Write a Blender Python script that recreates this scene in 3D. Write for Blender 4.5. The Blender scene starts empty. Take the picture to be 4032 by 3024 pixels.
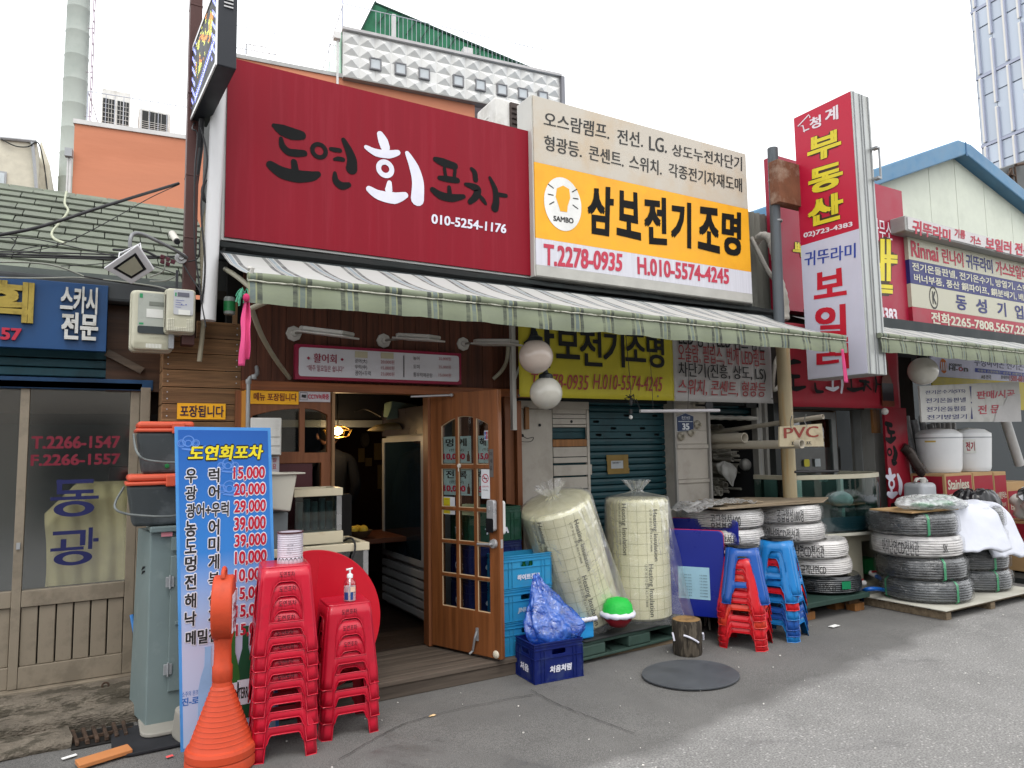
import bpy,bmesh,math,random
from mathutils import Vector as V,Matrix,noise
from mathutils.geometry import delaunay_2d_cdt

S=bpy.context.scene
COL=S.collection
R=math.radians
sin,cos,PI=math.sin,math.cos,math.pi
rng=random.Random(7)

# ------------------------------------------------------------------ camera, sky, sun, exposure
cam=bpy.data.cameras.new('camera')
cam.sensor_fit='HORIZONTAL'
cam.sensor_width=36.0
cam.lens=36.0*2795/4032
cam.clip_start=0.05
cam.clip_end=2000
camo=bpy.data.objects.new('camera',cam)
COL.objects.link(camo)
camo.matrix_world=Matrix([[0.864074,-0.031667,-0.502368],[-0.5031,-0.086712,-0.859867],[-0.016331,0.99573,-0.090857]]).to_4x4()
camo.location=(0,0,1.6)
S.camera=camo

SUN_EL,SUN_AZ=R(62),R(200)
w=bpy.data.worlds.new('World')
S.world=w
w.use_nodes=True
nt=w.node_tree
nt.nodes.clear()
sky=nt.nodes.new('ShaderNodeTexSky')
sky.sky_type='NISHITA'
sky.sun_disc=False
sky.sun_elevation=SUN_EL
sky.sun_rotation=SUN_AZ
sky.air_density=1.0
sky.dust_density=4.0
hsv=nt.nodes.new('ShaderNodeHueSaturation')
hsv.inputs['Saturation'].default_value=0.25
# broken veil of cloud: an even pale layer with thinner, slightly bluer places
tcw=nt.nodes.new('ShaderNodeTexCoord')
nz=nt.nodes.new('ShaderNodeTexNoise')
nz.inputs['Scale'].default_value=2.2
nz.inputs['Detail'].default_value=6
rampw=nt.nodes.new('ShaderNodeValToRGB')
rampw.color_ramp.elements[0].position=0.32
rampw.color_ramp.elements[0].color=(0.55,0.55,0.55,1)
rampw.color_ramp.elements[1].position=0.55
rampw.color_ramp.elements[1].color=(0.92,0.92,0.92,1)
mixw=nt.nodes.new('ShaderNodeMixRGB')
mixw.inputs['Color2'].default_value=(15.5,15.7,16.0,1)
bgw=nt.nodes.new('ShaderNodeBackground')
bgw.inputs['Strength'].default_value=0.1
outw=nt.nodes.new('ShaderNodeOutputWorld')
L=nt.links.new
L(sky.outputs[0],hsv.inputs['Color'])
L(tcw.outputs['Generated'],nz.inputs['Vector'])
L(nz.outputs['Fac'],rampw.inputs['Fac'])
L(rampw.outputs['Color'],mixw.inputs['Fac'])
L(hsv.outputs['Color'],mixw.inputs['Color1'])
L(mixw.outputs['Color'],bgw.inputs['Color'])
L(bgw.outputs[0],outw.inputs[0])

sun=bpy.data.lights.new('sun','SUN')
sun.energy=0.9
sun.angle=R(25)
sun.color=(1.0,0.96,0.9)
suno=bpy.data.objects.new('sun',sun)
COL.objects.link(suno)
suno.rotation_euler=V((sin(SUN_AZ)*cos(SUN_EL),cos(SUN_AZ)*cos(SUN_EL),sin(SUN_EL))).to_track_quat('Z','Y').to_euler()

S.view_settings.view_transform='Standard'
S.view_settings.look='None'
S.view_settings.exposure=0.6
S.view_settings.gamma=1.0
S.view_settings.use_curve_mapping=False
S.cycles.max_bounces=8
S.cycles.transparent_max_bounces=16
S.cycles.caustics_reflective=False
S.cycles.caustics_refractive=False
S.cycles.use_denoising=True

# ------------------------------------------------------------------ materials
MATS={}

def lin(h):
 """sRGB hex -> linear rgb"""
 h=h.lstrip('#')
 out=[]
 for i in(0,2,4):
  c=int(h[i:i+2],16)/255
  out.append(c/12.92 if c<=0.04045 else((c+0.055)/1.055)**2.4)
 return tuple(out)

def mat(name,col,rough=0.55,metal=0.0,var=0.12,vs=4.0,bump=0.0,bs=60.0,dirt=None,dirt_amt=0.35,ds=3.0,
  stretch=(1,1,1),rnd=0.0,glass=0.0,alpha=1.0,emit=None,estr=0.0,coat=0.0,spec=0.3,dpos=0.5,dw=0.12,trans=0.0):
 """one procedural material: base colour with large soft variation, a second colour in shaped patches, fine relief"""
 if name in MATS:
  return MATS[name]
 if isinstance(col,str):
  col=lin(col)
 m=bpy.data.materials.new(name)
 m.use_nodes=True
 t=m.node_tree
 b=t.nodes['Principled BSDF']
 l=t.links.new
 tc=t.nodes.new('ShaderNodeTexCoord')
 mp=t.nodes.new('ShaderNodeMapping')
 mp.inputs['Scale'].default_value=stretch
 l(tc.outputs['Object'],mp.inputs['Vector'])
 n1=t.nodes.new('ShaderNodeTexNoise')
 n1.inputs['Scale'].default_value=vs
 n1.inputs['Detail'].default_value=7
 n1.inputs['Roughness'].default_value=0.6
 l(mp.outputs[0],n1.inputs['Vector'])
 r1=t.nodes.new('ShaderNodeMapRange')
 r1.inputs['From Min'].default_value=0.3
 r1.inputs['From Max'].default_value=0.7
 r1.inputs['To Min'].default_value=1-var
 r1.inputs['To Max'].default_value=1+var
 l(n1.outputs['Fac'],r1.inputs['Value'])
 val=r1.outputs[0]
 if rnd>0:
  oi=t.nodes.new('ShaderNodeObjectInfo')
  r2=t.nodes.new('ShaderNodeMapRange')
  r2.inputs['To Min'].default_value=1-rnd
  r2.inputs['To Max'].default_value=1+rnd
  l(oi.outputs['Random'],r2.inputs['Value'])
  mm=t.nodes.new('ShaderNodeMath')
  mm.operation='MULTIPLY'
  l(val,mm.inputs[0])
  l(r2.outputs[0],mm.inputs[1])
  val=mm.outputs[0]
  ad=t.nodes.new('ShaderNodeVectorMath')
  ad.operation='ADD'
  sc=t.nodes.new('ShaderNodeVectorMath')
  sc.operation='SCALE'
  sc.inputs[0].default_value=(31,17,23)
  l(oi.outputs['Random'],sc.inputs['Scale'])
  l(mp.outputs[0],ad.inputs[0])
  l(sc.outputs[0],ad.inputs[1])
  l(ad.outputs[0],n1.inputs['Vector'])
 mul=t.nodes.new('ShaderNodeVectorMath')
 mul.operation='SCALE'
 mul.inputs[0].default_value=col[:3]
 l(val,mul.inputs['Scale'])
 colour=mul.outputs[0]
 if dirt is not None:
  if isinstance(dirt,str):
   dirt=lin(dirt)
  n2=t.nodes.new('ShaderNodeTexNoise')
  n2.inputs['Scale'].default_value=ds
  n2.inputs['Detail'].default_value=9
  n2.inputs['Roughness'].default_value=0.65
  l(mp.outputs[0]if rnd==0 else ad.outputs[0],n2.inputs['Vector'])
  r3=t.nodes.new('ShaderNodeMapRange')
  r3.inputs['From Min'].default_value=dpos
  r3.inputs['From Max'].default_value=dpos+dw
  r3.inputs['To Max'].default_value=dirt_amt
  l(n2.outputs['Fac'],r3.inputs['Value'])
  mx=t.nodes.new('ShaderNodeMixRGB')
  l(r3.outputs[0],mx.inputs['Fac'])
  l(colour,mx.inputs['Color1'])
  mx.inputs['Color2'].default_value=(*dirt,1)
  colour=mx.outputs[0]
 l(colour,b.inputs['Base Color'])
 b.inputs['Roughness'].default_value=rough
 b.inputs['Metallic'].default_value=metal
 b.inputs['Specular IOR Level'].default_value=spec
 if rough>0.08 and glass==0:
  rr=t.nodes.new('ShaderNodeMapRange')
  rr.inputs['From Min'].default_value=0.3
  rr.inputs['From Max'].default_value=0.7
  rr.inputs['To Min'].default_value=max(0.02,rough-0.08)
  rr.inputs['To Max'].default_value=min(1,rough+0.1)
  l(n1.outputs['Fac'],rr.inputs['Value'])
  l(rr.outputs[0],b.inputs['Roughness'])
 if coat:
  b.inputs['Coat Weight'].default_value=coat
  b.inputs['Coat Roughness'].default_value=0.08
 if glass:
  b.inputs['Transmission Weight'].default_value=glass
  b.inputs['IOR'].default_value=1.45
 if trans:
  tl=t.nodes.new('ShaderNodeBsdfTranslucent')
  l(colour,tl.inputs['Color'])
  ms=t.nodes.new('ShaderNodeMixShader')
  ms.inputs[0].default_value=trans
  l(b.outputs[0],ms.inputs[1])
  l(tl.outputs[0],ms.inputs[2])
  l(ms.outputs[0],t.nodes['Material Output'].inputs['Surface'])
 b.inputs['Alpha'].default_value=alpha
 if emit is not None:
  if isinstance(emit,str):
   emit=lin(emit)
  b.inputs['Emission Color'].default_value=(*emit,1)
  b.inputs['Emission Strength'].default_value=estr
 if bump>0:
  n3=t.nodes.new('ShaderNodeTexNoise')
  n3.inputs['Scale'].default_value=bs
  n3.inputs['Detail'].default_value=5
  l(mp.outputs[0],n3.inputs['Vector'])
  bp=t.nodes.new('ShaderNodeBump')
  bp.inputs['Strength'].default_value=min(1,bump)
  bp.inputs['Distance'].default_value=0.02*bump
  l(n3.outputs['Fac'],bp.inputs['Height'])
  l(bp.outputs[0],b.inputs['Normal'])
 MATS[name]=m
 return m

def glass_mat(name,tint=(0.9,0.95,0.95),refl=0.12,tr=1.0,rough=0.02):
 """thin window glass: see-through, with a fresnel mirror coat"""
 if name in MATS:
  return MATS[name]
 m=bpy.data.materials.new(name)
 m.use_nodes=True
 t=m.node_tree
 t.nodes.clear()
 l=t.links.new
 o=t.nodes.new('ShaderNodeOutputMaterial')
 a=t.nodes.new('ShaderNodeBsdfTransparent')
 a.inputs['Color'].default_value=(*[c*tr for c in tint],1)
 g=t.nodes.new('ShaderNodeBsdfGlossy')
 g.inputs['Roughness'].default_value=rough
 fr=t.nodes.new('ShaderNodeFresnel')
 fr.inputs['IOR'].default_value=1.5
 ad=t.nodes.new('ShaderNodeMath')
 ad.operation='ADD'
 ad.inputs[1].default_value=refl
 mx=t.nodes.new('ShaderNodeMixShader')
 l(fr.outputs[0],ad.inputs[0])
 ge=t.nodes.new('ShaderNodeNewGeometry')
 inv=t.nodes.new('ShaderNodeMath')
 inv.operation='SUBTRACT'
 inv.inputs[0].default_value=1
 l(ge.outputs['Backfacing'],inv.inputs[1])
 mf=t.nodes.new('ShaderNodeMath')
 mf.operation='MULTIPLY'
 l(ad.outputs[0],mf.inputs[0])
 l(inv.outputs[0],mf.inputs[1])
 l(mf.outputs[0],mx.inputs[0])
 l(a.outputs[0],mx.inputs[1])
 l(g.outputs[0],mx.inputs[2])
 l(mx.outputs[0],o.inputs['Surface'])
 MATS[name]=m
 return m

def film_mat(name,col=(0.85,0.87,0.88),body=0.18,gloss=0.25,rough=0.22,wr=14.0,wd=0.6):
 """crinkled clear plastic film: mostly see-through, milky where it creases"""
 if name in MATS:
  return MATS[name]
 m=bpy.data.materials.new(name)
 m.use_nodes=True
 t=m.node_tree
 t.nodes.clear()
 l=t.links.new
 o=t.nodes.new('ShaderNodeOutputMaterial')
 tc=t.nodes.new('ShaderNodeTexCoord')
 n=t.nodes.new('ShaderNodeTexNoise')
 n.inputs['Scale'].default_value=wr
 n.inputs['Detail'].default_value=4
 n.inputs['Distortion'].default_value=1.2
 l(tc.outputs['Object'],n.inputs['Vector'])
 bp=t.nodes.new('ShaderNodeBump')
 bp.inputs['Strength'].default_value=wd
 bp.inputs['Distance'].default_value=0.03
 l(n.outputs['Fac'],bp.inputs['Height'])
 a=t.nodes.new('ShaderNodeBsdfTransparent')
 a.inputs['Color'].default_value=(0.97,0.97,0.97,1)if col[0]>0.5 else(*[0.3+0.7*c for c in col],1)
 d=t.nodes.new('ShaderNodeBsdfDiffuse')
 d.inputs['Color'].default_value=(*col,1)
 tl=t.nodes.new('ShaderNodeBsdfTranslucent')
 tl.inputs['Color'].default_value=(*col,1)
 g=t.nodes.new('ShaderNodeBsdfGlossy')
 g.inputs['Roughness'].default_value=rough
 for k in(d,tl,g):
  l(bp.outputs[0],k.inputs['Normal'])
 m0=t.nodes.new('ShaderNodeMixShader')
 m0.inputs[0].default_value=0.4
 l(d.outputs[0],m0.inputs[1])
 l(tl.outputs[0],m0.inputs[2])
 r=t.nodes.new('ShaderNodeMapRange')
 r.inputs['From Min'].default_value=0.35
 r.inputs['From Max'].default_value=0.7
 r.inputs['To Min'].default_value=body*0.6
 r.inputs['To Max'].default_value=min(1,body*1.8)
 l(n.outputs['Fac'],r.inputs['Value'])
 m1=t.nodes.new('ShaderNodeMixShader')
 l(r.outputs[0],m1.inputs[0])
 l(a.outputs[0],m1.inputs[1])
 l(m0.outputs[0],m1.inputs[2])
 fr=t.nodes.new('ShaderNodeLayerWeight')
 fr.inputs['Blend'].default_value=0.35
 l(bp.outputs[0],fr.inputs['Normal'])
 mu=t.nodes.new('ShaderNodeMath')
 mu.operation='MULTIPLY_ADD'
 mu.inputs[1].default_value=gloss
 mu.inputs[2].default_value=gloss*0.35
 l(fr.outputs['Fresnel'],mu.inputs[0])
 m2=t.nodes.new('ShaderNodeMixShader')
 l(mu.outputs[0],m2.inputs[0])
 l(m1.outputs[0],m2.inputs[1])
 l(g.outputs[0],m2.inputs[2])
 l(m2.outputs[0],o.inputs['Surface'])
 MATS[name]=m
 return m

def wood(name,col,dark,rough=0.5,along='z',sc=1.0,rnd=0.12,amt=0.6,coat=0.0):
 """wood with grain lines stretched along one axis"""
 st={'x':(0.6,14,14),'y':(14,0.6,14),'z':(14,14,0.6)}[along]
 st=tuple(s*sc for s in st)
 return mat(name,col,rough,var=0.22,vs=1.6,dirt=dark,dirt_amt=amt,ds=2.2,dpos=0.42,dw=0.25,stretch=st,rnd=rnd,bump=0.25,bs=3,coat=coat)

# ------------------------------------------------------------------ mesh building
def origin(o):
 p=V((0,0,0))
 while o is not None:
  p+=o.location
  o=o.parent
 return p

class MB:
 def __init__(self):
  self.v=[]
  self.f=[]

 def add(self,vs,fs,M=None):
  b=len(self.v)
  if M is not None:
   vs=[M@V(p)for p in vs]
  self.v+=[tuple(p)for p in vs]
  self.f+=[tuple(b+i for i in f)for f in fs]
  return self

 def box(self,x0,x1,y0,y1,z0,z1,M=None):
  vs=[(x,y,z)for x in(x0,x1)for y in(y0,y1)for z in(z0,z1)]
  return self.add(vs,[(0,1,3,2),(4,6,7,5),(0,4,5,1),(2,3,7,6),(0,2,6,4),(1,5,7,3)],M)

 def cbox(self,c,s,rz=0.0,rx=0.0,ry=0.0):
  M=Matrix.Translation(c)@Matrix.Rotation(rz,4,'Z')@Matrix.Rotation(ry,4,'Y')@Matrix.Rotation(rx,4,'X')
  return self.box(-s[0]/2,s[0]/2,-s[1]/2,s[1]/2,-s[2]/2,s[2]/2,M)

 def beam(self,a,b,wd,ht,up=(0,0,1)):
  a,b=V(a),V(b)
  d=(b-a)
  ln=d.length
  d.normalize()
  s=d.cross(V(up))
  if s.length<1e-4:
   s=d.cross(V((0,1,0)))
  s.normalize()
  u=s.cross(d)
  M=Matrix((s,d,u)).transposed().to_4x4()
  M.translation=a
  return self.box(-wd/2,wd/2,0,ln,-ht/2,ht/2,M)

 def prism(self,pts,ax,d0,d1):
  n=len(pts)
  def P(p,d):
   return{'y':(p[0],d,p[1]),'x':(d,p[0],p[1]),'z':(p[0],p[1],d)}[ax]
  vs=[P(p,d0)for p in pts]+[P(p,d1)for p in pts]
  fs=[tuple(range(n)),tuple(range(2*n-1,n-1,-1))]+[(i,i+n,(i+1)%n+n,(i+1)%n)for i in range(n)]
  return self.add(vs,fs)

 def tube(self,pts,r,n=8,cap=True,closed=False,flat=1.0):
  pts=[V(p)for p in pts]
  m=len(pts)
  rs=r if isinstance(r,(list,tuple))else[r]*m
  b=len(self.v)
  prev=None
  for i,p in enumerate(pts):
   if closed:
    d=pts[(i+1)%m]-pts[i-1]
   else:
    d=pts[min(i+1,m-1)]-pts[max(i-1,0)]
   if d.length<1e-9:
    d=V((0,0,1))
   d.normalize()
   if prev is None:
    s=d.cross(V((0,0,1)))
    if s.length<0.05:
     s=d.cross(V((0,1,0)))
   else:
    s=prev-d*prev.dot(d)
   s.normalize()
   prev=s
   u=s.cross(d)
   for k in range(n):
    a=2*PI*k/n
    self.v.append(tuple(p+s*(rs[i]*cos(a))+u*(rs[i]*sin(a)*flat)))
  for i in range(m if closed else m-1):
   j=(i+1)%m
   for k in range(n):
    k2=(k+1)%n
    self.f.append((b+i*n+k,b+i*n+k2,b+j*n+k2,b+j*n+k))
  if cap and not closed:
   self.f.append(tuple(b+k for k in range(n)))
   self.f.append(tuple(b+(m-1)*n+k for k in range(n-1,-1,-1)))
  return self

 def lathe(self,prof,n=24,M=None,a0=0.0,a1=2*PI,sx=1.0,sy=1.0,fn=None):
  b=len(self.v)
  full=abs(a1-a0-2*PI)<1e-6
  cnt=n if full else n+1
  for(r,z)in prof:
   for k in range(cnt):
    a=a0+(a1-a0)*k/n
    rr=r if fn is None else r*fn(a,z)
    p=V((rr*cos(a)*sx,rr*sin(a)*sy,z))
    self.v.append(tuple(M@p if M is not None else p))
  for i in range(len(prof)-1):
   for k in range(n):
    k2=(k+1)%cnt
    self.f.append((b+i*cnt+k,b+i*cnt+k2,b+(i+1)*cnt+k2,b+(i+1)*cnt+k))
  return self

 def sphere(self,c,r,n=20,m=12,sz=1.0,fn=None):
  pr=[]
  for i in range(m+1):
   a=-PI/2+PI*i/m
   pr.append((max(1e-4,r*cos(a)),r*sin(a)*sz))
  return self.lathe(pr,n,Matrix.Translation(c),fn=fn)

 def grid(self,fn,nu,nv):
  b=len(self.v)
  for j in range(nv+1):
   for i in range(nu+1):
    self.v.append(tuple(fn(i/nu,j/nv)))
  for j in range(nv):
   for i in range(nu):
    a=b+j*(nu+1)+i
    self.f.append((a,a+1,a+nu+2,a+nu+1))
  return self

 def plate(self,outer,holes,ax,d0,d1,M=None):
  """flat plate with holes, given thickness"""
  pts,edges=[],[]
  for lp in[outer]+list(holes):
   b=len(pts)
   pts+=[V(p)for p in lp]
   edges+=[(b+i,b+(i+1)%len(lp))for i in range(len(lp))]
  vo,eo,fo,*_=delaunay_2d_cdt(pts,edges,[],0,1e-6)
  def inside(p,lp):
   c=False
   j=len(lp)-1
   for i in range(len(lp)):
    if(lp[i][1]>p[1])!=(lp[j][1]>p[1])and p[0]<(lp[j][0]-lp[i][0])*(p[1]-lp[i][1])/(lp[j][1]-lp[i][1])+lp[i][0]:
     c=not c
    j=i
   return c
  keep=[]
  for f in fo:
   c=sum((vo[i]for i in f),V((0,0)))/len(f)
   if inside(c,outer)and not any(inside(c,h)for h in holes):
    keep.append(f)
  def P(p,d):
   return{'y':(p[0],d,p[1]),'x':(d,p[0],p[1]),'z':(p[0],p[1],d)}[ax]
  n=len(vo)
  vs=[P(p,d0)for p in vo]+[P(p,d1)for p in vo]
  fs=[tuple(f)for f in keep]+[tuple(i+n for i in reversed(f))for f in keep]
  cnt={}
  for f in keep:
   for i in range(len(f)):
    e=(f[i],f[(i+1)%len(f)])
    k=(min(e),max(e))
    cnt[k]=cnt.get(k,0)+1
  for(a,c_),k in cnt.items():
   if k==1:
    fs.append((a,c_,c_+n,a+n))
  return self.add(vs,fs,M)

 def build(self,name,m,parent=None,smooth=None,bev=0.0,label=None,local=False,solid=0.0,seg=2,subd=0,fix=True):
  me=bpy.data.meshes.new(name)
  o0=V((0,0,0))if local else origin(parent)
  me.from_pydata([(x-o0.x,y-o0.y,z-o0.z)for x,y,z in self.v],[],self.f)
  if fix:
   bm=bmesh.new()
   bm.from_mesh(me)
   bmesh.ops.recalc_face_normals(bm,faces=bm.faces)
   bm.to_mesh(me)
   bm.free()
  if m is not None:
   me.materials.append(m)
  if smooth is not None:
   me.polygons.foreach_set('use_smooth',[True]*len(me.polygons))
   if smooth<180:
    me.set_sharp_from_angle(angle=R(smooth))
  me.update()
  ob=bpy.data.objects.new(name,me)
  COL.objects.link(ob)
  ob.parent=parent
  if solid:
   md=ob.modifiers.new('solid','SOLIDIFY')
   md.thickness=abs(solid)
   md.offset=-1 if solid>0 else 1
  if bev:
   md=ob.modifiers.new('bevel','BEVEL')
   md.width=bev
   md.segments=seg
   md.limit_method='ANGLE'
   md.angle_limit=R(40)
  if subd:
   md=ob.modifiers.new('subd','SUBSURF')
   md.levels=md.render_levels=subd
  if label:
   ob['label']=label
  return ob

def thing(name,label,cat,loc=(0,0,0),rz=0.0,group=None):
 o=bpy.data.objects.new(name,None)
 COL.objects.link(o)
 o.location=loc
 o.rotation_euler=(0,0,rz)
 o.empty_display_size=0.1
 o['label']=label
 o['category']=cat
 if group:
  o['group']=group
 return o

def tag(o,label,cat,group=None,kind=None):
 o['label']=label
 o['category']=cat
 if group:
  o['group']=group
 if kind:
  o['kind']=kind
 return o

def struct(o,kind='structure'):
 o['kind']=kind
 return o

def kids(o):
 return[c for c in bpy.data.objects if c.parent==o]

def dup(root,loc,rz=None,label=None,mats=None):
 """copy of a thing with copies of its parts and sub-parts; mats maps a part's name to a material"""
 r=root.copy()
 COL.objects.link(r)
 r.location=loc
 if rz is not None:
  r.rotation_euler[2]=rz
 if label:
  r['label']=label
 for ch in list(root.children):
  c=ch.copy()
  COL.objects.link(c)
  c.parent=r
  if mats and ch.name.split('.')[0]in mats:
   c.data=ch.data.copy()
   c.data.materials[0]=mats[ch.name.split('.')[0]]
  for g in list(ch.children):
   d=g.copy()
   COL.objects.link(d)
   d.parent=c
 return r

def piece(name,me,loc,parent,rot=None,scale=None):
 """one more alike piece sharing mesh data; loc in world coordinates of an unrotated thing"""
 o=bpy.data.objects.new(name,me)
 COL.objects.link(o)
 o.parent=parent
 o.location=V(loc)-origin(parent)
 if rot:
  o.rotation_euler=rot
 if scale:
  o.scale=scale
 return o

# ------------------------------------------------------------------ lettering
_fc=bpy.data.curves.new('lettering_source','FONT')
_fo=bpy.data.objects.new('lettering_source',_fc)
_cache={}
_ts=bpy.data.scenes.new('lettering_bench')
_ts.collection.objects.link(_fo)

def glyphs_of(body,res,shear):
 k=(body,res,shear)
 if k not in _cache:
  _fc.body=body
  _fc.resolution_u=res
  _fc.shear=shear
  _ts.view_layers[0].update()
  e=_fo.evaluated_get(_ts.view_layers[0].depsgraph)
  me=e.to_mesh()
  _cache[k]=([(v.co.x,v.co.y)for v in me.vertices],[tuple(p.vertices)for p in me.polygons])
  e.to_mesh_clear()
 return _cache[k]

def text_layers(body,bold=0.0,res=3,shear=0.0):
 """a heavier weight is laid as a few shifted copies of the glyphs, each a hair above the last"""
 vs,fs=glyphs_of(body,res,shear)
 x0,x1=min(p[0]for p in vs),max(p[0]for p in vs)
 y0,y1=min(p[1]for p in vs),max(p[1]for p in vs)
 b=bold
 if b<.009:
  sh=[(0,0)]
  b=0
 elif b<.022:
  sh=[(-b,0),(b,0)]
 elif b<.07:
  sh=[(-b,-b*.7),(b,-b*.7),(b,b*.7),(-b,b*.7)]
 else:
  b=min(b,.09)
  sh=[(b*cos(2*PI*k/8),b*sin(2*PI*k/8))for k in range(8)]+[(0,0)]
 w_,h_=x1-x0+2*b,max(1e-6,y1-y0+1.4*b)
 return[[((x-x0+b+dx)/w_,(y-y0+.7*b+dy)/h_)for x,y in vs]for dx,dy in sh],fs

def text_geo(body,bold=0.0,res=3,shear=0.0):
 """flattened: one list of points, z order left to the caller"""
 ls,fs=text_layers(body,bold,res,shear)
 if len(ls)>2:
  ls=ls[:2]if bold<.03 else ls
 vs,ff=[],[]
 for k,l_ in enumerate(ls):
  ff+=[tuple(i+len(vs)for i in f)for f in fs]
  vs+=l_
 return vs,ff

def PY(y):
 return lambda u,v,o=0.0:(u,y-o,v)

def PX(x):
 return lambda u,v,o=0.0:(x-o,u,v)

def PZ(z):
 return lambda u,v,o=0.0:(u,v,z+o)

class Lt:
 """flat print on a surface: letters and marks laid a few mm proud of it, each layer a hair above the last"""
 def __init__(self,plane,off=0.003):
  self.pl=plane
  self.o=off
  self.k=0
  self.mb=MB()

 def up(self,off=None):
  self.k=(self.k+1)%24
  return(self.o if off is None else off)+self.k*.00006

 def add(self,body,u0,v0,u1,v1,bold=0.0,off=None,res=3,shear=0.0,jit=0.0):
  return self.quad4(body,[(u0,v0),(u1,v0),(u1,v1),(u0,v1)],bold,res,off,shear,jit)

 def quad4(self,body,c,bold=0.0,res=3,off=None,shear=0.0,jit=0.0):
  """text mapped onto a four-corner patch: lower left, lower right, upper right, upper left (u, v)"""
  ls,fs=text_layers(body,bold,res,shear)
  for vs in ls:
   o=self.up(off)
   out=[]
   for a,b in vs:
    p=[c[0][i]*(1-a)*(1-b)+c[1][i]*a*(1-b)+c[2][i]*a*b+c[3][i]*(1-a)*b for i in(0,1)]
    out.append(self.pl(p[0],p[1]+(jit*sin(a*19)if jit else 0),o))
   self.mb.add(out,fs)
  return self

 def poly(self,pts,off=None):
  o=self.up(off)
  self.mb.add([self.pl(p[0],p[1],o)for p in pts],[tuple(range(len(pts)))])
  return self

 def rect(self,u0,v0,u1,v1,off=None):
  return self.poly([(u0,v0),(u1,v0),(u1,v1),(u0,v1)],off)

 def ring(self,c,r0,r1,n=32,sy=1.0,off=None):
  o=self.up(off)
  vs,fs=[],[]
  for k in range(n):
   a=2*PI*k/n
   vs+=[self.pl(c[0]+r0*cos(a),c[1]+r0*sin(a)*sy,o),self.pl(c[0]+r1*cos(a),c[1]+r1*sin(a)*sy,o)]
   j=(k+1)%n
   fs.append((2*k,2*k+1,2*j+1,2*j))
  self.mb.add(vs,fs)
  return self

 def disc(self,c,r,n=32,sy=1.0,off=None):
  return self.poly([(c[0]+r*cos(2*PI*k/n),c[1]+r*sin(2*PI*k/n)*sy)for k in range(n)],off)

 def stroke(self,pts,rs,off=None,sub=6):
  """brush stroke: smooth line through pts with widths rs, round ends"""
  o=self.up(off)
  n=len(pts)
  if not isinstance(rs,(list,tuple)):
   rs=[rs]*n
  P=[]
  for i in range(n-1):
   p0=pts[max(i-1,0)]
   p1,p2=pts[i],pts[i+1]
   p3=pts[min(i+2,n-1)]
   for k in range(sub):
    t=k/sub
    q=[0.5*(2*p1[j]+(p2[j]-p0[j])*t+(2*p0[j]-5*p1[j]+4*p2[j]-p3[j])*t*t+(3*p1[j]-p0[j]-3*p2[j]+p3[j])*t**3)for j in(0,1)]
    P.append((q[0],q[1],rs[i]*(1-t)+rs[i+1]*t))
  P.append((pts[-1][0],pts[-1][1],rs[-1]))
  Lf,Rt=[],[]
  for i,(x,y,r)in enumerate(P):
   a,b=P[max(i-1,0)],P[min(i+1,len(P)-1)]
   dx,dy=b[0]-a[0],b[1]-a[1]
   ln=math.hypot(dx,dy)or 1
   Lf.append((x-dy/ln*r,y+dx/ln*r))
   Rt.append((x+dy/ln*r,y-dx/ln*r))
  def capp(i,j):
   x,y,r=P[i]
   dx,dy=P[i][0]-P[j][0],P[i][1]-P[j][1]
   a0=math.atan2(dy,dx)
   return[(x+r*cos(a0+t),y+r*sin(a0+t))for t in[PI/2-PI*k/6 for k in range(1,6)]]
  end=capp(-1,-2)
  st=capp(0,1)
  m=len(P)
  vs=[self.pl(p[0],p[1],o)for p in Lf+Rt]
  fs=[(i,i+1,m+i+1,m+i)for i in range(m-1)]
  self.mb.add(vs,fs)
  self.mb.add([self.pl(p[0],p[1],o)for p in[Lf[-1]]+end+[Rt[-1]]],[tuple(range(7))])
  self.mb.add([self.pl(p[0],p[1],o)for p in[Rt[0]]+st+[Lf[0]]],[tuple(range(7))])
  return self

 def build(self,m,parent,name='lettering',local=False,**kw):
  return self.mb.build(name,m,parent,local=local,fix=False,**kw)

def jitter(mb,amt,sc=3.0,seed=0.0,zonly=False):
 out=[]
 for p in mb.v:
  q=V(p)*sc+V((seed,seed*1.7,seed*0.3))
  d=noise.noise_vector(q)
  out.append((p[0]+(0 if zonly else d.x*amt),p[1]+(0 if zonly else d.y*amt),p[2]+d.z*amt))
 mb.v=out
 return mb

def rrect(x0,y0,x1,y1,r,n=4):
 out=[]
 for cx,cy,a0 in((x1-r,y0+r,-PI/2),(x1-r,y1-r,0),(x0+r,y1-r,PI/2),(x0+r,y0+r,PI)):
  for k in range(n+1):
   a=a0+PI/2*k/n
   out.append((cx+r*cos(a),cy+r*sin(a)))
 return out

def catmull(pts,sub=6):
 pts=[V(p)for p in pts]
 out=[]
 n=len(pts)
 for i in range(n-1):
  p0,p1,p2,p3=pts[max(i-1,0)],pts[i],pts[i+1],pts[min(i+2,n-1)]
  for k in range(sub):
   t=k/sub
   out.append(0.5*(2*p1+(p2-p0)*t+(2*p0-5*p1+4*p2-p3)*t*t+(3*p1-p0-3*p2+p3)*t**3))
 out.append(pts[-1])
 return out

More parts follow.
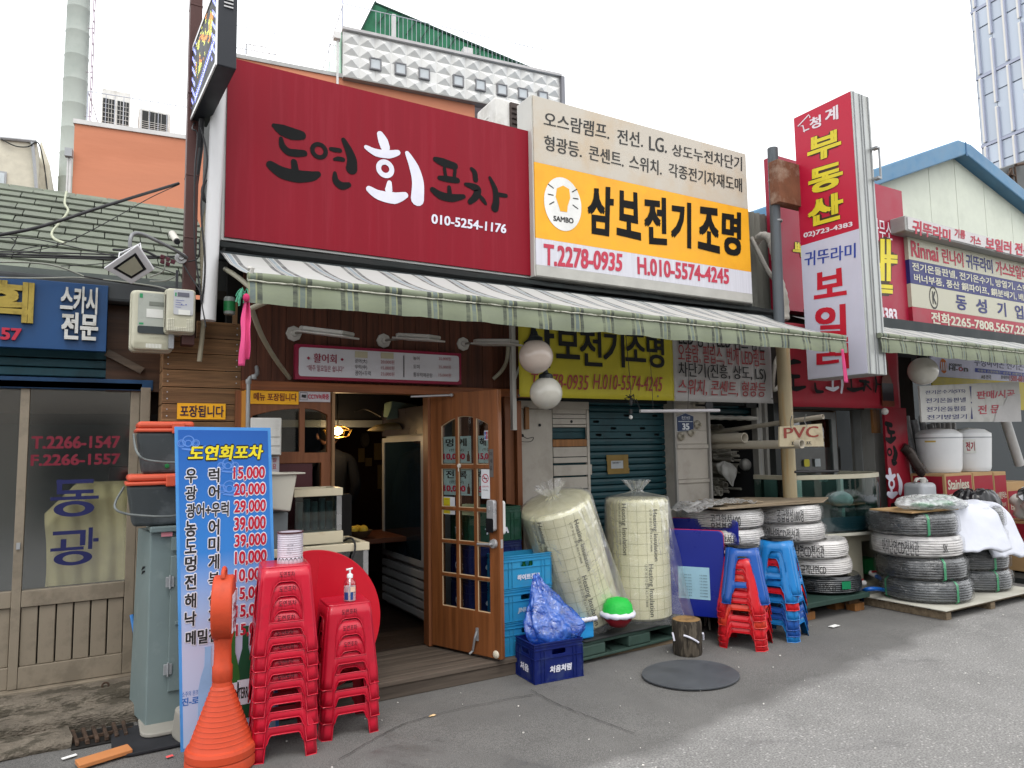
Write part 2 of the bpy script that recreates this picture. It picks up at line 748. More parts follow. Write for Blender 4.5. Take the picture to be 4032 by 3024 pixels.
# ================================================================== the ground
def road_material():
 m=bpy.data.materials.new('asphalt')
 m.use_nodes=True
 t=m.node_tree
 b=t.nodes['Principled BSDF']
 l=t.links.new
 tc=t.nodes.new('ShaderNodeTexCoord')
 def nse(sc,det=6,rough=0.6,dist=0.0):
  n=t.nodes.new('ShaderNodeTexNoise')
  n.inputs['Scale'].default_value=sc
  n.inputs['Detail'].default_value=det
  n.inputs['Roughness'].default_value=rough
  n.inputs['Distortion'].default_value=dist
  l(tc.outputs['Object'],n.inputs['Vector'])
  return n
 def rng_(src,a,b_,c,d):
  r=t.nodes.new('ShaderNodeMapRange')
  for k,v in zip(('From Min','From Max','To Min','To Max'),(a,b_,c,d)):
   r.inputs[k].default_value=v
  l(src,r.inputs['Value'])
  return r.outputs[0]
 def mixc(fac,a,b_,mode='MIX'):
  x=t.nodes.new('ShaderNodeMixRGB')
  x.blend_type=mode
  if isinstance(fac,float):
   x.inputs['Fac'].default_value=fac
  else:
   l(fac,x.inputs['Fac'])
  for k,v in(('Color1',a),('Color2',b_)):
   if isinstance(v,tuple):
    x.inputs[k].default_value=(*v,1)
   else:
    l(v,x.inputs[k])
  return x.outputs[0]
 # older, finer asphalt by the shops; worn coarse asphalt with pale stones in the street: their seam
 sep=t.nodes.new('ShaderNodeSeparateXYZ')
 l(tc.outputs['Object'],sep.inputs[0])
 ma=t.nodes.new('ShaderNodeMath')
 ma.operation='MULTIPLY_ADD'
 ma.inputs[1].default_value=-0.14
 l(sep.outputs['X'],ma.inputs[0])
 l(sep.outputs['Y'],ma.inputs[2])
 wob=nse(1.3,4)
 mb_=t.nodes.new('ShaderNodeMath')
 mb_.operation='MULTIPLY_ADD'
 mb_.inputs[1].default_value=0.5
 l(wob.outputs['Fac'],mb_.inputs[0])
 l(ma.outputs[0],mb_.inputs[2])
 seam=rng_(mb_.outputs[0],2.86,3.0,0,1)
 fine=nse(260,2)
 mid=nse(95,3,0.7)
 big=nse(1.7,7,0.65)
 stone=t.nodes.new('ShaderNodeTexVoronoi')
 stone.inputs['Scale'].default_value=62
 l(tc.outputs['Object'],stone.inputs['Vector'])
 stone2=t.nodes.new('ShaderNodeTexVoronoi')
 stone2.inputs['Scale'].default_value=26
 l(tc.outputs['Object'],stone2.inputs['Vector'])
 old=mixc(rng_(fine.outputs['Fac'],0.40,0.60,0,1),(0.060,0.0585,0.056),(0.175,0.17,0.162))
 new=mixc(rng_(mid.outputs['Fac'],0.36,0.64,0,1),(0.12,0.118,0.114),(0.285,0.278,0.268))
 sv=t.nodes.new('ShaderNodeSeparateColor')
 l(stone.outputs['Color'],sv.inputs[0])
 pick=t.nodes.new('ShaderNodeMath')
 pick.operation='GREATER_THAN'
 pick.inputs[1].default_value=0.88
 l(sv.outputs[0],pick.inputs[0])
 core=rng_(stone.outputs['Distance'],0.3,0.45,1,0)
 pm=t.nodes.new('ShaderNodeMath')
 pm.operation='MULTIPLY'
 l(pick.outputs[0],pm.inputs[0])
 l(core,pm.inputs[1])
 new=mixc(pm.outputs[0],new,(0.37,0.36,0.345))
 col=mixc(seam,new,old)
 blot=rng_(big.outputs['Fac'],0.32,0.68,0.86,1.14)
 cm=t.nodes.new('ShaderNodeVectorMath')
 cm.operation='SCALE'
 l(col,cm.inputs[0])
 l(blot,cm.inputs['Scale'])
 # oil and damp stains
 st=nse(0.9,8,0.7,0.6)
 stf=rng_(st.outputs['Fac'],0.58,0.68,0,0.28)
 col=mixc(stf,cm.outputs[0],(0.05,0.05,0.052))
 moss=nse(2.3,8,0.7)
 mf=rng_(moss.outputs['Fac'],0.60,0.70,0,0.5)
 left=rng_(sep.outputs['X'],0.2,-0.5,0,1)
 mm=t.nodes.new('ShaderNodeMath')
 mm.operation='MULTIPLY'
 l(mf,mm.inputs[0])
 l(left,mm.inputs[1])
 col=mixc(mm.outputs[0],col,(0.05,0.075,0.025))
 l(col,b.inputs['Base Color'])
 b.inputs['Roughness'].default_value=0.82
 l(rng_(st.outputs['Fac'],0.6,0.66,0.82,0.45),b.inputs['Roughness'])
 bp=t.nodes.new('ShaderNodeBump')
 bp.inputs['Strength'].default_value=0.55
 bp.inputs['Distance'].default_value=0.004
 l(mid.outputs['Fac'],bp.inputs['Height'])
 bp2=t.nodes.new('ShaderNodeBump')
 bp2.inputs['Strength'].default_value=0.5
 bp2.inputs['Distance'].default_value=0.03
 l(big.outputs['Fac'],bp2.inputs['Height'])
 l(bp.outputs[0],bp2.inputs['Normal'])
 l(bp2.outputs[0],b.inputs['Normal'])
 return m

g=MB()
g.grid(lambda u,v:(-6+24*u,-4+12*v,0.006*noise.noise(V((u*24,v*12,3)))if 0<u<1 and 0<v<1 else 0),96,48)
g.v=[(x,y,z-(0.0 if 0 else 0.0))for x,y,z in g.v]
for a in((-300,-6,-300,500),(18,500,-300,500),(-6,18,-300,-4),(-6,18,8,500)):
 g.add([(a[0],a[2],0),(a[1],a[2],0),(a[1],a[3],0),(a[0],a[3],0)],[(0,1,2,3)])
struct(g.build('road',road_material(),smooth=180))

# cracks in the asphalt: thin dark seams a few mm wide, filled with grit
M_crack=mat('crack_grit',(0.035,0.034,0.032),0.9,bump=0.5,bs=200)
def crack(pts,wd,label):
 m=MB()
 P=catmull(pts,12)
 L_,R_=[],[]
 for i,p in enumerate(P):
  d=(P[min(i+1,len(P)-1)]-P[max(i-1,0)]).normalized()
  n=V((-d.y,d.x,0))
  wv=wd*(0.4+0.9*abs(noise.noise(p*9)))*(0.3 if i in(0,len(P)-1)else 1)
  j=n*0.012*noise.noise(p*21+V((5,0,0)))
  L_.append(p+j+n*wv)
  R_.append(p+j-n*wv)
 vs=[(p.x,p.y,0.0105)for p in L_+R_]
 n_=len(P)
 m.add(vs,[(i,i+1,n_+i+1,n_+i)for i in range(n_-1)])
 struct(m.build('road_crack',M_crack))
crack([(1.129,3.785,0),(1.545,4.034,0),(1.88,4.099,0),(2.34,4.089,0),(2.499,4.069,0)],0.004,'')
crack([(2.537,4.161,0),(2.536,3.829,0),(2.583,3.55,0),(2.64,3.225,0)],0.004,'')
# small litter: pale crumbs and chips strewn on the asphalt
m=MB()
for i in range(170):
 x,y=rng.uniform(0.6,8),rng.uniform(1.6,4.5)
 s=rng.choice((0.002,0.003,0.004,0.005))*rng.uniform(0.7,1.4)
 m.cbox((x,y,s*.6+.005),(s*rng.uniform(1,2.2),s*1.2,s),rng.uniform(0,6),rng.uniform(-.4,.4))
struct(m.build('grit',mat('pale_grit',(0.62,0.6,0.56),0.8,var=0.3)),'stuff')
def leaf(c,s,rz,name,m_,label,tilt=0.2):
 b=MB()
 pts=[]
 for k in range(14):
  a=2*PI*k/14
  r=s*(0.75+0.3*noise.noise(V((cos(a)*2,sin(a)*2,c[0]*7))))
  pts.append((r*cos(a)*1.5,r*sin(a)*0.8))
 vs=[(0,0,s*.35)]+[(x,y,0.002+0.3*abs(noise.noise(V((x*60,y*60,1))))*s)for x,y in pts]
 b.add([(c[0]+x*cos(rz)-y*sin(rz),c[1]+x*sin(rz)+y*cos(rz),z+0.006)for x,y,z in vs],[(0,1+k,1+(k+1)%14)for k in range(14)])
 o=b.build(name,m_,smooth=180,solid=0.0015)
 tag(o,label,'litter')
M_leaf=mat('dry_leaf','#d8b98c',0.7)
leaf((1.799,4.093,0),0.022,0.3,'dry_leaf',M_leaf,'pale dry leaf lying on the asphalt to the right of the short red stool stack')
leaf((2.091,4.535,0),0.02,0.5,'dry_leaf',M_leaf,'curled dry leaf lying at the foot of the wooden deck')
leaf((0.261,4.631,0),0.014,0.2,'dry_leaf',M_leaf,'small yellow leaf on the dark doormat beside the grate')
M_scrap=mat('white_scrap',(0.78,0.78,0.76),0.6)
b=MB()
b.cbox(V((5.619,4.103,0))+V((0,0,0.012)),(0.11,0.05,0.002),0.1)
tag(b.build('paper_scrap',M_scrap),'small white paper scrap on the road beside the blue stool stack','litter')
b=MB()
b.cbox(V((0.383,4.302,0))+V((0,0,0.014)),(0.035,0.02,0.001),0.3,0.1)
tag(b.build('paper_scrap',mat('pink_scrap','#e05a5a',0.6)),'torn red and white wrapper on the ground left of the orange cone','litter')
b=MB()
b.cbox(V((-0.075,4.586,0))+V((0,0,0.014)),(0.07,0.022,0.002),0.35,0.1)
tag(b.build('paper_scrap',M_scrap),'crumpled pale paper strip beside the orange board on the ground','litter')

# worn concrete ledges in front of the shuttered shop on the left
M_ledge=mat('old_concrete','#6f675c',0.9,var=0.35,vs=7,bump=1,bs=55,dirt='#3a362c',dirt_amt=0.75,ds=8,dpos=0.5,dw=0.07,stretch=(0.8,1.3,2))
def ledge(x0,x1,y0,y1,z0,z1,amt,seed,name='concrete_ledge'):
 m=MB()
 nx=int((x1-x0)/0.035)
 prof=[(y0+.012,z0),(y0,z0+(z1-z0)*.5),(y0+.006,z1-.015),(y0+.03,z1)]+[(y0+.03+(y1-y0-.03)*k/7,z1+0.0)for k in range(1,8)]
 def f(u,v):
  k=v*(len(prof)-1)
  i=min(int(k),len(prof)-2)
  a,b_=prof[i],prof[i+1]
  t=k-i
  p=V((x0+(x1-x0)*u,a[0]*(1-t)+b_[0]*t,a[1]*(1-t)+b_[1]*t))
  d=noise.noise_vector(p*5+V((seed,0,0)))*amt+noise.noise_vector(p*17+V((seed,3,0)))*amt*.45
  if v<0.02:
   d.z=0
  return p+d
 m.grid(f,nx,len(prof)-1)
 return m.build(name,M_ledge,smooth=60)
struct(ledge(-2.5,0.85,5.16,5.62,0.0,0.155,0.010,1),'structure')
struct(ledge(-2.5,0.34,4.98,5.22,0.0,0.105,0.022,5),'structure')
struct(ledge(-2.5,-0.08,4.74,5.04,0.0,0.05,0.02,9),'structure')
# broken gutter with an iron grate
M_rust=mat('rusty_iron','#4a3a2f',0.85,var=0.35,bump=0.8,bs=60,dirt='#1d1814',dirt_amt=0.7,ds=12)
t_=thing('drain_grate','broken rusty iron drain grate in the gutter beside the orange board','grate',(0.06,4.82,0))
b=MB()
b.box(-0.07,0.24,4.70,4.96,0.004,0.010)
b.build('pit_shade',mat('dark_pit',(0.012,0.011,0.01),0.9),t_)  # near-black slab paints the shaded pit beneath the bars
for k in range(6):
 b=MB()
 x=-0.04+k*0.047
 b.beam((x,4.72,0.024),(x-0.03+0.004*k,4.93,0.03),0.02,0.024)
 jitter(b,0.004,30,k)
 b.build('bar',M_rust,t_,bev=0.004)
b=MB()
b.beam((-0.07,4.80,0.018),(0.23,4.84,0.02),0.016,0.018)
b.build('crossbar',M_rust,t_,bev=0.003)
t_=thing('iron_ring','small rusty iron ring set in the concrete ledge under the sliding doors','ring',(0.093,5.29,0.15))
b=MB()
c=V((0.093,5.29,0.15))
b.tube([c+V((0.018*cos(a),-0.01,0.018*sin(a)+0.012))for a in[2*PI*k/14 for k in range(14)]],0.006,6,closed=True)
b.build('ring',M_rust,t_,smooth=60)

# ================================================================== buildings behind
M_orange=mat('orange_stucco','#bd7c60',0.9,var=0.07,vs=0.5,bump=0.35,bs=9,dirt='#a5674d',dirt_amt=0.3,ds=0.6,stretch=(.4,.4,2))
M_white_tr=mat('pale_trim',(0.55,0.54,0.53),0.7)
M_grey_metal=mat('grey_metal',(0.30,0.31,0.32),0.5,metal=0.3)
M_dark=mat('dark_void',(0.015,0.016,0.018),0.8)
M_acbody=mat('ac_body',(0.62,0.61,0.58),0.5,dirt='#8f8a7e',dirt_amt=0.4,ds=3)
M_grille=mat('dark_grille',(0.02,0.022,0.022),0.6)
PHI=R(-6.8)

# plaster building, far left
def bld(name,label,cat,o,phi,group=None):
 return thing(name,label,cat,o,phi,group)
M_plaster=mat('flaking_plaster','#bdb9a9',0.9,var=0.1,bump=0.4,bs=6,dirt='#8f7a5e',dirt_amt=0.5,ds=0.8,dpos=0.6,dw=0.03)
t_=thing('plaster_building','cream plaster building with flaking paint at the left edge','building',(0,26,0))
P=[(-5.254,10.878),(-2.874,11.347),(-1.935,11.439),(-1.829,9.473),(-5.161,8.927)]
b=MB();b.prism([(x,z)for x,z in P[:3]]+[(P[2][0],1.0),(P[0][0],1.0)],'y',26,34);b.build('wall',M_plaster,t_)
P2=[(-2.234,12.972),(-1.857,12.151),(-1.655,11.282)]
b=MB();b.prism([(P[2][0],P[2][1]),(P2[1][0]-.1,P2[1][1]),(P2[2][0],P2[2][1]),(P2[2][0],1),(P[2][0],1)],'y',27.5,33);b.build('side_wall',M_plaster,t_)
b=MB()
q=-3.057,9.722,-2.658,10.306
b.box(q[0],q[2],25.94,26.02,q[1],q[3]);w_=b.build('window',M_grey_metal,t_)
b=MB();b.box(q[0]+.05,q[2]-.05,25.92,25.95,q[1]+.05,q[3]-.06);b.build('pane',mat('pale_glass',(0.45,0.5,0.52),0.1),w_)
b=MB();b.tube([(-2.045,25.9,11.36),(-1.968,25.9,10.721),(-1.884,25.9,9.88)],0.05,6);b.build('drainpipe',M_grey_metal,t_)
b=MB();b.tube(catmull([(-2.83,25.9,11.292),(-2.473,25.9,11.149),(-2.15,25.9,11.191),(-1.894,25.9,11.376),(-1.825,27.4,11.299),(-1.694,27.4,10.411)],5),0.02,5);b.build('cable',M_grille,t_)
b=MB();b.tube([(-2.869,25.95,11.344),(-1.932,25.95,11.429)],0.06,6);b.build('coping',M_grey_metal,t_)

# chimney
M_chim=mat('pale_steel','#a3aaa4',0.55,var=0.1,vs=0.35,dirt='#8b968f',dirt_amt=0.45,ds=0.5,bump=0.2,bs=1.5)
cx,cy=-1.019,29.719
t_=thing('chimney','tall pale grey steel chimney behind the orange wall','chimney',(-1.12,30,0))
b=MB();prev=None
prof=[]
H0,H1=8.0,24.0
for k in range(18):
 z=H0+(H1-H0)*k/17
 r=0.42-0.006*(z-11)
 prof+=[(r,z),(r,z+0.88),(r+0.012,z+0.90),(r+0.012,z+0.93)]
b.lathe(prof,32,Matrix.Translation((-1.12,30,0)))
b.build('shaft',M_chim,t_,smooth=50)
b=MB()
for sx in(-0.1,0.1):
 b.tube([(-0.60+sx*.25,29.75+sx,8),(-0.62+sx*.25,29.75+sx,24)],0.018,6)
for k in range(36):
 b.tube([(-0.63,29.65,8.2+k*0.44),(-0.59,29.85,8.2+k*0.44)],0.013,5)
for k in range(9):
 b.tube([(-0.78,29.8,9+1.72*k),(-0.60,29.72,9+1.72*k)],0.016,5)
b.build('ladder',mat('ladder_paint','#a08f9c',0.6),t_)

# the two orange walls
t_=thing('orange_building','orange rendered building with railed flat roof and cooling units','building',(0,14,0),PHI)
A=[(-0.517,7.437),(2.883,7.413)]
b=MB();b.box(A[0][0],A[1][0],0,5,0.5,7.36);b.build('wall',M_orange,t_,local=True)
b=MB();b.box(A[0][0]-.02,A[1][0],-0.03,0.2,7.361,7.44);b.build('coping',M_white_tr,t_,local=True)
M_rail=mat('thin_rail',(0.42,0.44,0.5),0.5)
b=MB()
u0,u1=A[0][0]+.17,A[1][0]
b.tube([(u0,0.08,8.02),(u1,0.08,8.02)],0.008,5)
k=0
while u0+k*0.14<u1:
 b.tube([(u0+k*.14,0.08,7.44),(u0+k*.14,0.08,8.02)],0.005 if k else 0.012,4)
 k+=1
b.tube([(u0,0.08,8.02),(u0,3,8.02)],0.008,5)
b.build('railing',M_rail,t_,local=True)
b=MB();b.tube([(A[0][0]-.03,-0.05,5.5),(A[0][0]-.03,-0.05,6.75)],0.022,8);b.tube([(A[0][0]-.07,-0.05,5.5),(A[0][0]-.07,-0.05,6.75)],0.014,8)
b.build('downpipe',M_white_tr,t_,local=True)
b=MB();b.box(A[0][0]-.11,A[0][0]+.0,-0.14,-0.02,6.72,6.86);b.build('junction_box',M_grey_metal,t_,local=True)

def ac_tall(label,q,n,y):
 t=thing('cooling_unit',label,'air conditioner',(q[0],y,q[1]))
 x0,z0,x1,z1=q
 b=MB();b.box(x0,x1,y,y+.6,z0,z1);b.build('casing',M_acbody,t,bev=0.02)
 wd=(x1-x0)/n
 for k in range(n):
  b=MB();b.box(x0+wd*k+wd*.1,x0+wd*(k+1)-wd*.1,y-.012,y+.01,z0+.03,z1-.2 if n==2 else z1-0.05)
  g_=b.build('grille',M_grille,t)
  b=MB()
  for j in range(1,4):
   xx=x0+wd*k+wd*(.1+.2*j)
   b.box(xx-.003,xx+.003,y-.02,y-.0125,z0+.03,z1-.2 if n==2 else z1-.05)
  for j in range(1,6):
   zz=z0+.03+(z1-z0-.25)*j/6
   b.box(x0+wd*k+wd*.1,x0+wd*(k+1)-wd*.1,y-.026,y-.021,zz-.003,zz+.003)
  b.build('bars',M_acbody,g_)
 return t
ac_tall('tall double cooling unit standing on the orange roof',(-0.128,7.566,0.336,8.324),2,14.5)
ac_tall('low wide cooling unit on the orange roof right of the tall one',(0.479,7.562,1.008,8.042),1,14.4)

t_=thing('orange_building','orange rendered wall rising behind the big red sign','building',(0,14.6,0),PHI)
A=[(1.788,9.522),(2.162,9.519),(7.474,9.471),(7.219,8.872)]
zt=[(2.162,9.519),(4.255,9.51)]
zz=(zt[0][1]+zt[1][1])/2
b=MB();b.box(A[0][0],A[3][0],0,5,0.5,zz-0.08);b.build('wall',M_orange,t_,local=True)
b=MB();b.box(A[0][0],A[3][0]+.02,-0.03,0.2,zz-0.079,zz);b.build('coping',mat('grey_coping',(0.36,0.36,0.35),0.8),t_,local=True)
b=MB()
u0,u1=A[0][0],zt[1][0]+.1
b.tube([(u0,0.08,zz+.65),(u1,0.08,zz+.65)],0.007,5)
k=0
while u0+k*0.55<u1:
 b.tube([(u0+k*.55,0.08,zz),(u0+k*.55,0.08,zz+.65)],0.006,4)
 k+=1
b.build('railing',M_rail,t_,local=True)
M_brick=mat('orange_brick','#c9764f',0.85,rnd=0.12)
q=[(7.257,9.431),(7.505,9.477)]
bw=q[0][0]-A[3][0]
bm_=MB();bm_.box(0,0.145,0,0.03,0,0.045);bo=bm_.build('brick',M_brick,t_,local=True)
bo.location=(A[3][0]+.005,-.02,9.0)
for r_ in range(26):
 for c_ in range(2):
  if r_==c_==0:
   continue
  o=piece('brick',bo.data,(0,0,0),t_)
  o.location=(A[3][0]+.005+(c_*.155+(r_%2)*.07),-.02,9.0-r_*.055)
t2=thing('roof_antenna','thin television antenna above the orange wall','antenna',(0,14.8,0))
b=MB()
Z1=14.8
b.tube([(2.412,14.8,9.82),(2.409,14.8,10.045)],0.012,6)
b.tube([(2.213,14.8,9.901),(3.012,14.8,9.969)],0.008,5)
b.tube([(2.399,14.8,10.036),(2.803,14.8,10.079)],0.008,5)
for px in range(8):
 pass
for p in[(2.237,14.8,9.902),(2.336,14.8,9.914),(2.561,14.8,9.933),(2.713,14.8,9.948),(2.867,14.8,9.963),(3.001,14.8,9.978)]:
 p=V(p);b.tube([p-V((0,.12,.05)),p+V((0,.12,.06))],0.005,4)
for p in[(2.484,14.8,10.044),(2.559,14.8,10.055),(2.635,14.8,10.065),(2.711,14.8,10.07),(2.793,14.8,10.077)]:
 p=V(p);b.tube([p-V((0,.1,.03)),p+V((0,.1,.03))],0.005,4)
b.build('mast',M_grey_metal,t2)

# white building clad in pyramid panels
t_=thing('white_building','white building clad in pyramid shaped panels with small square windows','building',(0,14.5,0),PHI)
A=[(4.236,10.521),(9.361,10.492),(4.241,9.426),(9.309,9.503)]
U0,U1=A[0][0],A[1][0]
ZT,ZB=10.44,9.42
ZB2=7.5
M_pyr=mat('white_panel',(0.60,0.60,0.585),0.6,var=0.04,rnd=0.04,dirt='#9c9b92',dirt_amt=0.25,ds=2.5,dpos=0.55)
b=MB();b.box(U0,U1,0.03,7,ZB,ZT);b.build('wall',mat('white_wall',(0.66,0.66,0.64),0.7),t_,local=True)
b=MB();b.box(U0-.02,U1+.02,-0.06,.2,ZT+.001,ZT+.06);b.build('coping',mat('coping_grey',(0.42,0.41,0.41),0.7),t_,local=True)
b=MB();b.box(U1+.002,U1+.09,-0.07,.2,ZB-.5,ZT);b.build('corner_trim',mat('corner_grey',(0.2,0.2,0.22),0.6),t_,local=True)
b=MB();b.box(U0,U1,-0.05,.2,ZB-.03,ZB-.001);b.build('drip_edge',mat('drip_grey',(0.25,0.25,0.24),0.8),t_,local=True)
NR=4
ph=(ZT-ZB)/NR
pw=ph*1.42
nc=int((U1-U0)/pw)+1
pw=(U1-U0)/nc
pm=MB();pm.add([(0,.03,0),(pw,.03,0),(pw,.03,ph),(0,.03,ph),(pw/2,-.045,ph/2)],[(0,1,4),(1,2,4),(2,3,4),(3,0,4),(0,3,2,1)])
po=pm.build('pyramid_panel',M_pyr,t_,local=True)
W8=[(4.915,9.823),(5.463,9.828),(5.993,9.826),(6.782,9.82),(7.311,9.823),(7.842,9.818),(8.368,9.827),(8.887,9.845)]
wins=[p for p in W8]
first=True
hz=[]
for r_ in range(NR):
 for c_ in range(nc):
  cu,cz=U0+pw*(c_+.5),ZB+ph*(r_+.5)
  sc=(1,1,1)
  if any(abs(cu-wu)<.14 and abs(cz-wz)<.11 for wu,wz in wins):
   continue
  o=po if first else piece('pyramid_panel',po.data,(0,0,0),t_)
  first=False
  o.location=(U0+pw*c_,rng.uniform(-.003,.003),ZB+ph*r_)
M_winf=mat('window_frame_grey',(0.16,0.16,0.17),0.5)
M_wpane=mat('window_pane_pale',(0.42,0.45,0.47),0.08)
b=MB();b.plate([(-.125,-.13),(.125,-.13),(.125,.13),(-.125,.13)],[[(-.1,-.105),(.1,-.105),(.1,.105),(-.1,.105)]],'y',-.04,0.03)
wf=b.build('window',M_winf,t_,local=True)
b=MB();b.box(-.1,.1,-.025,-.01,-.105,.105);wp=b.build('pane',M_wpane,wf,local=True)
for i,(wu,wz)in enumerate(wins):
 if i==0:
  wf.location=(wu,0,wz)
 else:
  o=piece('window',wf.data,(0,0,0),t_);o.location=(wu,0,wz)
  p_=bpy.data.objects.new('pane',wp.data);COL.objects.link(p_);p_.parent=o
b=MB()
b.tube([(U0,0.05,ZT+.62),(U1-.3,0.05,ZT+.62)],0.009,5)
b.tube([(U0,0.05,ZT+.62),(U0,4,ZT+.62)],0.009,5)
b.tube([(U0,0.05,ZT+.05),(U0,0.05,ZT+.62)],0.012,5)
k=0
while U0+.1+k*.1<U1-1.4:
 b.tube([(U0+.7+k*.1,0.05,ZT+.05),(U0+.7+k*.1,0.05,ZT+.62)],0.005,4)
 k+=1
for k in range(5):
 b.tube([(U1-1.1+k*.2,0.05,ZT+.05),(U1-1.1+k*.2,0.05,ZT+.62)],0.006,4)
for k in range(12):
 b.tube([(U0,.2+k*.35,ZT+.05),(U0,.2+k*.35,ZT+.62)],0.006,4)
b.build('railing',M_rail,t_,local=True)
b=MB();b.tube([(U0+.04,0.3,ZT),(U0+.04,.3,ZT+1.9)],0.014,6);b.build('roof_pole',mat('blue_pole','#6a6f9a',0.6),t_,local=True)
# glazed stair corner left of it
b=MB();b.add([(U0-.02,0.1,ZB-.2),(U0-.02,3.5,ZB-.2),(U0-.02,3.5,ZT+.1),(U0-.02,.1,ZT+.0)],[(0,1,2,3)])
b.build('side_glazing',mat('green_side_glass','#9fc4ae',0.25,var=0.1),t_,local=True,solid=0.04)
b=MB();b.tube([(U0-.12,-.03,ZB-.3),(U0-.12,-.03,ZT-.2)],0.025,8);b.build('downpipe',M_white_tr,t_,local=True)
b=MB();b.cbox((U0-.14,-.05,ZT-.2),(.14,.14,.14));b.build('hopper',M_white_tr,t_,local=True)
# green translucent roof canopy: apex at the left, falling to the right
M_green=mat('green_sheet','#2f7a58',0.5,var=0.15,dirt='#1d5a3f',dirt_amt=0.4,ds=1.2,trans=0.35)
M_gdark=mat('green_steel','#1c3b30',0.6)
G_=[(5.059,11.674),(4.68,10.854),(8.901,10.913)]
b=MB()
apx,lft,rgt=(G_[0][0],.7,G_[0][1]),(G_[1][0]-.1,.7,ZT+.1),(G_[2][0],.7,G_[2][1])
b.add([apx,lft,(lft[0]+.4,4,ZT+.02),rgt,(apx[0]+.3,4,apx[2]-.1)],[(0,1,2,4),(0,4,3),(0,3,1),(4,2,3)])
b.build('canopy_sheet',M_green,t_,local=True,solid=0.01,fix=False)
b=MB()
b.tube([apx,(rgt[0],.66,rgt[2])],0.03,6);b.tube([(apx[0],.64,apx[2]),(lft[0],.64,lft[2])],0.022,6)
for k in range(1,12):
 f=k/12
 p=V(apx)*(1-f)+V(rgt)*f
 b.tube([(p.x,.66,p.z-.02),(p.x-.25,.66,max(ZT,p.z-.42))],0.012,5)
b.build('canopy_frame',M_gdark,t_,local=True)
b=MB();b.box(U0+1.1,U0+1.18,.2,.3,ZT+.02,ZT+.75);b.build('roof_post',M_white_tr,t_,local=True)
b=MB();b.box(U0+2.8,U0+3.02,.3,.5,ZT,ZT+.42);b.build('roof_vent',M_white_tr,t_,local=True)

# outdoor unit between the red and the yellow sign
acx=3.308
t_=thing('outdoor_unit','white air conditioner outdoor unit standing behind the gap between both big signs','air conditioner',(3.6,6.2,4.6))
q=(3.592,4.877,3.851,5.342)
xx0,zz0,xx1,zz1=q
b=MB();b.box(acx,acx+.85,5.9,6.3,4.0,5.092);b.build('casing',M_acbody,t_,bev=0.02)
b=MB();b.box(acx+.16,acx+.8,5.87,5.905,4.05,5.057);g_=b.build('grille',mat('brown_louvre',(0.06,0.045,0.04),0.7),t_)
for k in range(18):
 b=MB();b.cbox((acx+.48,5.865,4.1+k*.053),(.62,.03,.008),rx=0.5)
 if k==0:
  lo=b.build('slat',MATS['brown_louvre'],t_)
  sl=lo.data
 else:
  o=bpy.data.objects.new('slat',sl);COL.objects.link(o);o.parent=t_;o.location=(0,0,k*.053)
b=MB();b.plate(rrect(-.09,-.2,.09,.2,.03),[rrect(-.07,-.18,.07,.18,.02)],'x',-.004,.0);o=b.build('side_handle',M_acbody,t_,local=True);o.location=(acx-3.6,-.1,.15)

# corrugated wall in the gap right of the yellow sign
M_corr=mat('corrugated_sheet','#7f8078',0.6,var=0.15,dirt='#4c4a42',dirt_amt=0.5,ds=3,stretch=(1,1,.25))
b=MB()
n=60
pts=[]
for k in range(n):
 pts.append((6.0+k*.045,5.32+(.018 if k%2 else-.018)))
b.add([(x,y,2.7)for x,y in pts]+[(x,y,4.2)for x,y in pts],[(i,i+1,n+i+1,n+i)for i in range(n-1)])
tag(b.build('corrugated_wall',M_corr,solid=0.005),'grey corrugated sheet wall in the gap beside the yellow sign','wall')

# blue-gabled shed
M_cream=mat('cream_panel','#bcc1b4',0.6,var=0.05,dirt='#9aa093',dirt_amt=0.3,ds=0.7)
M_bluem=mat('blue_metal','#4a7493',0.45,var=0.1,dirt='#2c5a80',dirt_amt=0.4,ds=1)
t_=thing('gabled_shed','cream panelled shed with a blue metal gable roof','building',(17.9,9,0))
K=[(10.51,5.637),(17.849,8.475),(21.232,7.566)]
zz1=8.4
al,ap,ar=K
b=MB()
xs=[al[0]-2,ap[0]-3.4,ap[0]-1.15,ap[0]+.0,ap[0]+1.3,ap[0]+2.6,ar[0]+2]
def top(x):
 s=(ap[1]-al[1])/(ap[0]-al[0])if x<ap[0]else(ar[1]-ap[1])/(ar[0]-ap[0])
 return ap[1]+s*(x-ap[0])
for i in range(len(xs)-1):
 b=MB();b.prism([(xs[i]+.008,2),(xs[i+1]-.008,2),(xs[i+1]-.008,top(xs[i+1])),(xs[i]+.008,top(xs[i]))],'y',9.0,9.12)
 b.build('wall_panel',M_cream,t_)
b=MB();b.prism([(xs[0],2),(xs[-1],2),(xs[-1],top(xs[-1])-.02),(ap[0],ap[1]-.02),(xs[0],top(xs[0])-.02)],'y',9.08,14);b.build('wall',M_cream,t_)
KT=[(10.288,5.718),(17.082,8.404),(17.755,8.515),(20.804,7.699)]
b=MB()
b.prism([(al[0]-2,top(al[0]-2)),ap,(ar[0]+2,top(ar[0]+2)),(ar[0]+2,top(ar[0]+2)+.32),(ap[0]+.25,ap[1]+.3),(ap[0]-.3,ap[1]+.3),(al[0]-2,top(al[0]-2)+.32)],'y',8.7,14.2)
b.build('roof',M_bluem,t_,bev=0.03)
b=MB();b.box(ap[0]-.03,ap[0]+.02,8.69,8.7,ap[1]-.05,ap[1]+.3);b.build('seam',mat('blue_seam','#2b567a',0.5),t_)

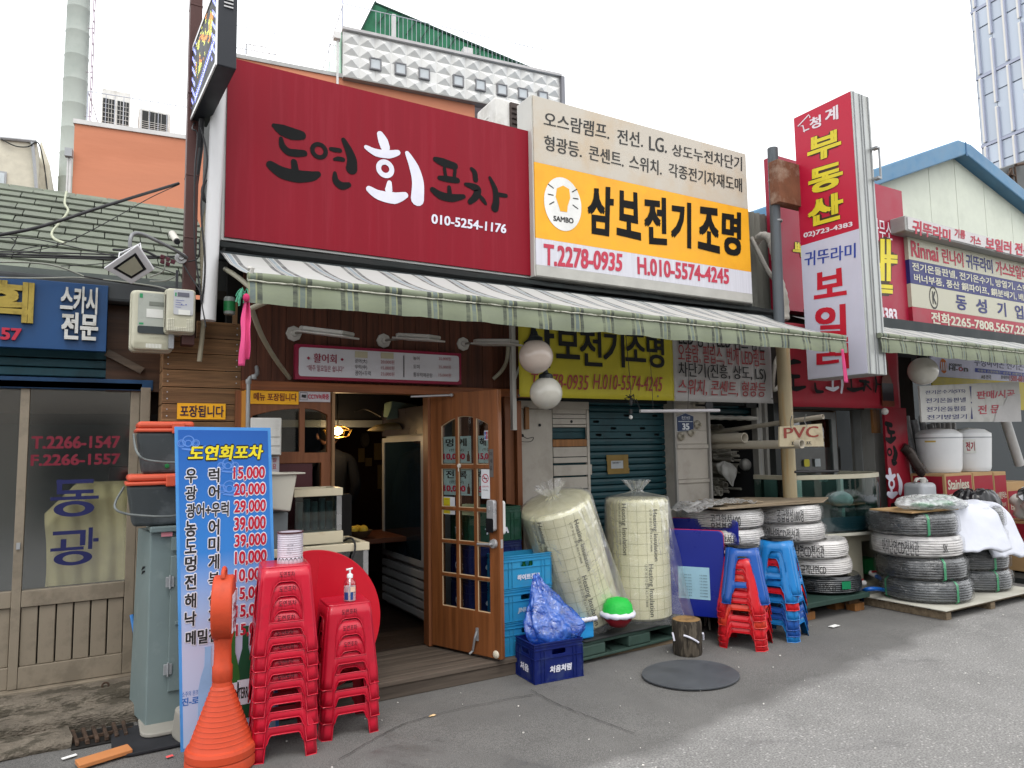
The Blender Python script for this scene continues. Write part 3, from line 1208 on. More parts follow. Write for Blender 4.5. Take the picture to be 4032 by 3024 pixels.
# concrete building and glass tower on the right
t_=thing('concrete_building','dark grey concrete building with rusty ladder behind the blue gable','building',(40,25,0))
Kc=[(53.173,20.206),(62.199,23.494),(60.83,15.521),(52.344,14.449)]
b=MB();b.prism([Kc[0],Kc[1],(Kc[1][0],3),(Kc[0][0]-1,3)],'y',25,30);b.build('wall',mat('dark_concrete','#5a5c5c',0.9,var=0.2,vs=.4,dirt='#3c3d3d',dirt_amt=.4,ds=.4),t_)
b=MB()
for p0,p1 in(((3975,668),(3985,790)),((3988,664),(4000,800))):
 pass
b.tube([(56.831,24.8,21.348),(56.853,24.8,18.728)],0.12,6);b.tube([(57.416,24.8,21.594),(57.525,24.8,18.839)],0.07,6)
b.tube([(56.584,24.7,21.151),(54.911,24.7,19.492)],0.05,5);b.tube([(57.388,24.7,21.648),(58.627,24.7,21.984)],0.12,5)
for p in[(56.702,24.7,20.755),(56.736,24.7,20.286),(56.771,24.7,19.818),(56.805,24.7,19.351)]:
 b.cbox(p,(.55,.2,.09))
b.build('rusty_ladder',M_rust,t_)

OX,OY,PT=218.0,100.0,261.5
t_=thing('glass_tower','tall glass office tower with stone fins at the right edge','tower',(OX,OY,0),R(PT))
M_tglass=mat('tower_glass','#a6b0bd',0.12,var=0.06,vs=.05,rnd=0.10,spec=0.8)
M_fin=mat('stone_fin','#cfccc6',0.7,var=0.1)
M_mull=mat('tower_mullion','#9a9fb0',0.5)
E_=[(-2.233,131.176),(-0.603,79.484),(12.03,117.855),(-2.003,127.166),(-1.303,106.74),(-1.029,86.288)]
ue=E_[0][0]
b=MB();b.box(ue-.3,ue+60,.35,40,0,230);b.build('core',mat('tower_core','#6d7480',0.5),t_,local=True)
fl=abs(E_[3][1]-E_[4][1])
uu=ue
fw=E_[2][0]-ue
mod=fw/3.6
zb=E_[4][1]
pg=MB();pg.box(0,1,.1,.3,0,1)
gl0=None
finm=MB();finm.box(0,1,-.35,.2,0,1)
rowsz=[zb+fl*k for k in range(-4,4)]
first=None
for r_,z0 in enumerate(rowsz):
 for c_ in range(7):
  u0=ue+(.35*mod if c_ else 0)+(c_-1 if c_ else 0)*mod
  wd=(mod if c_ else.35*mod)
  for(za,zb_)in((0.03,.70),(.72,.97)):
   if first is None:
    first=pg.build('window_pane',M_tglass,t_,local=True)
    o=first
   else:
    o=bpy.data.objects.new('window_pane',first.data);COL.objects.link(o);o.parent=t_
   o.location=(u0+mod*.02,rng.uniform(-.05,.05),z0+fl*za)
   o.scale=(wd-mod*.04,1,fl*(zb_-za))
fin0=mul0=None
for c_ in range(7):
 for r_,z0 in enumerate(rowsz):
  u0=ue+.35*mod+(c_)*mod
  if fin0 is None:
   fin0=finm.build('stone_fin',M_fin,t_,local=True);o=fin0
  else:
   o=bpy.data.objects.new('stone_fin',fin0.data);COL.objects.link(o);o.parent=t_
  o.location=(u0-mod*.16,0,z0+fl*(.04+(.5 if c_%2 else 0)))
  o.scale=(mod*.17,1,fl*.94)
  if mul0 is None:
   mul0=finm.build('mullion',M_mull,t_,local=True);o=mul0
  else:
   o=bpy.data.objects.new('mullion',mul0.data);COL.objects.link(o);o.parent=t_
  o.location=(u0+mod*.01,-.05,z0+fl*(.04+(.5 if c_%2 else 0)))
  o.scale=(mod*.1,1.5,fl*.92)
for r_,z0 in enumerate(rowsz):
 b=MB();b.box(ue-.2,ue+60,-.2,.3,z0-fl*.02,z0+fl*.02);b.build('floor_band',M_mull,t_,local=True)

# unseen building added behind the viewer to shade the street and darken glass reflections
t_=thing('added_facing_building','plain unseen building added across the street for shade and reflections','building',(2,-5,0))
b=MB();b.box(-14,22,-12,-7.5,0,4.2);b.build('wall',mat('facing_wall','#a5a198',.9,var=.2,vs=.4),t_)
for k in range(12):
 b=MB();b.box(-12+2.7*k,-10.2+2.7*k,-7.55,-7.49,.2,2.6);b.build('shopfront',mat('facing_glass','#22282c',.2),t_)

# ================================================================== the shuttered shop on the left
YL=5.5
M_shingle=mat('green_shingle','#666b60',0.9,var=0.14,vs=8,rnd=0.16,bump=0.35,bs=70,dirt='#78826f',dirt_amt=0.35,ds=5)
M_fascia=mat('dark_fascia','#3a3d3f',0.7,var=0.2,dirt='#22201e',dirt_amt=0.5,ds=3)
M_alu=mat('bronze_aluminium','#857b6c',0.5,var=0.08,vs=2,dirt='#4d463c',dirt_amt=0.35,ds=5,metal=0.1)
shop=thing('sign_maker_shop','low shop with a green shingle roof at the left edge','shop',(-0.6,YL,0))
ES,EE=V((-0.557,5.35,2.754)),V((0.432,5.35,2.809))
RS,RE=V((-0.746,6.9,3.763)),V((0.593,6.9,3.852))
ze,zr=(ES.z+EE.z)/2,(RS.z+RE.z)/2
xl,xr=-1.6,0.62
NRW=12
rows=[]
b=MB();b.add([(xl-.5,5.36,ze-.03),(xr+.1,5.36,ze-.03),(xr+.1,6.92,zr-.03),(xl-.5,6.92,zr-.03)],[(0,1,2,3)]);b.build('roof_deck',mat('roof_gap',(0.03,0.035,0.03),0.9),shop,solid=0.04)
sl=math.atan2(zr-ze,6.9-5.35)
ln=math.hypot(zr-ze,6.9-5.35)/NRW
shm=MB();shm.box(0,.243,0,ln*1.04,-.004,.008)
s0=None
for r_ in range(NRW):
 f=r_/NRW
 y,z=5.35+1.55*f,ze+(zr-ze)*f
 x=xl+(r_%2)*.125+rng.uniform(-.02,.02)
 while x<xr+.02:
  wv=rng.uniform(.85,1.1)
  if s0 is None:
   s0=shm.build('shingle',M_shingle,shop,local=True);o=s0
  else:
   o=bpy.data.objects.new('shingle',s0.data);COL.objects.link(o);o.parent=shop
  o.location=V((x,y,z+.004+rng.uniform(0,.004)))-shop.location
  o.rotation_euler=(sl-.10,rng.uniform(-.001,.001),rng.uniform(-.002,.002))
  o.scale=(wv,1,1)
  x+=.25*wv
b=MB()
x=xl
k=0
while x<xr+.05:
 bb=MB();bb.prism([(6.78,zr-.09),(6.9,zr+.01),(7.02,zr-.06)],'x',x,x+.225)
 bb.build('ridge_shingle',M_shingle,shop,bev=.004)
 x+=.23
b=MB();b.box(xl,0.55,5.30,5.42,ze-.17,ze-.03);b.build('eave_gutter',M_fascia,shop,bev=.02)
b=MB();b.box(xl,.55,5.34,5.36,ze-.03,ze+.012);b.build('eave_edge',mat('eave_grey','#5c6360',0.6),shop)
b=MB();b.box(xl,0.62,5.6,7.6,ze-.9,ze-.05);b.build('wall',mat('left_dark_wall','#3b3029',0.8,var=.2),shop)

# blue sign with brass letters
M_bluesign=mat('blue_enamel','#173f6b',0.4,var=0.12,vs=2.2,dirt='#16324d',dirt_amt=0.5,ds=1.6,stretch=(1,1,.5))
sy=5.28
SB=[(-0.623,2.68),(0.031,2.708),(0.032,2.272),(-0.606,2.266)]
t_=thing('blue_shop_sign','worn blue shop sign with brass and white raised letters over the sliding doors','sign',(SB[0][0],sy,SB[2][1]))
zt,zb_=SB[1][1],SB[2][1]
b=MB();b.box(SB[0][0]-.5,SB[1][0],sy,sy+.05,zb_,zt);b.build('board',M_bluesign,t_,bev=.003)
M_brass=mat('old_brass','#94813c',0.45,metal=0.35,var=.25,dirt='#6f5f2a',dirt_amt=0.6,ds=14)
M_letgrey=mat('letter_grey','#b6b7b4',0.5,var=.12,dirt='#8c8576',dirt_amt=0.5,ds=10)
M_red=mat('letter_red','#a8243a',0.5)
def raised(bodies,y,depth,m,parent,name='raised_lettering'):
 """letters with real thickness"""
 b=MB()
 for body,u0,v0,u1,v1,bold in bodies:
  ls_,fs1=text_layers(body,bold,3)
  vs=[q for l_ in ls_ for q in l_];fs=[tuple(i+k*len(ls_[0])for i in f)for k in range(len(ls_))for f in fs1]
  n=len(vs)
  vv=[(u0+(u1-u0)*a,y,v0+(v1-v0)*c)for a,c in vs]
  vb=[(p[0],y-depth-.0002*(i//len(ls_[0])),p[2])for i,p in enumerate(vv)]
  ff=[tuple(f)for f in fs]+[tuple(n+i for i in reversed(f))for f in fs]
  cnt={}
  for f in fs:
   for i in range(len(f)):
    e=(f[i],f[(i+1)%len(f)])
    cnt.setdefault((min(e),max(e)),[]).append(e)
  for k_,es in cnt.items():
   if len(es)==1:
    a_,c_=es[0]
    ff.append((a_,c_,c_+n,a_+n))
  b.add(vv+vb,ff)
 return b.build(name,m,parent)
raised([('획',-0.656,2.424,-0.368,2.68,.045)],sy,.03,M_brass,t_)
raised([('스카시',-0.23,2.506,-0.027,2.682,.035),('전문',-0.219,2.337,-0.018,2.51,.04)],sy,.03,M_letgrey,t_)
raised([('57',-0.53,2.314,-0.425,2.388,.04)],sy,.02,M_red,t_)
b=MB();b.box(SB[1][0]+.004,.62,5.45,5.58,ze-.75,ze-.17);b.build('wood_infill',wood('dark_brown_wood','#4a3324','#231811',along='x'),shop)

# roller shutter head and blue beam
M_teal=mat('teal_shutter','#1c4550',0.5,var=0.15,vs=2,dirt='#10272c',dirt_amt=0.5,ds=3)
t_=thing('roller_shutter','rolled up teal shutter under the blue sign','shutter',(-.6,5.5,2))
z0,z1=2.115,2.299
for k in range(3):
 b=MB();h=(z1-z0)/3
 b.box(-1.6,.3,5.46+.012*k,5.5+.012*k,z0+k*h+.004,z0+(k+1)*h-.004);b.build('slat',M_teal,t_,bev=.006)
b=MB();b.box(-1.6,.3,5.52,5.56,z0,z1+.1);b.build('backing',M_dark,t_)
z2=2.036
b=MB();b.box(-1.6,.32,5.44,5.56,z2,z0-.006);b.build('bottom_bar',mat('dark_blue_bar','#1c3f63',0.5,var=.2,dirt='#132a3d',dirt_amt=.5),t_,bev=.004)
b=MB();b.beam((0.036,5.42,2.284),(0.25,5.42,2.17),.03,.05);jitter(b,.008,14);b.build('broken_lath',wood('grey_lath','#5d5044','#2b241d',along='x'),t_)

# sliding doors
t_=thing('sliding_doors','brown aluminium sliding doors with red phone numbers and blue letters on the glass','door',(-.4,YL,.17))
zb0,zt0=.17,z2-.02
gz0,gz1=0.773,2.036
px_=[-0.431,-0.381,0.188,0.256]
mid=0.789
def rail(x0,x1,za,zb__,y0=5.47,y1=5.53,nm='frame',p=None):
 b=MB();b.box(x0,x1,y0,y1,za,zb__);return b.build(nm,M_alu,p or t_,bev=.003)
xA,xB,xC,xD=px_
leaf_=rail(xA,xB,zb0,gz1,nm='stile')
rail(xC,xD-.012,zb0,gz1,nm='stile')
rail(xD-.01,xD+.05,zb0-.02,gz1+.02,5.42,5.56,nm='jamb')
rail(-1.7,xA-.002,gz0-.11,gz0-.01,5.49,5.56,nm='middle_rail')
rail(xB+.002,xC-.002,gz0-.11,gz0-.01,nm='middle_rail')
rail(xB+.002,xC-.002,zb0,zb0+.13,nm='bottom_rail')
rail(-1.7,xA-.002,zb0,zb0+.13,5.49,5.56,nm='bottom_rail')
rail(-1.7,xD,gz1+.002,gz1+.05,5.44,5.58,nm='head')
rail(-1.7,xD+.06,zb0-.03,zb0-.003,5.42,5.6,nm='track')
n=6
wv=(xC-xB)/n
sm=MB();sm.box(.004,wv-.004,5.485-YL,5.515-YL,0,gz0-.112-zb0-.132)
so=None
for x0,dy,cnt in((xB,0,n),(xA-wv*8,.025,8)):
 for k in range(cnt):
  if so is None:
   so=sm.build('panel_slat',M_alu,t_,local=True,bev=.004);o=so
  else:
   o=bpy.data.objects.new('panel_slat',so.data);COL.objects.link(o);o.parent=t_
   md=o.modifiers.new('bevel','BEVEL');md.width=.004;md.segments=1
  o.location=V((x0+wv*k,YL+dy,zb0+.131))-t_.location
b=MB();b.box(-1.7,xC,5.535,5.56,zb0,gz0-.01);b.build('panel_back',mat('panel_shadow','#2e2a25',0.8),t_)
M_glass=glass_mat('window_glass',(.80,.84,.84),.05)
M_hazy=glass_mat('hazy_glass',(.82,.84,.82),.17,1.0,.12)  # extra mirror share gives these panes a hazy reflection
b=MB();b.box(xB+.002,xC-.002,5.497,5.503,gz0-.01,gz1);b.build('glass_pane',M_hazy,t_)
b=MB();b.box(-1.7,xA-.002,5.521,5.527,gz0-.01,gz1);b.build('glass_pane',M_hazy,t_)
M_redfilm=mat('red_film','#701a2c',0.5)
lt=Lt(PY(5.497))
lt.add('T.2266-1547',-0.365,1.649,0.134,1.731,.035)
lt.add('F.2266-1557',-0.364,1.54,0.138,1.613,.035)
lt.build(M_redfilm,t_,'red_lettering')
lt=Lt(PY(5.497))
# the two big characters cut from film: bars and rings
for q in((-0.219,1.424,-0.012,1.442),(-0.216,1.358,-0.187,1.449),(-0.216,1.358,-0.01,1.374),(-0.111,1.327,-0.078,1.354),(-0.249,1.319,0.021,1.333),
  (-0.228,1.097,-0.046,1.113),(-0.077,1.017,-0.046,1.113),(-0.183,1.01,-0.152,1.065),(-0.238,0.995,-0.054,1.007),(-0.03,0.99,-0.006,1.13),(-0.003,1.036,0.029,1.058)):
 lt.rect(q[0],q[1]-(.004 if q[2]-q[0]>.06 else 0),q[2],q[3]+(.004 if q[2]-q[0]>.06 else 0))
for c in([(-0.116,1.257),(-0.007,1.251),(-0.118,1.306)],[(-0.111,0.94),(-0.008,0.931),(-0.113,0.984)]):
 r_=c[1][0]-c[0][0]
 lt.ring(c[0],r_*.56,r_*1.04,36,sy=abs(c[2][1]-c[0][1])/r_)
lt.build(mat('navy_film','#1c2050',0.5),t_,'blue_lettering')
b=MB();b.cbox((xB-.025,5.462,1.044),(.02,.015,.04));b.build('lock',M_grey_metal,t_)
# what stands inside: a room with a pale folded curtain and a strip lamp
room=thing('shop_interior','dim room behind the sliding doors with shelves','room',(-.6,6.6,0))
M_rwall=mat('interior_grey','#6a6e6f',0.9,var=.15)
b=MB();b.box(-2.6,.62,7.5,7.56,0,2.6);b.build('back_wall',M_rwall,room)
b=MB();b.box(.60,.64,5.6,7.5,0,2.6);b.build('side_wall',M_rwall,room)
b=MB();b.box(-2.6,.62,5.58,7.5,2.2,2.24);b.build('ceiling',mat('interior_ceiling','#5e6468',0.9),room)
b=MB();b.box(-2.6,.62,5.62,7.5,.1,.14);b.build('floor',M_rwall,room)
b=MB()
for k in range(3):
 b.box(-.2+.3*k,.06+.3*k,7.2,7.45,1.0+.1*k,1.3+.2*k)
b.build('box_row',mat('interior_boxes','#3b444c',.8,rnd=.2),room)
def cloth(u,v):
 x=-.29+.54*u+.03*sin(v*3)
 z=.50+.92*v-.10*(1-min(1,u*3))*v*2
 return(x,5.60+.012*sin(u*34+v*3)+.02*noise.noise(V((u*6,v*5,2)))+.10*(v>.9)*(v-.9)*10,z)
b=MB();b.grid(cloth,60,30)
tag(b.build('paper_sheet',mat('yellowed_sheet','#dccda0',.8,var=.2),smooth=180,solid=.003),'yellowed paper sheet hanging behind the glass of the sliding door','sheet')
b=MB();b.tube([(-1.3,6.5,2.10),(-.31,6.3,2.12)],.016,8)
tag(b.build('strip_lamp',mat('lamp_tube',(.9,.95,1),.5,emit=(.8,.92,1),estr=6)),'lit fluorescent strip lamp under the ceiling inside the left shop','lamp')

# bamboo and a blue stick in the gap beside the cabinet
b=MB();b.tube([(0.229,5.35,0.565),(0.264,5.3,0.379)],.012,8)
tag(b.build('blue_stick',mat('blue_stick','#3f7fc4',.5)),'light blue plastic stick poking out between the sliding door and the grey cabinet','stick')

# ------------------------------------------------------------------ wood clad pier with the meters
M_deckw=wood('weathered_board','#94704e','#2c2119',along='x',amt=.8,rough=.75,rnd=.2)
pier=thing('clad_pier','pier clad in brown weathered grooved boards between the two shops','pier',(.6,5.15,0))
tops=[2.497,2.379,2.271,2.159,2.043,1.93,1.815,1.7]
pxl,pxr=0.357,0.843
pxm=0.556
zs=tops+[tops[-1]-.115*k for k in range(1,14)]
def board(x0,x1,z0,z1,y0=5.15,parent=pier,ax='x'):
 b=MB();b.box(x0,x1,y0,y0+.024,z0+.003,z1-.003)
 ng=max(3,int((z1-z0)/.009))
 o=b.build('board',M_deckw,parent,bev=.002)
 g_=MB()
 return o
for i in range(len(zs)-1):
 if zs[i]<.1:
  break
 board(pxm if i==0 else pxl,pxr,zs[i+1],zs[i])
for i in range(1,len(zs)-1):
 if zs[i]<.1:
  break
 b=MB();b.box(pxl+.002,pxl+.026,5.176,5.50,zs[i+1]+.003,zs[i]-.003);b.build('side_board',M_deckw,pier,bev=.002)
# grooves of the decking: fine relief lines as one joined part
b=MB()
for i in range(len(zs)-1):
 if zs[i]<1.2:
  break
 k=0
 z=zs[i]-.012
 while z>zs[i+1]+.01:
  b.box(pxl+.004 if i else pxm+.004,pxr-.004,5.1475,5.1502,z,z+.0035)
  z-=.0085
struct(b.build('groove_ridges',M_deckw,pier),'stuff')
M_nail=mat('steel_screw',(.45,.45,.46),.35,metal=.8)
b=MB()
for i in range(7):
 for px__ in(pxr-.03,pxl+.03)if i else(pxr-.03,):
  for dz in(.022,-.022):
   zc=(zs[i]+zs[i+1])/2+dz
   b.lathe([(.0001,.004),(.004,.003),(.005,0)],8,Matrix.Translation((px__,5.146,zc))@Matrix.Rotation(PI/2,4,'X'))
struct(b.build('screws',M_nail,pier),'stuff')
b=MB();b.box(pxl+.03,pxr-.002,5.18,5.6,.0,zs[1]-.02);b.build('core',mat('pier_core','#2a2420',.9),pier)
# yellow takeaway sign on the pier
M_yel=mat('yellow_plate','#e8a81c',.45,var=.05)
t_=thing('takeaway_sign','small yellow sign plate with dark Korean letters on the clad pier','sign',(0.453,5.14,1.827))
q=(0.448,1.83,0.746,1.936)
b=MB();b.box(q[0],q[2],5.135,5.144,q[1],q[3]);b.build('plate',M_yel,t_)
lt=Lt(PY(5.135));lt.add('포장됩니다',0.465,1.844,0.735,1.922,.025);lt.build(mat('dark_purple_ink','#2b1a35',.5),t_)

# electricity meters
M_mbody=mat('meter_body','#b9b7a4',.45,var=.06,dirt='#8a8772',dirt_amt=.3,ds=4)
M_clear=glass_mat('meter_window',(.85,.88,.86),.06)
def meter(name,q,y,label,dep):
 x0,z0,x1,z1=q
 t=thing(name,label,'electricity meter',(x0,y,z0))
 w_,h=x1-x0,z1-z0
 b=MB();b.prism(rrect(x0,z0,x1,z1,w_*.12),'y',y-dep*.55,y);b.build('back_box',M_mbody,t,bev=.008)
 b=MB();b.prism(rrect(x0+w_*.04,z0+h*.02,x1-w_*.02,z1-h*.02,w_*.12),'y',y-dep,y-dep*.551);b.build('cover',M_mbody,t,bev=.016,seg=3)
 return t
q=(0.153,2.251,0.402,2.645)
t_=meter('electricity_meter',q,5.1,'large cream electricity meter box left of the smaller one',.12)
x0,z0,x1,z1=q;w_,h=x1-x0,z1-z0
yb_=4.979
b=MB();b.prism(rrect(x0+w_*.17,z0+h*.28,x1-w_*.06,z1-h*.06,.02),'y',yb_-.004,yb_);wn=b.build('window',mat('meter_face','#9fa39b',.3,var=.05),t_)
b=MB();b.prism(rrect(x0+w_*.17,z0+h*.28,x1-w_*.06,z0+h*.40,.012),'y',yb_-.007,yb_-.0045);b.build('dark_strip',mat('meter_dark','#2b3133',.2),wn)
b=MB();b.box(x0+w_*.42,x0+w_*.76,yb_-.008,yb_-.0045,z0+h*.74,z0+h*.80);b.build('display',mat('lcd','#70756c',.3),wn)
b=MB();b.box(x0+w_*.36,x0+w_*.74,yb_-.007,yb_-.0045,z0+h*.54,z0+h*.68);b.build('paper_label',mat('label_white','#cfd0cb',.6),wn)
lt=Lt(PY(yb_-.0045),.001);lt.rect(x0+w_*.2,z1-h*.15,x0+w_*.27,z1-h*.08);lt.rect(x0+w_*.2,z0+h*.42,x0+w_*.3,z0+h*.45);lt.build(mat('label_green','#2f8a5a',.5),wn,'green_mark')
b=MB();b.box(x0+w_*.36,x0+w_*.72,yb_-.002,yb_+.001,z0+h*.05,z0+h*.12);b.build('strip_label',mat('label_white','#cfd0cb',.6),t_)
b=MB()
for k in range(26):
 xx=x0+w_*(.1+.85*k/26)
 b.box(xx,xx+w_*.012,yb_-.003,yb_+.002,z0+h*.03,z0+h*.145)
struct(b.build('ribs',M_mbody,t_),'stuff')
lt=Lt(PY(yb_),.001);lt.add('KEPCO',x0+w_*.45,z0+h*.2,x0+w_*.8,z0+h*.235,.01);lt.build(mat('emboss','#a3a190',.5),t_)
q=(0.342,2.361,0.521,2.653)
t_=meter('electricity_meter',q,5.02,'small cream electricity meter mounted in front of the steel post',.14)
x0,z0,x1,z1=q;w_,h=x1-x0,z1-z0
yb_=4.879
b=MB();b.prism(rrect(x0+w_*.26,z0+h*.4,x1-w_*.1,z1-h*.05,.012),'y',yb_-.004,yb_);wn=b.build('window',mat('meter_face2','#aeb0b4',.3,var=.05),t_)
b=MB();b.box(x0+w_*.38,x0+w_*.76,yb_-.007,yb_-.0045,z1-h*.2,z1-h*.11);b.build('display',mat('lcd2','#5a5a66',.3),wn)
b=MB();b.box(x0+w_*.42,x0+w_*.8,yb_-.009,yb_-.0045,z0+h*.40,z0+h*.51);b.build('paper_label',mat('label_white','#cfd0cb',.6),wn)
lt=Lt(PY(yb_-.0045),.001)
for k in range(4):
 lt.rect(x0+w_*.32,z0+h*(.56+.05*k),x0+w_*(.5+.1*(k%2)),z0+h*(.57+.05*k))
lt.disc((x0+w_*.52,z0+h*.63),.004);lt.disc((x0+w_*.66,z0+h*.63),.004)
lt.build(mat('label_ink','#5b62a0',.5),wn,'print')
lt=Lt(PY(yb_-.0045),.001);lt.rect(x0+w_*.3,z1-h*.2,x0+w_*.35,z1-h*.12);lt.build(MATS['label_green'],wn,'green_mark')
b=MB()
for r_ in range(9):
 for c_ in range(15):
  if 3<c_<11 and r_>2:
   continue
  b.cbox((x0+w_*(.1+.055*c_),yb_-.002,z0+h*(.06+.03*r_)),(w_*.035,.006,h*.018))
struct(b.build('vent_studs',mat('stud_pale','#d5d3c4',.35),t_),'stuff')
b=MB()
for r_ in range(22):
 b.cbox((x0+w_*.02,yb_+.045,z0+h*(.15+.033*r_)),(.006,.03,h*.015))
struct(b.build('side_vents',mat('vent_dark','#77756a',.6),t_),'stuff')
b=MB();b.box(x0+.03,x0+.06,4.95,5.0,z0-.09,z0);b.build('conduit',M_grey_metal,t_)

# ------------------------------------------------------------------ brown steel post with the LED sign
M_brown=mat('brown_steel','#4a2f2c',.55,var=.15,vs=3,dirt='#2b1b19',dirt_amt=.5,ds=2.5,metal=.1,stretch=(1,1,.4))
px0,px1,px2=0.427,0.448,0.523
t_=thing('steel_post','dark brown square steel post carrying the LED sign','post',(px1,4.95,1.9))
b=MB();b.box(px1,px2,4.95,5.05,2.3,6.6);b.build('post',M_brown,t_,bev=.004)
for z in(3.0,3.42,3.98,4.6):
 b=MB();b.box(px1-.002,px2+.002,4.947,5.053,z,z+.012);b.build('weld',M_brown,t_,bev=.003)
b=MB();b.plate([(px1-.13,4.72),(px1,4.72),(px1,4.82),(px1-.13,4.82)],[],'y',4.99,5.0);b.build('bracket',mat('black_steel','#26272a',.5),t_)
b=MB();q=V((0.426,4.9,2.706));b.cbox(q+V((-.02,0,.0)),(.014,.02,.12));b.build('slotted_bracket',mat('black_steel','#26272a',.5),t_)

M_pvc=mat('white_pvc','#c5c5c6',.4,var=.05,dirt='#9b978d',dirt_amt=.35,ds=3,stretch=(1,1,.3))
t_=thing('rain_pipe','white plastic rain pipe between the steel post and the red sign','pipe',(.6,4.85,2.3))
pa,pb=V((0.59,4.85,2.449)),V((0.635,4.85,3.851))
b=MB();b.tube([(pa.x,4.85,pa.z),(pa.x+.02,4.85,3.4),(pa.x+.05,4.85,4.7)],.046,20);b.build('pipe',M_pvc,t_,smooth=60)

# LED sign: box hung from the post, seen from below
M_ledframe=mat('black_cabinet','#202329',.45,var=.1)
t_=thing('led_sign','black LED display box hung from the steel post above the street','sign',(.5,4.6,3.8),0)
dirv=V((.05,-.87,0)).normalized()
nrm=V((-dirv.y,dirv.x,0))*-1 # towards -x
fa,ne=V((.47,5.02,3.80)),V((.52,4.15,3.80))
th=.105
def led_pt(u,v,o=0.0):
 return fa+(ne-fa)*u+V((-.9984,-.0573,0))*o+V((0,0,v))
HL=.5
b=MB()
A0,A1,B0,B1=led_pt(0,0),led_pt(1,0),led_pt(0,0,-th),led_pt(1,0,-th)
up=V((0,0,HL))
b.add([A0,A1,B1,B0,A0+up,A1+up,B1+up,B0+up],[(0,1,2,3),(4,5,6,7),(0,1,5,4),(1,2,6,5),(2,3,7,6),(3,0,4,7)])
b.build('cabinet',M_ledframe,t_,bev=.006)
b=MB()
for(ua,ub,va,vb)in((-.004,1.004,-.004,.018),(-.004,1.004,HL-.018,HL+.004),(-.004,.02,.018,HL-.018),(.985,1.004,.018,HL-.018)):
 vs=[led_pt(u,v,o)for o in(.001,.010)for u,v in((ua,va),(ub,va),(ub,vb),(ua,vb))]
 b.add(vs,[(0,1,2,3),(4,5,6,7),(0,1,5,4),(1,2,6,5),(2,3,7,6),(3,0,4,7)])
b.build('edge_trim',mat('pale_trim_metal',(.6,.6,.6),.35,metal=.4),t_)
b=MB()
va,vb=.02,HL-.02
b.add([led_pt(.02,va,.004),led_pt(.985,va,.004),led_pt(.985,vb,.004),led_pt(.02,vb,.004)],[(0,1,2,3)])
sc=b.build('screen',mat('led_screen',(.035,.036,.04),.6),t_)
# lit diodes: a flower in yellow and orange, a run of blue-white letters
dots={'yellow':MB(),'orange':MB(),'blue':MB(),'white':MB()}
NU,NV=150,80
for i in range(NU):
 for j in range(NV):
  u,v=(i+.5)/NU,(j+.5)/NV
  cl=None
  nn=noise.noise(V((u*7,v*5,3)))+.5*noise.noise(V((u*19,v*13,8)))
  if u>.22 and v>.30+.25*u and nn>.12 and(i%3)and(j%3!=1):
   cl='orange' if nn>.42 or(u+v)%.31<.09 else 'yellow'
  for c0 in(.02,.06,.12):
   if abs(v-(c0+.30*u))<.010 and.22<u<.95 and(i+j)%4:
    cl='white' if c0==.06 else 'blue'
  if(u<.22 or u>.84)and sin(v*40+u*60)>.3 and i%2 and v>.12:
   cl='blue' if(i+j)%5 else 'white'
  if cl is None:
   continue
  uu,vv=.02+.965*u,va+(vb-va)*v
  s_=.0021
  w_=.0024
  dots[cl].add([led_pt(uu-w_,vv-s_,.0065),led_pt(uu+w_,vv-s_,.0065),led_pt(uu+w_,vv+s_,.0065),led_pt(uu-w_,vv+s_,.0065)],[(0,1,2,3)])
for nm,c,e in(('yellow',(.75,.8,.1),2.2),('orange',(1,.35,.05),2.2),('blue',(.25,.3,1),3),('white',(.8,.85,1),3)):
 struct(dots[nm].build('lit_diodes',mat('diode_'+nm,c,.5,emit=c,estr=e),sc,fix=False),'stuff')
b=MB()
q=led_pt(1.0,.30,-.055)
for k in range(5):
 b.cbox(led_pt(1.006,.36+.022*k,-.055),(.05,.006,.008))
b.build('vent_grille',mat('vent_pale',(.45,.45,.45),.5),t_)
b=MB();b.tube([led_pt(.15,-.0,-.05),V((.53,4.96,3.62)),V((.50,4.97,3.3))],.018,8);b.build('hanger',mat('black_steel','#26272a',.5),t_)
b=MB()
b.tube(catmull([led_pt(.06,0,-.02),V((.47,4.86,3.70)),V((.50,4.85,3.66)),V((.49,4.86,3.4)),V((.5,4.86,2.95)),V((.53,4.86,2.7)),V((.57,4.8,2.4))],6),.005,6)
b.tube(catmull([V((.52,4.86,3.72)),V((.56,4.84,3.5)),V((.53,4.84,3.2)),V((.56,4.82,2.8)),V((.545,4.82,2.55))],6),.006,6)
M_blackcable=mat('black_cable',(.02,.02,.022),.5)
tag(b.build('sign_cable',M_blackcable,smooth=60),'black cables hanging from the LED sign down along the steel post','cable')
b=MB()
for k in range(6):
 c=V((.585+.002*k,4.93-.006*k,3.32))
 b.tube([c+V((.045*cos(a),.01*sin(a*2),(.075+.003*k)*sin(a)))for a in[2*PI*j/20 for j in range(20)]],.005,6,closed=True)
tag(b.build('cable_coil',M_blackcable,smooth=60),'coiled black cable hung behind the white rain pipe','cable')
b=MB()
b.tube(catmull([V((.60,5.0,3.3)),V((.56,4.99,3.05)),V((.565,4.98,2.8)),V((.58,5.0,2.5)),V((.56,5.0,2.2))],6),.016,8)
tag(b.build('flexible_conduit',mat('grey_beige_conduit','#8d8673',.6),smooth=60),'beige flexible conduit running down behind the white rain pipe','conduit')

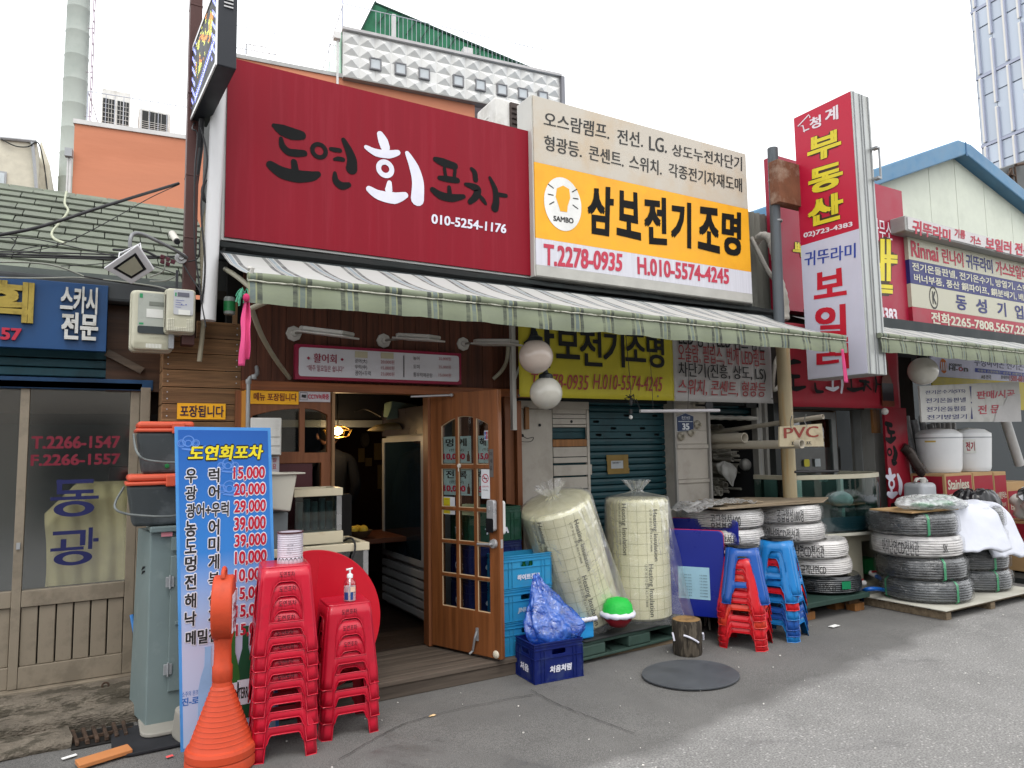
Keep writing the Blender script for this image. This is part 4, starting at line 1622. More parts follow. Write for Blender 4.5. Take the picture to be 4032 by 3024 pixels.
# floodlight on its arm
M_flood=mat('white_enamel','#c9c9cc',.35,var=.04)
C4=[(0,4.663,2.679),(.164,4.466,2.789),(.257,4.563,2.677),(.146,4.69,2.607)]
t_=thing('floodlight','white square LED floodlight on a bracket pointing down at the street','floodlight',(0.13,4.6,2.689))
cl,ct,cr,cb=[V(p)for p in C4]
cen=(cl+ct+cr+cb)/4
nrm_=(cr-cl).cross(ct-cb).normalized()
if nrm_.y>0:
 nrm_=-nrm_
def quadbox(b,pts,d0,d1):
 vs=[p+nrm_*d0 for p in pts]+[p+nrm_*d1 for p in pts]
 b.add(vs,[(0,1,2,3),(7,6,5,4),(0,4,5,1),(1,5,6,2),(2,6,7,3),(3,7,4,0)])
def shrink(pts,f):
 c=sum(pts,V((0,0,0)))/4
 return[c+(p-c)*f for p in pts]
q4=[cl,ct,cr,cb]
b=MB();quadbox(b,q4,-.012,.004);b.build('frame',M_flood,t_,bev=.006,seg=3)
b=MB();quadbox(b,shrink(q4,.66),.0042,.006);b.build('bezel',mat('flood_black','#141619',.15),t_,bev=.002)
b=MB();quadbox(b,shrink(q4,.5),.0062,.007);b.build('lens',mat('flood_lens','#9c9a88',.35),t_)
b=MB();quadbox(b,shrink(q4,.8),-.05,-.0125);b.build('housing',M_flood,t_,bev=.01)
for i in range(7):
 pass
top_=cen-nrm_*.15
e1=(ct+cr)/2-nrm_*.03
e2=(cl+cb)/2-nrm_*.03
e1b,e2b=(ct+cr)/2+(ct-cr)*-.1-nrm_*.02,(cl+ct)/2-nrm_*.02
b=MB()
pA,pB,pC,pD=V((0.199,4.62,2.729)),V((0.183,4.66,2.844)),V((0.077,4.66,2.772)),V((0.073,4.64,2.736))
for a,c in((pA,pB),(pB,pC),(pC,pD)):
 b.beam(a,c,.006,.035,(0,1,0))
b.build('bracket',M_flood,t_,bev=.002)
b=MB();b.tube(catmull([V((0.461,4.92,2.86)),V((0.388,4.85,2.883)),V((0.266,4.75,2.906)),V((0.194,4.7,2.918)),V((0.15,4.68,2.91)),V((0.132,4.66,2.871)),V((0.131,4.66,2.817))],6),.011,10)
b.build('arm',mat('steel_arm','#77787a',.4,metal=.6),t_,smooth=60)
c=V((0.428,4.935,2.857))
b=MB();b.lathe([(.0001,.03),(.016,.03),(.02,.012),(.036,.01),(.037,0)],18,Matrix.Translation(c)@Matrix.Rotation(PI/2,4,'X'));b.build('wall_plate',mat('galvanised','#a3a3a3',.4,metal=.5),t_,smooth=40)
t_=thing('cctv_camera','small white cylindrical camera on the left of the steel post','camera',(0.393,4.95,2.993))
b=MB();b.tube([(0.377,4.98,3.024),(0.396,4.85,2.942)],.022,14);b.build('body',mat('old_white','#b7b4ac',.5),t_,smooth=40)
b=MB();b.tube([(0.396,4.85,2.942),(0.398,4.84,2.935)],.018,14);b.build('lens',M_dark,t_,smooth=40)
t_=thing('cable_clamp','dark red cable clamp block on the wires beside the steel post','clamp',(0.342,4.9,2.833))
b=MB()
for k,(px_,py_)in enumerate(((0,0),(1,0),(2,0),(0,1),(1,1))):
 b.cbox(V((0.32,4.9,2.843))+V((.03*px_,0,-.03*py_-.012*px_)),(.026,.03,.026),0,.2,.3)
jitter(b,.003,50)
b.build('block',mat('clamp_red','#4a1f28',.5),t_,bev=.004)

# overhead wires
def wire(pts,r,label,m=None,name='overhead_wire',cat='wire'):
 b=MB();b.tube(catmull(pts,8),r,6)
 return tag(b.build(name,m or M_blackcable,smooth=60),label,cat)
wire([(-0.552,4.6,2.768),(-0.319,4.6,2.857),(-0.021,4.7,3.051),(0.402,4.9,3.338)],.0095,'thick black service cable rising from the left edge to the steel post')
wire([(0.404,4.93,3.34),(0.238,4.9,3.213),(0.02,4.8,3.003),(-0.206,4.8,2.835),(-0.434,4.8,2.743),(-0.549,4.8,2.721)],.0028,'thin black wire crossing below the thick service cable')
b=MB()
for k in range(7):
 y0=985+7*k
wires=[
 ([(-0.596,5.2,2.837),(-0.288,5.2,2.869),(0.043,5.2,2.898),(0.333,5.1,2.897)],.005),
 ([(-0.596,5.2,2.825),(-0.288,5.2,2.851),(0.044,5.2,2.882),(0.424,5.1,2.908)],.007),
 ([(-0.595,5.2,2.809),(-0.287,5.2,2.838),(0.058,5.2,2.871),(0.303,5.1,2.883)],.006),
 ([(-0.594,5.2,2.772),(-0.391,5.2,2.793),(-0.245,5.2,2.785),(-0.093,5.2,2.733)],.006),
 ([(-0.232,5.2,2.79),(-0.012,5.2,2.832),(0.273,5.1,2.89),(0.416,5,2.866)],.003),
 ([(-0.584,5.15,2.667),(-0.345,5.15,2.69),(-0.147,5.15,2.715),(0.02,5.15,2.718),(0.279,5.1,2.696),(0.354,5,2.661)],.0045),
 ([(-0.106,5.15,2.727),(0.105,5.15,2.71),(0.279,5.1,2.688),(0.362,5,2.649)],.006),
 ([(-0.56,5.3,2.956),(-0.391,5.3,2.971),(-0.156,5.25,2.932),(0.015,5.2,2.896),(0.216,5.1,2.841),(0.418,5,2.765)],.0035),
 ([(-0.504,5.25,2.95),(-0.477,5.25,2.922),(-0.495,5.25,2.871),(-0.475,5.25,2.866),(-0.398,5.25,2.9),(-0.306,5.25,2.931)],.003),
 ([(0.256,4.98,2.726),(0.322,4.9,2.748),(0.334,4.88,2.794),(0.335,4.88,2.824)],.005),
 ([(0.257,4.98,2.697),(0.342,4.95,2.703),(0.399,4.94,2.736),(0.415,4.93,2.757)],.005),
 ([(0.048,5,2.881),(0.123,4.95,2.875),(0.205,4.9,2.872),(0.291,4.9,2.839)],.008),
 ([(0.443,4.93,2.819),(0.476,4.9,2.749),(0.505,4.88,2.698),(0.541,4.85,2.63)],.005),
 ([(0.467,4.9,2.831),(0.515,4.86,2.844),(0.527,4.84,2.89),(0.523,4.84,2.973)],.004),
]
M_greycable=mat('grey_cable','#7e8078',.5)
lbls=['upper black wire of the bundle running below the shingle roof','thick black wire in the bundle below the shingle roof','lowest black wire of the bundle crossing the shingles',
  'grey black cable sagging down across the roof gutter','thin wire rising to the red clamp block','pale green and white cable sagging above the blue shop sign','thick dark cable dropping to the large electricity meter',
  'thin wire running down across the shingles to the steel post','loose curled wire end lying on the shingles','pale cable hanging from the red clamp block','pale looped cable below the floodlight','short black cable joint lying behind the floodlight',
  'black wire crossing the front of the steel post to the rain pipe','thin black wire looping at the white wall plate']
for i,(p,r)in enumerate(wires):
 wire(p,r,lbls[i],M_greycable if i in(5,9,10,3)else None)
wire([(-0.282,6.7,3.756),(-0.278,6.4,3.566),(-0.246,6.2,3.449),(-0.279,6,3.307),(-0.319,5.8,3.161),(-0.298,5.7,3.091),(-0.229,5.5,3.016)],.009,'pale rope lying down the green shingle roof',mat('pale_rope','#a5a893',.8),'roof_rope','rope')

# ================================================================== the fish restaurant
YW=5.15
M_pine=wood('stained_pine','#5a3526','#24140f',amt=.65,rough=.6,rnd=.15)
M_oak=wood('orange_wood','#784a2e','#5c3018',amt=.5,rough=.45,rnd=.08)
M_oakx=wood('orange_wood_level','#8a5230','#4f2a16',along='x',amt=.5,rough=.5,rnd=.08)
shop=thing('fish_restaurant','dark wood fronted restaurant under the big red sign','restaurant',(2,YW,0))
xL,xR=0.843,3.082
zlin0,zlin1=2.032,2.097
# vertical pine boards above the door
wv=.099
pb=MB();pb.box(.0015,wv-.0015,-.012,.0,0,1);p0=None
k=0
x=xL
while x<xR+.15:
 if p0 is None:
  p0=pb.build('pine_board',M_pine,shop,local=True);o=p0
 else:
  o=bpy.data.objects.new('pine_board',p0.data);COL.objects.link(o);o.parent=shop
 o.location=V((x,YW-rng.uniform(0,.003),zlin1-.02))-shop.location
 o.scale=(1,1,1.0)
 x+=wv
b=MB();b.box(xL-.1,xR+.2,YW+.001,YW+.08,zlin1-.02,3.05);b.build('board_back',mat('joint_black',(.008,.007,.006),.9),shop)
b=MB();b.box(xL,xR+.12,5.10,5.2,zlin0,zlin1);b.build('lintel',M_oakx,shop,bev=.004)
# upper carcass behind the signs, roof slab
b=MB();b.box(.62,6.05,5.2,5.6,2.72,4.2);b.build('upper_wall',mat('upper_dark','#3a3b3a',.8,var=.2),shop)
b=MB();b.box(.62,6.1,5.18,9.5,2.66,2.72);b.build('ceiling_slab',mat('slab_dark','#2c2620',.9),shop)
# side light panel left of the doorway
xa,xb=0.907,1.465
zt=zlin0-.004
zs0=1.583
def arched(x0,x1,z0,zl,zr,n=8):
 return[(x0,z0),(x1,z0)]+[(x1+(x0-x1)*k/n,zr+(zl-zr)*k/n+.012*sin(PI*k/n))for k in range(n+1)]
h1=arched(0.918,1.238,1.604,1.855,1.909)
h2=arched(1.276,1.438,1.596,1.91,1.865)
b=MB();b.plate([(xa-.1,.12),(xb,.12),(xb,zt),(xa-.1,zt)],[h1,h2,[(xa,.3),(xb-.07,.3),(xb-.07,zs0-.06),(xa,zs0-.06)]],'y',5.12,5.16);sp=b.build('side_panel',M_oak,shop,bev=.003)
b=MB();b.box(xa-.05,xb-.07,5.138,5.143,zs0,zt-.12);b.build('glass',M_glass,sp)
b=MB();b.box(xa-.05,xb-.13,5.135,5.15,.3,zs0-.03);b.build('lower_panel',mat('maroon_film','#4a262a',.4,var=.1),sp)
b=MB();b.box(xb+.002,xb+.022,5.10,5.17,.12,zt);b.build('door_jamb',wood('pale_jamb','#8a6a4a','#59402a'),shop)
xc=2.251
b=MB();b.box(xc-.035,xc+.012,5.10,5.20,.12,zt);b.build('door_jamb',M_oak,shop,bev=.004)
# studs to the right of the open door
for i,(p0_,p1_,z1_)in enumerate(((1903,1936,zt),(1952,1978,zt-.02),(1982,2021,zt+.03),(2022,2040,zt-.1))):
 u0,u1=2.729,0
xs_=[(2.734,2.829,0),(2.846,2.904,.03),(2.923,3.009,.01),(3.014,3.061,-.03)]
for i,(u0,u1,dy)in enumerate(xs_):
 b=MB();b.box(u0,u1,5.12+dy,5.20,.1,zt+(.05 if i==2 else-.03));b.build('stud',M_oak if i!=1 else M_pine,shop,bev=.003)
b=MB();b.box(2.502,3.073,5.205,5.26,.1,zt+.05);b.build('side_lining',M_pine,shop)

# deck
M_deck=wood('grey_deck','#5a5047','#2b2520',along='x',amt=.7,rough=.8)
dk=thing('wooden_deck','low grey wooden deck in front of the restaurant doorway','deck',(2,4.5,0))
y=4.5
for k in range(7):
 b=MB();b.box(.62,2.86,y+.003,y+.097,.085+rng.uniform(0,.003),.115);b.build('deck_board',M_deck,dk,bev=.004)
 y+=.1
b=MB();b.box(.62,2.86,4.515,4.545,.0,.084);b.build('front_board',M_deck,dk,bev=.004)
b=MB();b.box(.62,2.84,4.56,5.25,.0,.08);b.build('frame',M_dark,dk)

# interior of the restaurant
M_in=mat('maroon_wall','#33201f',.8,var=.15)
room=thing('restaurant_interior','dark maroon dining room seen through the open doorway','room',(2.2,7,0))
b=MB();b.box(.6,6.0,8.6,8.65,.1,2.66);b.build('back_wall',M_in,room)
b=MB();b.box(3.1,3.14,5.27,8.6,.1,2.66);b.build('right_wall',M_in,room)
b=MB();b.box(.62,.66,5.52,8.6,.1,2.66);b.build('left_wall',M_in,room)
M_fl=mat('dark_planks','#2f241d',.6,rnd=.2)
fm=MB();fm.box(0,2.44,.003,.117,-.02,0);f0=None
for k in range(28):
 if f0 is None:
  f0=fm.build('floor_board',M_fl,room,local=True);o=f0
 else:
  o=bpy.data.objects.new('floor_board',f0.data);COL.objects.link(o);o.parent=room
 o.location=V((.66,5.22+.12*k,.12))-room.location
M_ceil=wood('ceiling_board','#7a6243','#4b3a24',along='x',amt=.4)
cm=MB();cm.box(0,2.4,.003,.14,0,.02);c0=None
for k in range(10):
 if c0 is None:
  c0=cm.build('ceiling_board',M_ceil,room,local=True);o=c0
 else:
  o=bpy.data.objects.new('ceiling_board',c0.data);COL.objects.link(o);o.parent=room
 o.location=V((.7,5.4+.145*k,2.45+.0*k))-room.location
yb_=6.6
z0,z1=1.829,1.895
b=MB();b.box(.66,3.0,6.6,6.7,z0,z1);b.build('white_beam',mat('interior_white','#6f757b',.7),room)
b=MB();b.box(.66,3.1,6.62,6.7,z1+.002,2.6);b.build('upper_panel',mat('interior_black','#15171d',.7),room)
b=MB()
b.tube(catmull([(2.077,6.5,1.973),(2.188,6.5,1.994),(2.303,6.4,1.923)],6),.008,6)
tag(b.build('interior_cable',M_blackcable),'black cable under the ceiling inside the doorway','cable')
# glass door fridge
t_=thing('glass_fridge','tall glass door drinks fridge just inside the doorway','fridge',(2.75,6.2,.15))
fx,fy0,fy1=2.387,5.6,6.6
fzt,fzb,fzm=1.98,.2,.62
M_frw=mat('fridge_white','#9a9c9e',.4)
b=MB();b.box(fx+.04,fx+.55,fy0,fy1,.16,fzt);b.build('cabinet',M_frw,t_,bev=.01)
b=MB();b.plate([(fy0,fzm),(fy1,fzm),(fy1,1.72),(fy0,1.72)],[[(fy0+.05,fzm+.05),(fy1-.05,fzm+.05),(fy1-.05,1.68),(fy0+.05,1.68)]],'x',fx,fx+.038);dr=b.build('door',M_frw,t_)
b=MB();b.box(fx+.008,fx+.03,fy0+.05,fy1-.05,fzm+.05,1.68);b.build('glass',mat('fridge_glass','#16232c',.06),dr)
b=MB();b.box(fx,fx+.035,fy0,fy1,1.74,fzt);b.build('header',mat('fridge_header','#3a3740',.3),t_)
for k in range(5):
 b=MB();b.box(fx,fx+.03,fy0,fy1,.2+k*.08,.26+k*.08);b.build('louvre',M_frw,t_,bev=.004)
# wall papers, clock
for i,(a,bb_,lab)in enumerate((((1470,1811),(1500,1745),'large yellowed paper pinned on the maroon back wall'),((1511,1814),(1529,1760),'narrow yellowed paper at the right on the back wall'),((1410,1820),(1435,1765),'paper with two dark marks behind the person'),((1438,1836),(1464,1803),'small framed paper right of the person'),((1474,1880),(1500,1828),'crumpled paper low on the back wall'))):
 pass
for q,lab in(((2.985,1.49,3.08,1.697),'large yellowed paper pinned on the maroon back wall'),((3.114,1.477,3.174,1.648),'narrow yellowed paper at the right on the back wall'),((2.783,1.466,2.863,1.636),'paper with two dark marks just behind the head of the person'),((2.874,1.414,2.958,1.515),'small pale framed note right of the person'),((3.031,1.13,3.114,1.427),'creased buff paper low on the back wall')):
 b=MB();b.box(q[0],q[2],8.54,8.55,q[1],q[3]);tag(b.build('wall_note',mat('old_paper','#8f7d58',.8,rnd=.1)),lab,'paper')
b=MB();b.lathe([(.0001,.03),(.05,.03),(.06,0)],20,Matrix.Translation((2.853,8.5,1.739))@Matrix.Rotation(PI/2,4,'X'),sy=1.6)
tag(b.build('wall_clock',mat('dull_white','#5a5652',.6)),'dim oval wall clock above the person','clock')
q=2.329,1.902,2.58,2.04
t_=thing('wrapped_unit','pale green plastic wrapped box fixed above the fridge','box',(q[0],6.2,q[1]))
b=MB();b.cbox(((q[0]+q[2])/2,6.3,(q[1]+q[3])/2),(q[2]-q[0],.2,q[3]-q[1]),0,0,.12);jitter(b,.01,8);b.build('box',mat('pale_green_plastic','#7e958a',.4),t_,bev=.01)
b=MB();b.add([(q[0]-.05,6.19,q[1]-.02),(q[0]+.1,6.18,q[1]+.0),(q[0]+.12,6.19,q[3]-.02),(q[0],6.2,q[3]-.05)],[(0,1,2,3)]);b.build('loose_film',MATS['pale_green_plastic'],t_,solid=.002)
# wire basket lamp
t_=thing('cage_lamp','lit warm bulb in a wire cage hanging inside the doorway','lamp',(1.904,6.4,1.78))
c=V((1.892,6.4,1.787))
b=MB();b.sphere(c,.045,14,10,.8);b.build('bulb',mat('warm_bulb',(1,.75,.35),.5,emit=(1,.62,.25),estr=28),t_,smooth=180)
b=MB()
for k in range(8):
 a=2*PI*k/8
 b.tube([c+V((.05*cos(a),.05*sin(a),.045)),c+V((.13*cos(a),.13*sin(a),.01)),c+V((.10*cos(a),.10*sin(a),-.05)),c+V((0,0,-.06))],.0035,5)
for r_,z in((.13,.01),(.10,-.05),(.05,.045)):
 b.tube([c+V((r_*cos(2*PI*k/20),r_*sin(2*PI*k/20),z))for k in range(20)],.0035,5,closed=True)
b.build('cage',mat('brass_wire','#a8843c',.4,metal=.6),t_)
b=MB();b.tube([c+V((0,0,.05)),(c.x,c.y,2.45)],.006,6);b.build('cord',M_blackcable,t_)
pl=bpy.data.lights.new('cage_lamp_light','POINT');pl.energy=3.5;pl.color=(1,.7,.38);pl.shadow_soft_size=.05
plo=bpy.data.objects.new('cage_lamp_light',pl);COL.objects.link(plo);plo.location=c+V((0,0,-.09));plo.parent=None
t_=thing('pendant_shade','shallow cream pendant shade under the white beam','lamp',(2.379,6.3,1.777))
b=MB();b.lathe([(.03,.07),(.16,.05),(.24,0)],24,Matrix.Translation((2.386,6.3,1.791)));b.build('shade',mat('cream_shade','#9a8d6c',.6),t_,smooth=60,solid=.004)
# table with a bowl, a chair back
t_=thing('dining_table','brown wooden table inside the doorway','table',(2.4,6.3,.12))
b=MB();b.box(1.75,2.62,6.0,6.7,.80,.84);b.build('tabletop',wood('table_brown','#5a3423','#2d180f',along='x'),t_,bev=.005)
for x,y in((1.8,6.05),(2.57,6.05),(1.8,6.65),(2.57,6.65)):
 b=MB();b.box(x-.02,x+.02,y-.02,y+.02,.12,.80);b.build('leg',M_dark,t_)
c=V((2.015,6.15,0.893));c.z=.84
t_=thing('fruit_bowl','shallow bowl with yellow lemons on the brown table','bowl',c)
b=MB();b.lathe([(.05,0),(.09,.03),(.115,.07),(.11,.07),(.085,.034),(.0001,.01)],24,Matrix.Translation(c));b.build('bowl',mat('brown_bowl','#4b3b2c',.5),t_,smooth=60)
for dx,dy in((-.05,0),(.04,.01),(0,.05),(.02,-.05)):
 b=MB();b.sphere(c+V((dx,dy,.075)),.042,12,8,.85);tag(b.build('lemon',mat('lemon_yellow','#d9b63c',.5),smooth=180),('leftmost','rightmost','rearmost','foremost')[int(dx*50)%4 if False else[-.05,.04,0,.02].index(dx)]+' yellow lemon heaped in the shallow bowl','lemon','lemons in the bowl')
b=MB();b.prism(rrect(1.759,0.614,1.867,1.245,.02),'y',5.9,5.93)
tag(b.build('standing_panel',mat('dark_panel','#23201f',.6)),'dark upright panel standing behind the doorway jamb','panel')

# the person with their back turned, in the dark
def skin_body(name,verts,edges,m,parent,root=0,sub=2):
 me=bpy.data.meshes.new(name)
 me.from_pydata([v[:3]for v in verts],edges,[])
 o=bpy.data.objects.new(name,me);COL.objects.link(o);o.parent=parent
 me.materials.append(m)
 sk=o.modifiers.new('skin','SKIN')
 for i,v in enumerate(verts):
  r=v[3]
  me.skin_vertices[0].data[i].radius=r if isinstance(r,tuple)else(r,r)
 me.skin_vertices[0].data[root].use_root=True
 sd=o.modifiers.new('subd','SUBSURF');sd.levels=sd.render_levels=sub
 for p in me.polygons:
  p.use_smooth=True
 sk.use_smooth_shade=True
 return o
pc=V((1.92,6,1.442))
t_=thing('person','person in dark clothes standing with their back to the doorway','person',(pc.x,6.75,.12))
Bv=[(0,0,.93,(.16,.11)),(0,0,1.10,(.15,.10)),(0,.0,1.28,(.19,.12)),(0,0,1.42,(.14,.09)),(0,.02,1.50,.055),(0,.04,1.58,.06),
 (.20,0,1.40,.065),(.27,.02,1.15,.055),(.25,.16,.98,.042),(.17,.30,.97,.034),
 (-.20,0,1.40,.065),(-.27,.02,1.15,.055),(-.25,.16,.98,.042),(-.17,.30,.97,.034),
 (.09,0,.86,.10),(.10,.02,.48,.075),(.10,0,.09,.055),(.10,.12,.04,.045),
 (-.09,0,.86,.10),(-.10,.02,.48,.075),(-.10,0,.09,.055),(-.10,.12,.04,.045)]
Be=[(0,1),(1,2),(2,3),(3,4),(4,5),(3,6),(6,7),(7,8),(8,9),(3,10),(10,11),(11,12),(12,13),(0,14),(14,15),(15,16),(16,17),(0,18),(18,19),(19,20),(20,21)]
M_navy=mat('dark_jacket','#14161c',.9)
skin_body('body',Bv,Be,M_navy,t_)
b=MB();b.sphere((0,.05,1.64),.095,20,14,1.18);o=b.build('head',mat('skin_tone','#8a6350',.6),t_,smooth=180,local=True)
b=MB();b.sphere((0,.035,1.665),.103,20,14,1.12,fn=lambda a,z:1+.03*sin(a*9));b.build('hair',mat('black_hair','#0c0b0b',.6),t_,smooth=180,local=True)
for s_ in(-1,1):
 b=MB();b.sphere((.098*s_,.06,1.63),.022,8,6,1.5);b.build('ear',MATS['skin_tone'],t_,smooth=180,local=True)

# open glazed door: hinge on the right jamb, standing out over the deck
hx,hy=2.255,5.10
ex,ey=2.50,4.46
ang=math.atan2(ey-hy,ex-hx)
DW=math.hypot(ex-hx,ey-hy)
dz0,dz1=.135,2.03
dr=thing('glazed_door','orange wooden door with fifteen glass panes standing open over the deck','door',(hx,hy,0),ang)
# local x along the leaf (hinge 0 -> edge DW); the face seen from the street has local y < 0
H=dz1-dz0
rows_=[(.335,.555),(.578,.80),(.823,1.045),(1.068,1.355),(1.385,1.745)]
cols_=[(.115,.265),(.295,.45),(.48,.60)]
sc_=DW/.70
cols_=[(a*sc_,c*sc_)for a,c in cols_]
holes=[]
panes=[]
for r_,(za,zb_)in enumerate(rows_):
 for c_,(xa_,xb_)in enumerate(cols_):
  if r_==4:
   def arch(x):
    t=(x-cols_[0][0])/(cols_[2][1]-cols_[0][0])
    return zb_-.10+.10*sin(PI*(t*.8+.1))/1.0
   hp=[(xa_,za),(xb_,za)]+[(xb_+(xa_-xb_)*k/6,arch(xb_+(xa_-xb_)*k/6))for k in range(7)]
  else:
   hp=[(xa_,za),(xb_,za),(xb_,zb_),(xa_,zb_)]
  holes.append([(x,dz0+z-.03)for x,z in hp])
b=MB();b.plate([(0,dz0),(DW,dz0),(DW,dz1),(0,dz1)],holes,'y',-.02,.02)
b.build('door_frame',wood('door_wood','#7b4a28','#432614',amt=.55,rough=.4,coat=.2),dr,local=True,bev=.004)
for i,hp in enumerate(holes):
 b=MB();x0=min(p[0]for p in hp);x1=max(p[0]for p in hp);z0=min(p[1]for p in hp);z1=max(p[1]for p in hp)
 b.box(x0-.002,x1+.002,-.003,.003,z0-.002,z1+.002)
 b.build('glass_pane',M_glass,dr,local=True)
b=MB()
for hp in holes:
 for i in range(len(hp)):
  a,c=hp[i],hp[(i+1)%len(hp)]
  b.tube([(a[0],-.010,a[1]),(c[0],-.010,c[1])],.005,4,cap=False)
b.build('glazing_bead',mat('pale_bead','#b09a7c',.6),dr,local=True)
M_sil=mat('silver_lock','#a9aaac',.3,metal=.5)
b=MB();b.prism(rrect(DW-.095,1.02,DW-.02,1.24,.02),'y',-.055,-.021);lk=b.build('digital_lock',M_sil,dr,local=True,bev=.008)
b=MB();b.prism(rrect(DW-.097,1.01,DW-.03,1.11,.012),'y',-.058,-.0555);b.build('lock_cover',mat('lock_black','#15161a',.2),lk,local=True)
b=MB();b.cbox((DW-.062,-.062,1.18),(.016,.012,.028));b.build('thumb_turn',M_sil,lk,local=True,bev=.003)
b=MB();b.prism(rrect(DW-.06,.99,DW+.0,1.23,.02),'y',.021,.05);b.build('outer_lock',mat('lock_white','#c8c8c6',.3),dr,local=True,bev=.006)
b=MB();b.lathe([(.0001,.02),(.03,.018),(.034,0)],18,Matrix.Translation((DW-.055,-.02,.93))@Matrix.Rotation(PI/2,4,'X'));b.tube([(DW-.055,-.02,.93),(DW-.055,-.065,.93),(DW-.17,-.068,.925)],.009,8);b.build('door_handle',M_sil,dr,local=True,smooth=40)
b=MB();b.box(DW-.025,DW+.002,-.012,.012,.90,.96);b.build('latch_plate',M_sil,dr,local=True)
b=MB();b.box(DW-.085,DW-.05,-.024,-.0205,1.40,1.60);tg=b.build('name_plate',mat('grey_plate','#5d5a58',.5),dr,local=True)
lt=Lt(lambda u,v,o=0:(u,-.0245-o,v),.001)
for k,ch in enumerate('미세요'):
 lt.add(ch,DW-.079,1.55-.05*k,DW-.057,1.58-.05*k,.01)
lt.build(mat('ink',(.02,.02,.02),.5),tg,'lettering',local=True)
b=MB();b.tube([(DW-.22,-.03,.30),(DW-.225,-.045,.26),(DW-.26,-.03,.16),(DW-.275,-.05,.14)],.008,6);b.cbox((DW-.22,-.026,.28),(.02,.01,.09));b.build('door_stop',M_grey_metal,dr,local=True)
b=MB();b.lathe([(.0001,.012),(.012,.012),(.026,.006),(.028,0)],16,Matrix.Translation((DW-.05,-.02,.165))@Matrix.Rotation(PI/2,4,'X'));b.build('white_bumper',mat('bumper','#c9c1ae',.5),dr,local=True,smooth=50)
b=MB();b.lathe([(.0001,.012),(.014,.01),(.016,0)],14,Matrix.Translation((.31*sc_,-.022,1.48))@Matrix.Rotation(PI/2,4,'X'));b.tube([(.31*sc_,-.03,1.475),(.31*sc_,-.034,1.445),(.32*sc_,-.04,1.44)],.003,5);b.build('adhesive_hook',mat('hook_white','#d6d2c9',.4),dr,local=True)
# menus and stickers on the glass
PD=lambda u,v,o=0:(u,-.0035-o,v)
M_menu=mat('menu_card','#b9c6c2',.4,var=.25,vs=9)
M_ink=mat('ink',(.02,.02,.02),.5)
M_redink=mat('red_ink','#a81e3c',.5)
def menu(x0,z0,x1,z1,word,price,z_cut=None):
 b=MB();b.box(x0,x1,.004,.006,z0,z1);c=b.build('menu_card',M_menu,dr,local=True)
 P_=lambda u,v,o=0:(u,.0035-o,v)
 w_,h=x1-x0,z1-z0
 lt=Lt(P_,.001);lt.add(word,x0+w_*.12,z0+h*.62,x0+w_*.86,z0+h*.92,.03);lt.add('(한접시)',x0+w_*.25,z0+h*.42,x0+w_*.75,z0+h*.54,.01);lt.build(M_ink,c,'lettering',local=True)
 lt=Lt(P_,.001);lt.add(price,x0+w_*.04,z0+h*.1,x0+w_*.80,z0+h*.36,.04);lt.build(M_redink,c,'price',local=True)
 lt=Lt(P_,.001);lt.poly([(x0+w_*.86,z0+h*.06),(x0+w_*.96,z0+h*.06),(x0+w_*.96,z0+h*.28),(x0+w_*.93,z0+h*.34),(x0+w_*.93,z0+h*.44),(x0+w_*.89,z0+h*.44),(x0+w_*.89,z0+h*.34),(x0+w_*.86,z0+h*.28)]);lt.build(mat('bottle_brown','#4a2c22',.4),c,'bottle_print',local=True)
c1,c2,c3=cols_
menu(c1[0]-.01,1.50,c2[0]+.11,1.70,'멍 게','10,000')
menu(c1[0]-.01,1.26,c2[0]+.11,1.46,'전 복','10,000')
menu(c3[0]-.01,1.50,DW-.01,1.70,'해 삼','15,000')
menu(c3[0]-.03,1.26,DW-.01,1.46,'해 물','15,000')
def card(x0,z0,x1,z1,m,name='sticker',y=-.0045):
 b=MB();b.box(x0,x1,y,y+.001,z0,z1);return b.build(name,m,dr,local=True)
card(c3[1]-.07,1.245,c3[1]+.012,1.455,mat('sticker_white','#c9ccd0',.5),'no_smoking_sign',-.0215)
lt=Lt(lambda u,v,o=0:(u,-.0222-o,v),.001);cc=(c3[1]-.029,1.39);lt.ring(cc,.026,.032,28);lt.stroke([(cc[0]-.02,cc[1]+.02),(cc[0]+.02,cc[1]-.02)],.003)
lt.add('금연구역',c3[1]-.06,1.325,c3[1]+.0,1.338,.01);lt.build(M_redink,dr,'no_smoking_ring',local=True)
lt=Lt(lambda u,v,o=0:(u,-.0222-o,v),.0005);lt.rect(cc[0]-.018,cc[1]-.004,cc[0]+.018,cc[1]+.003);lt.add('No Smoking',c3[1]-.055,1.30,c3[1]-.005,1.311,.01);lt.build(M_ink,dr,'no_smoking_print',local=True)
card(c1[0]+.005,1.115,c1[0]+.125,1.245,mat('sticker_white','#c9ccd0',.5),'notice')
card(c1[0]+.008,1.12,c1[0]+.075,1.24,mat('sticker_yellow','#b5ab25',.4),'yellow_notice',-.006)
lt=Lt(lambda u,v,o=0:(u,-.007-o,v),.0005);lt.add('안심식당',c1[0]+.022,1.175,c1[0]+.062,1.19,.01);lt.rect(c1[0]+.02,1.225,c1[0]+.065,1.228);lt.rect(c1[0]+.02,1.13,c1[0]+.065,1.133);lt.build(mat('orange_ink','#b5601f',.5),dr,'notice_print',local=True)
b=MB();b.box(c2[0]+.01,c2[1]-.004,.006,.05,1.115,1.195);b.build('cream_box',mat('cream_card','#b9b48e',.6),dr,local=True)
card(c3[1]-.05,1.665,c3[1]+.004,1.735,mat('sticker_white','#c9ccd0',.5),'card_sticker')
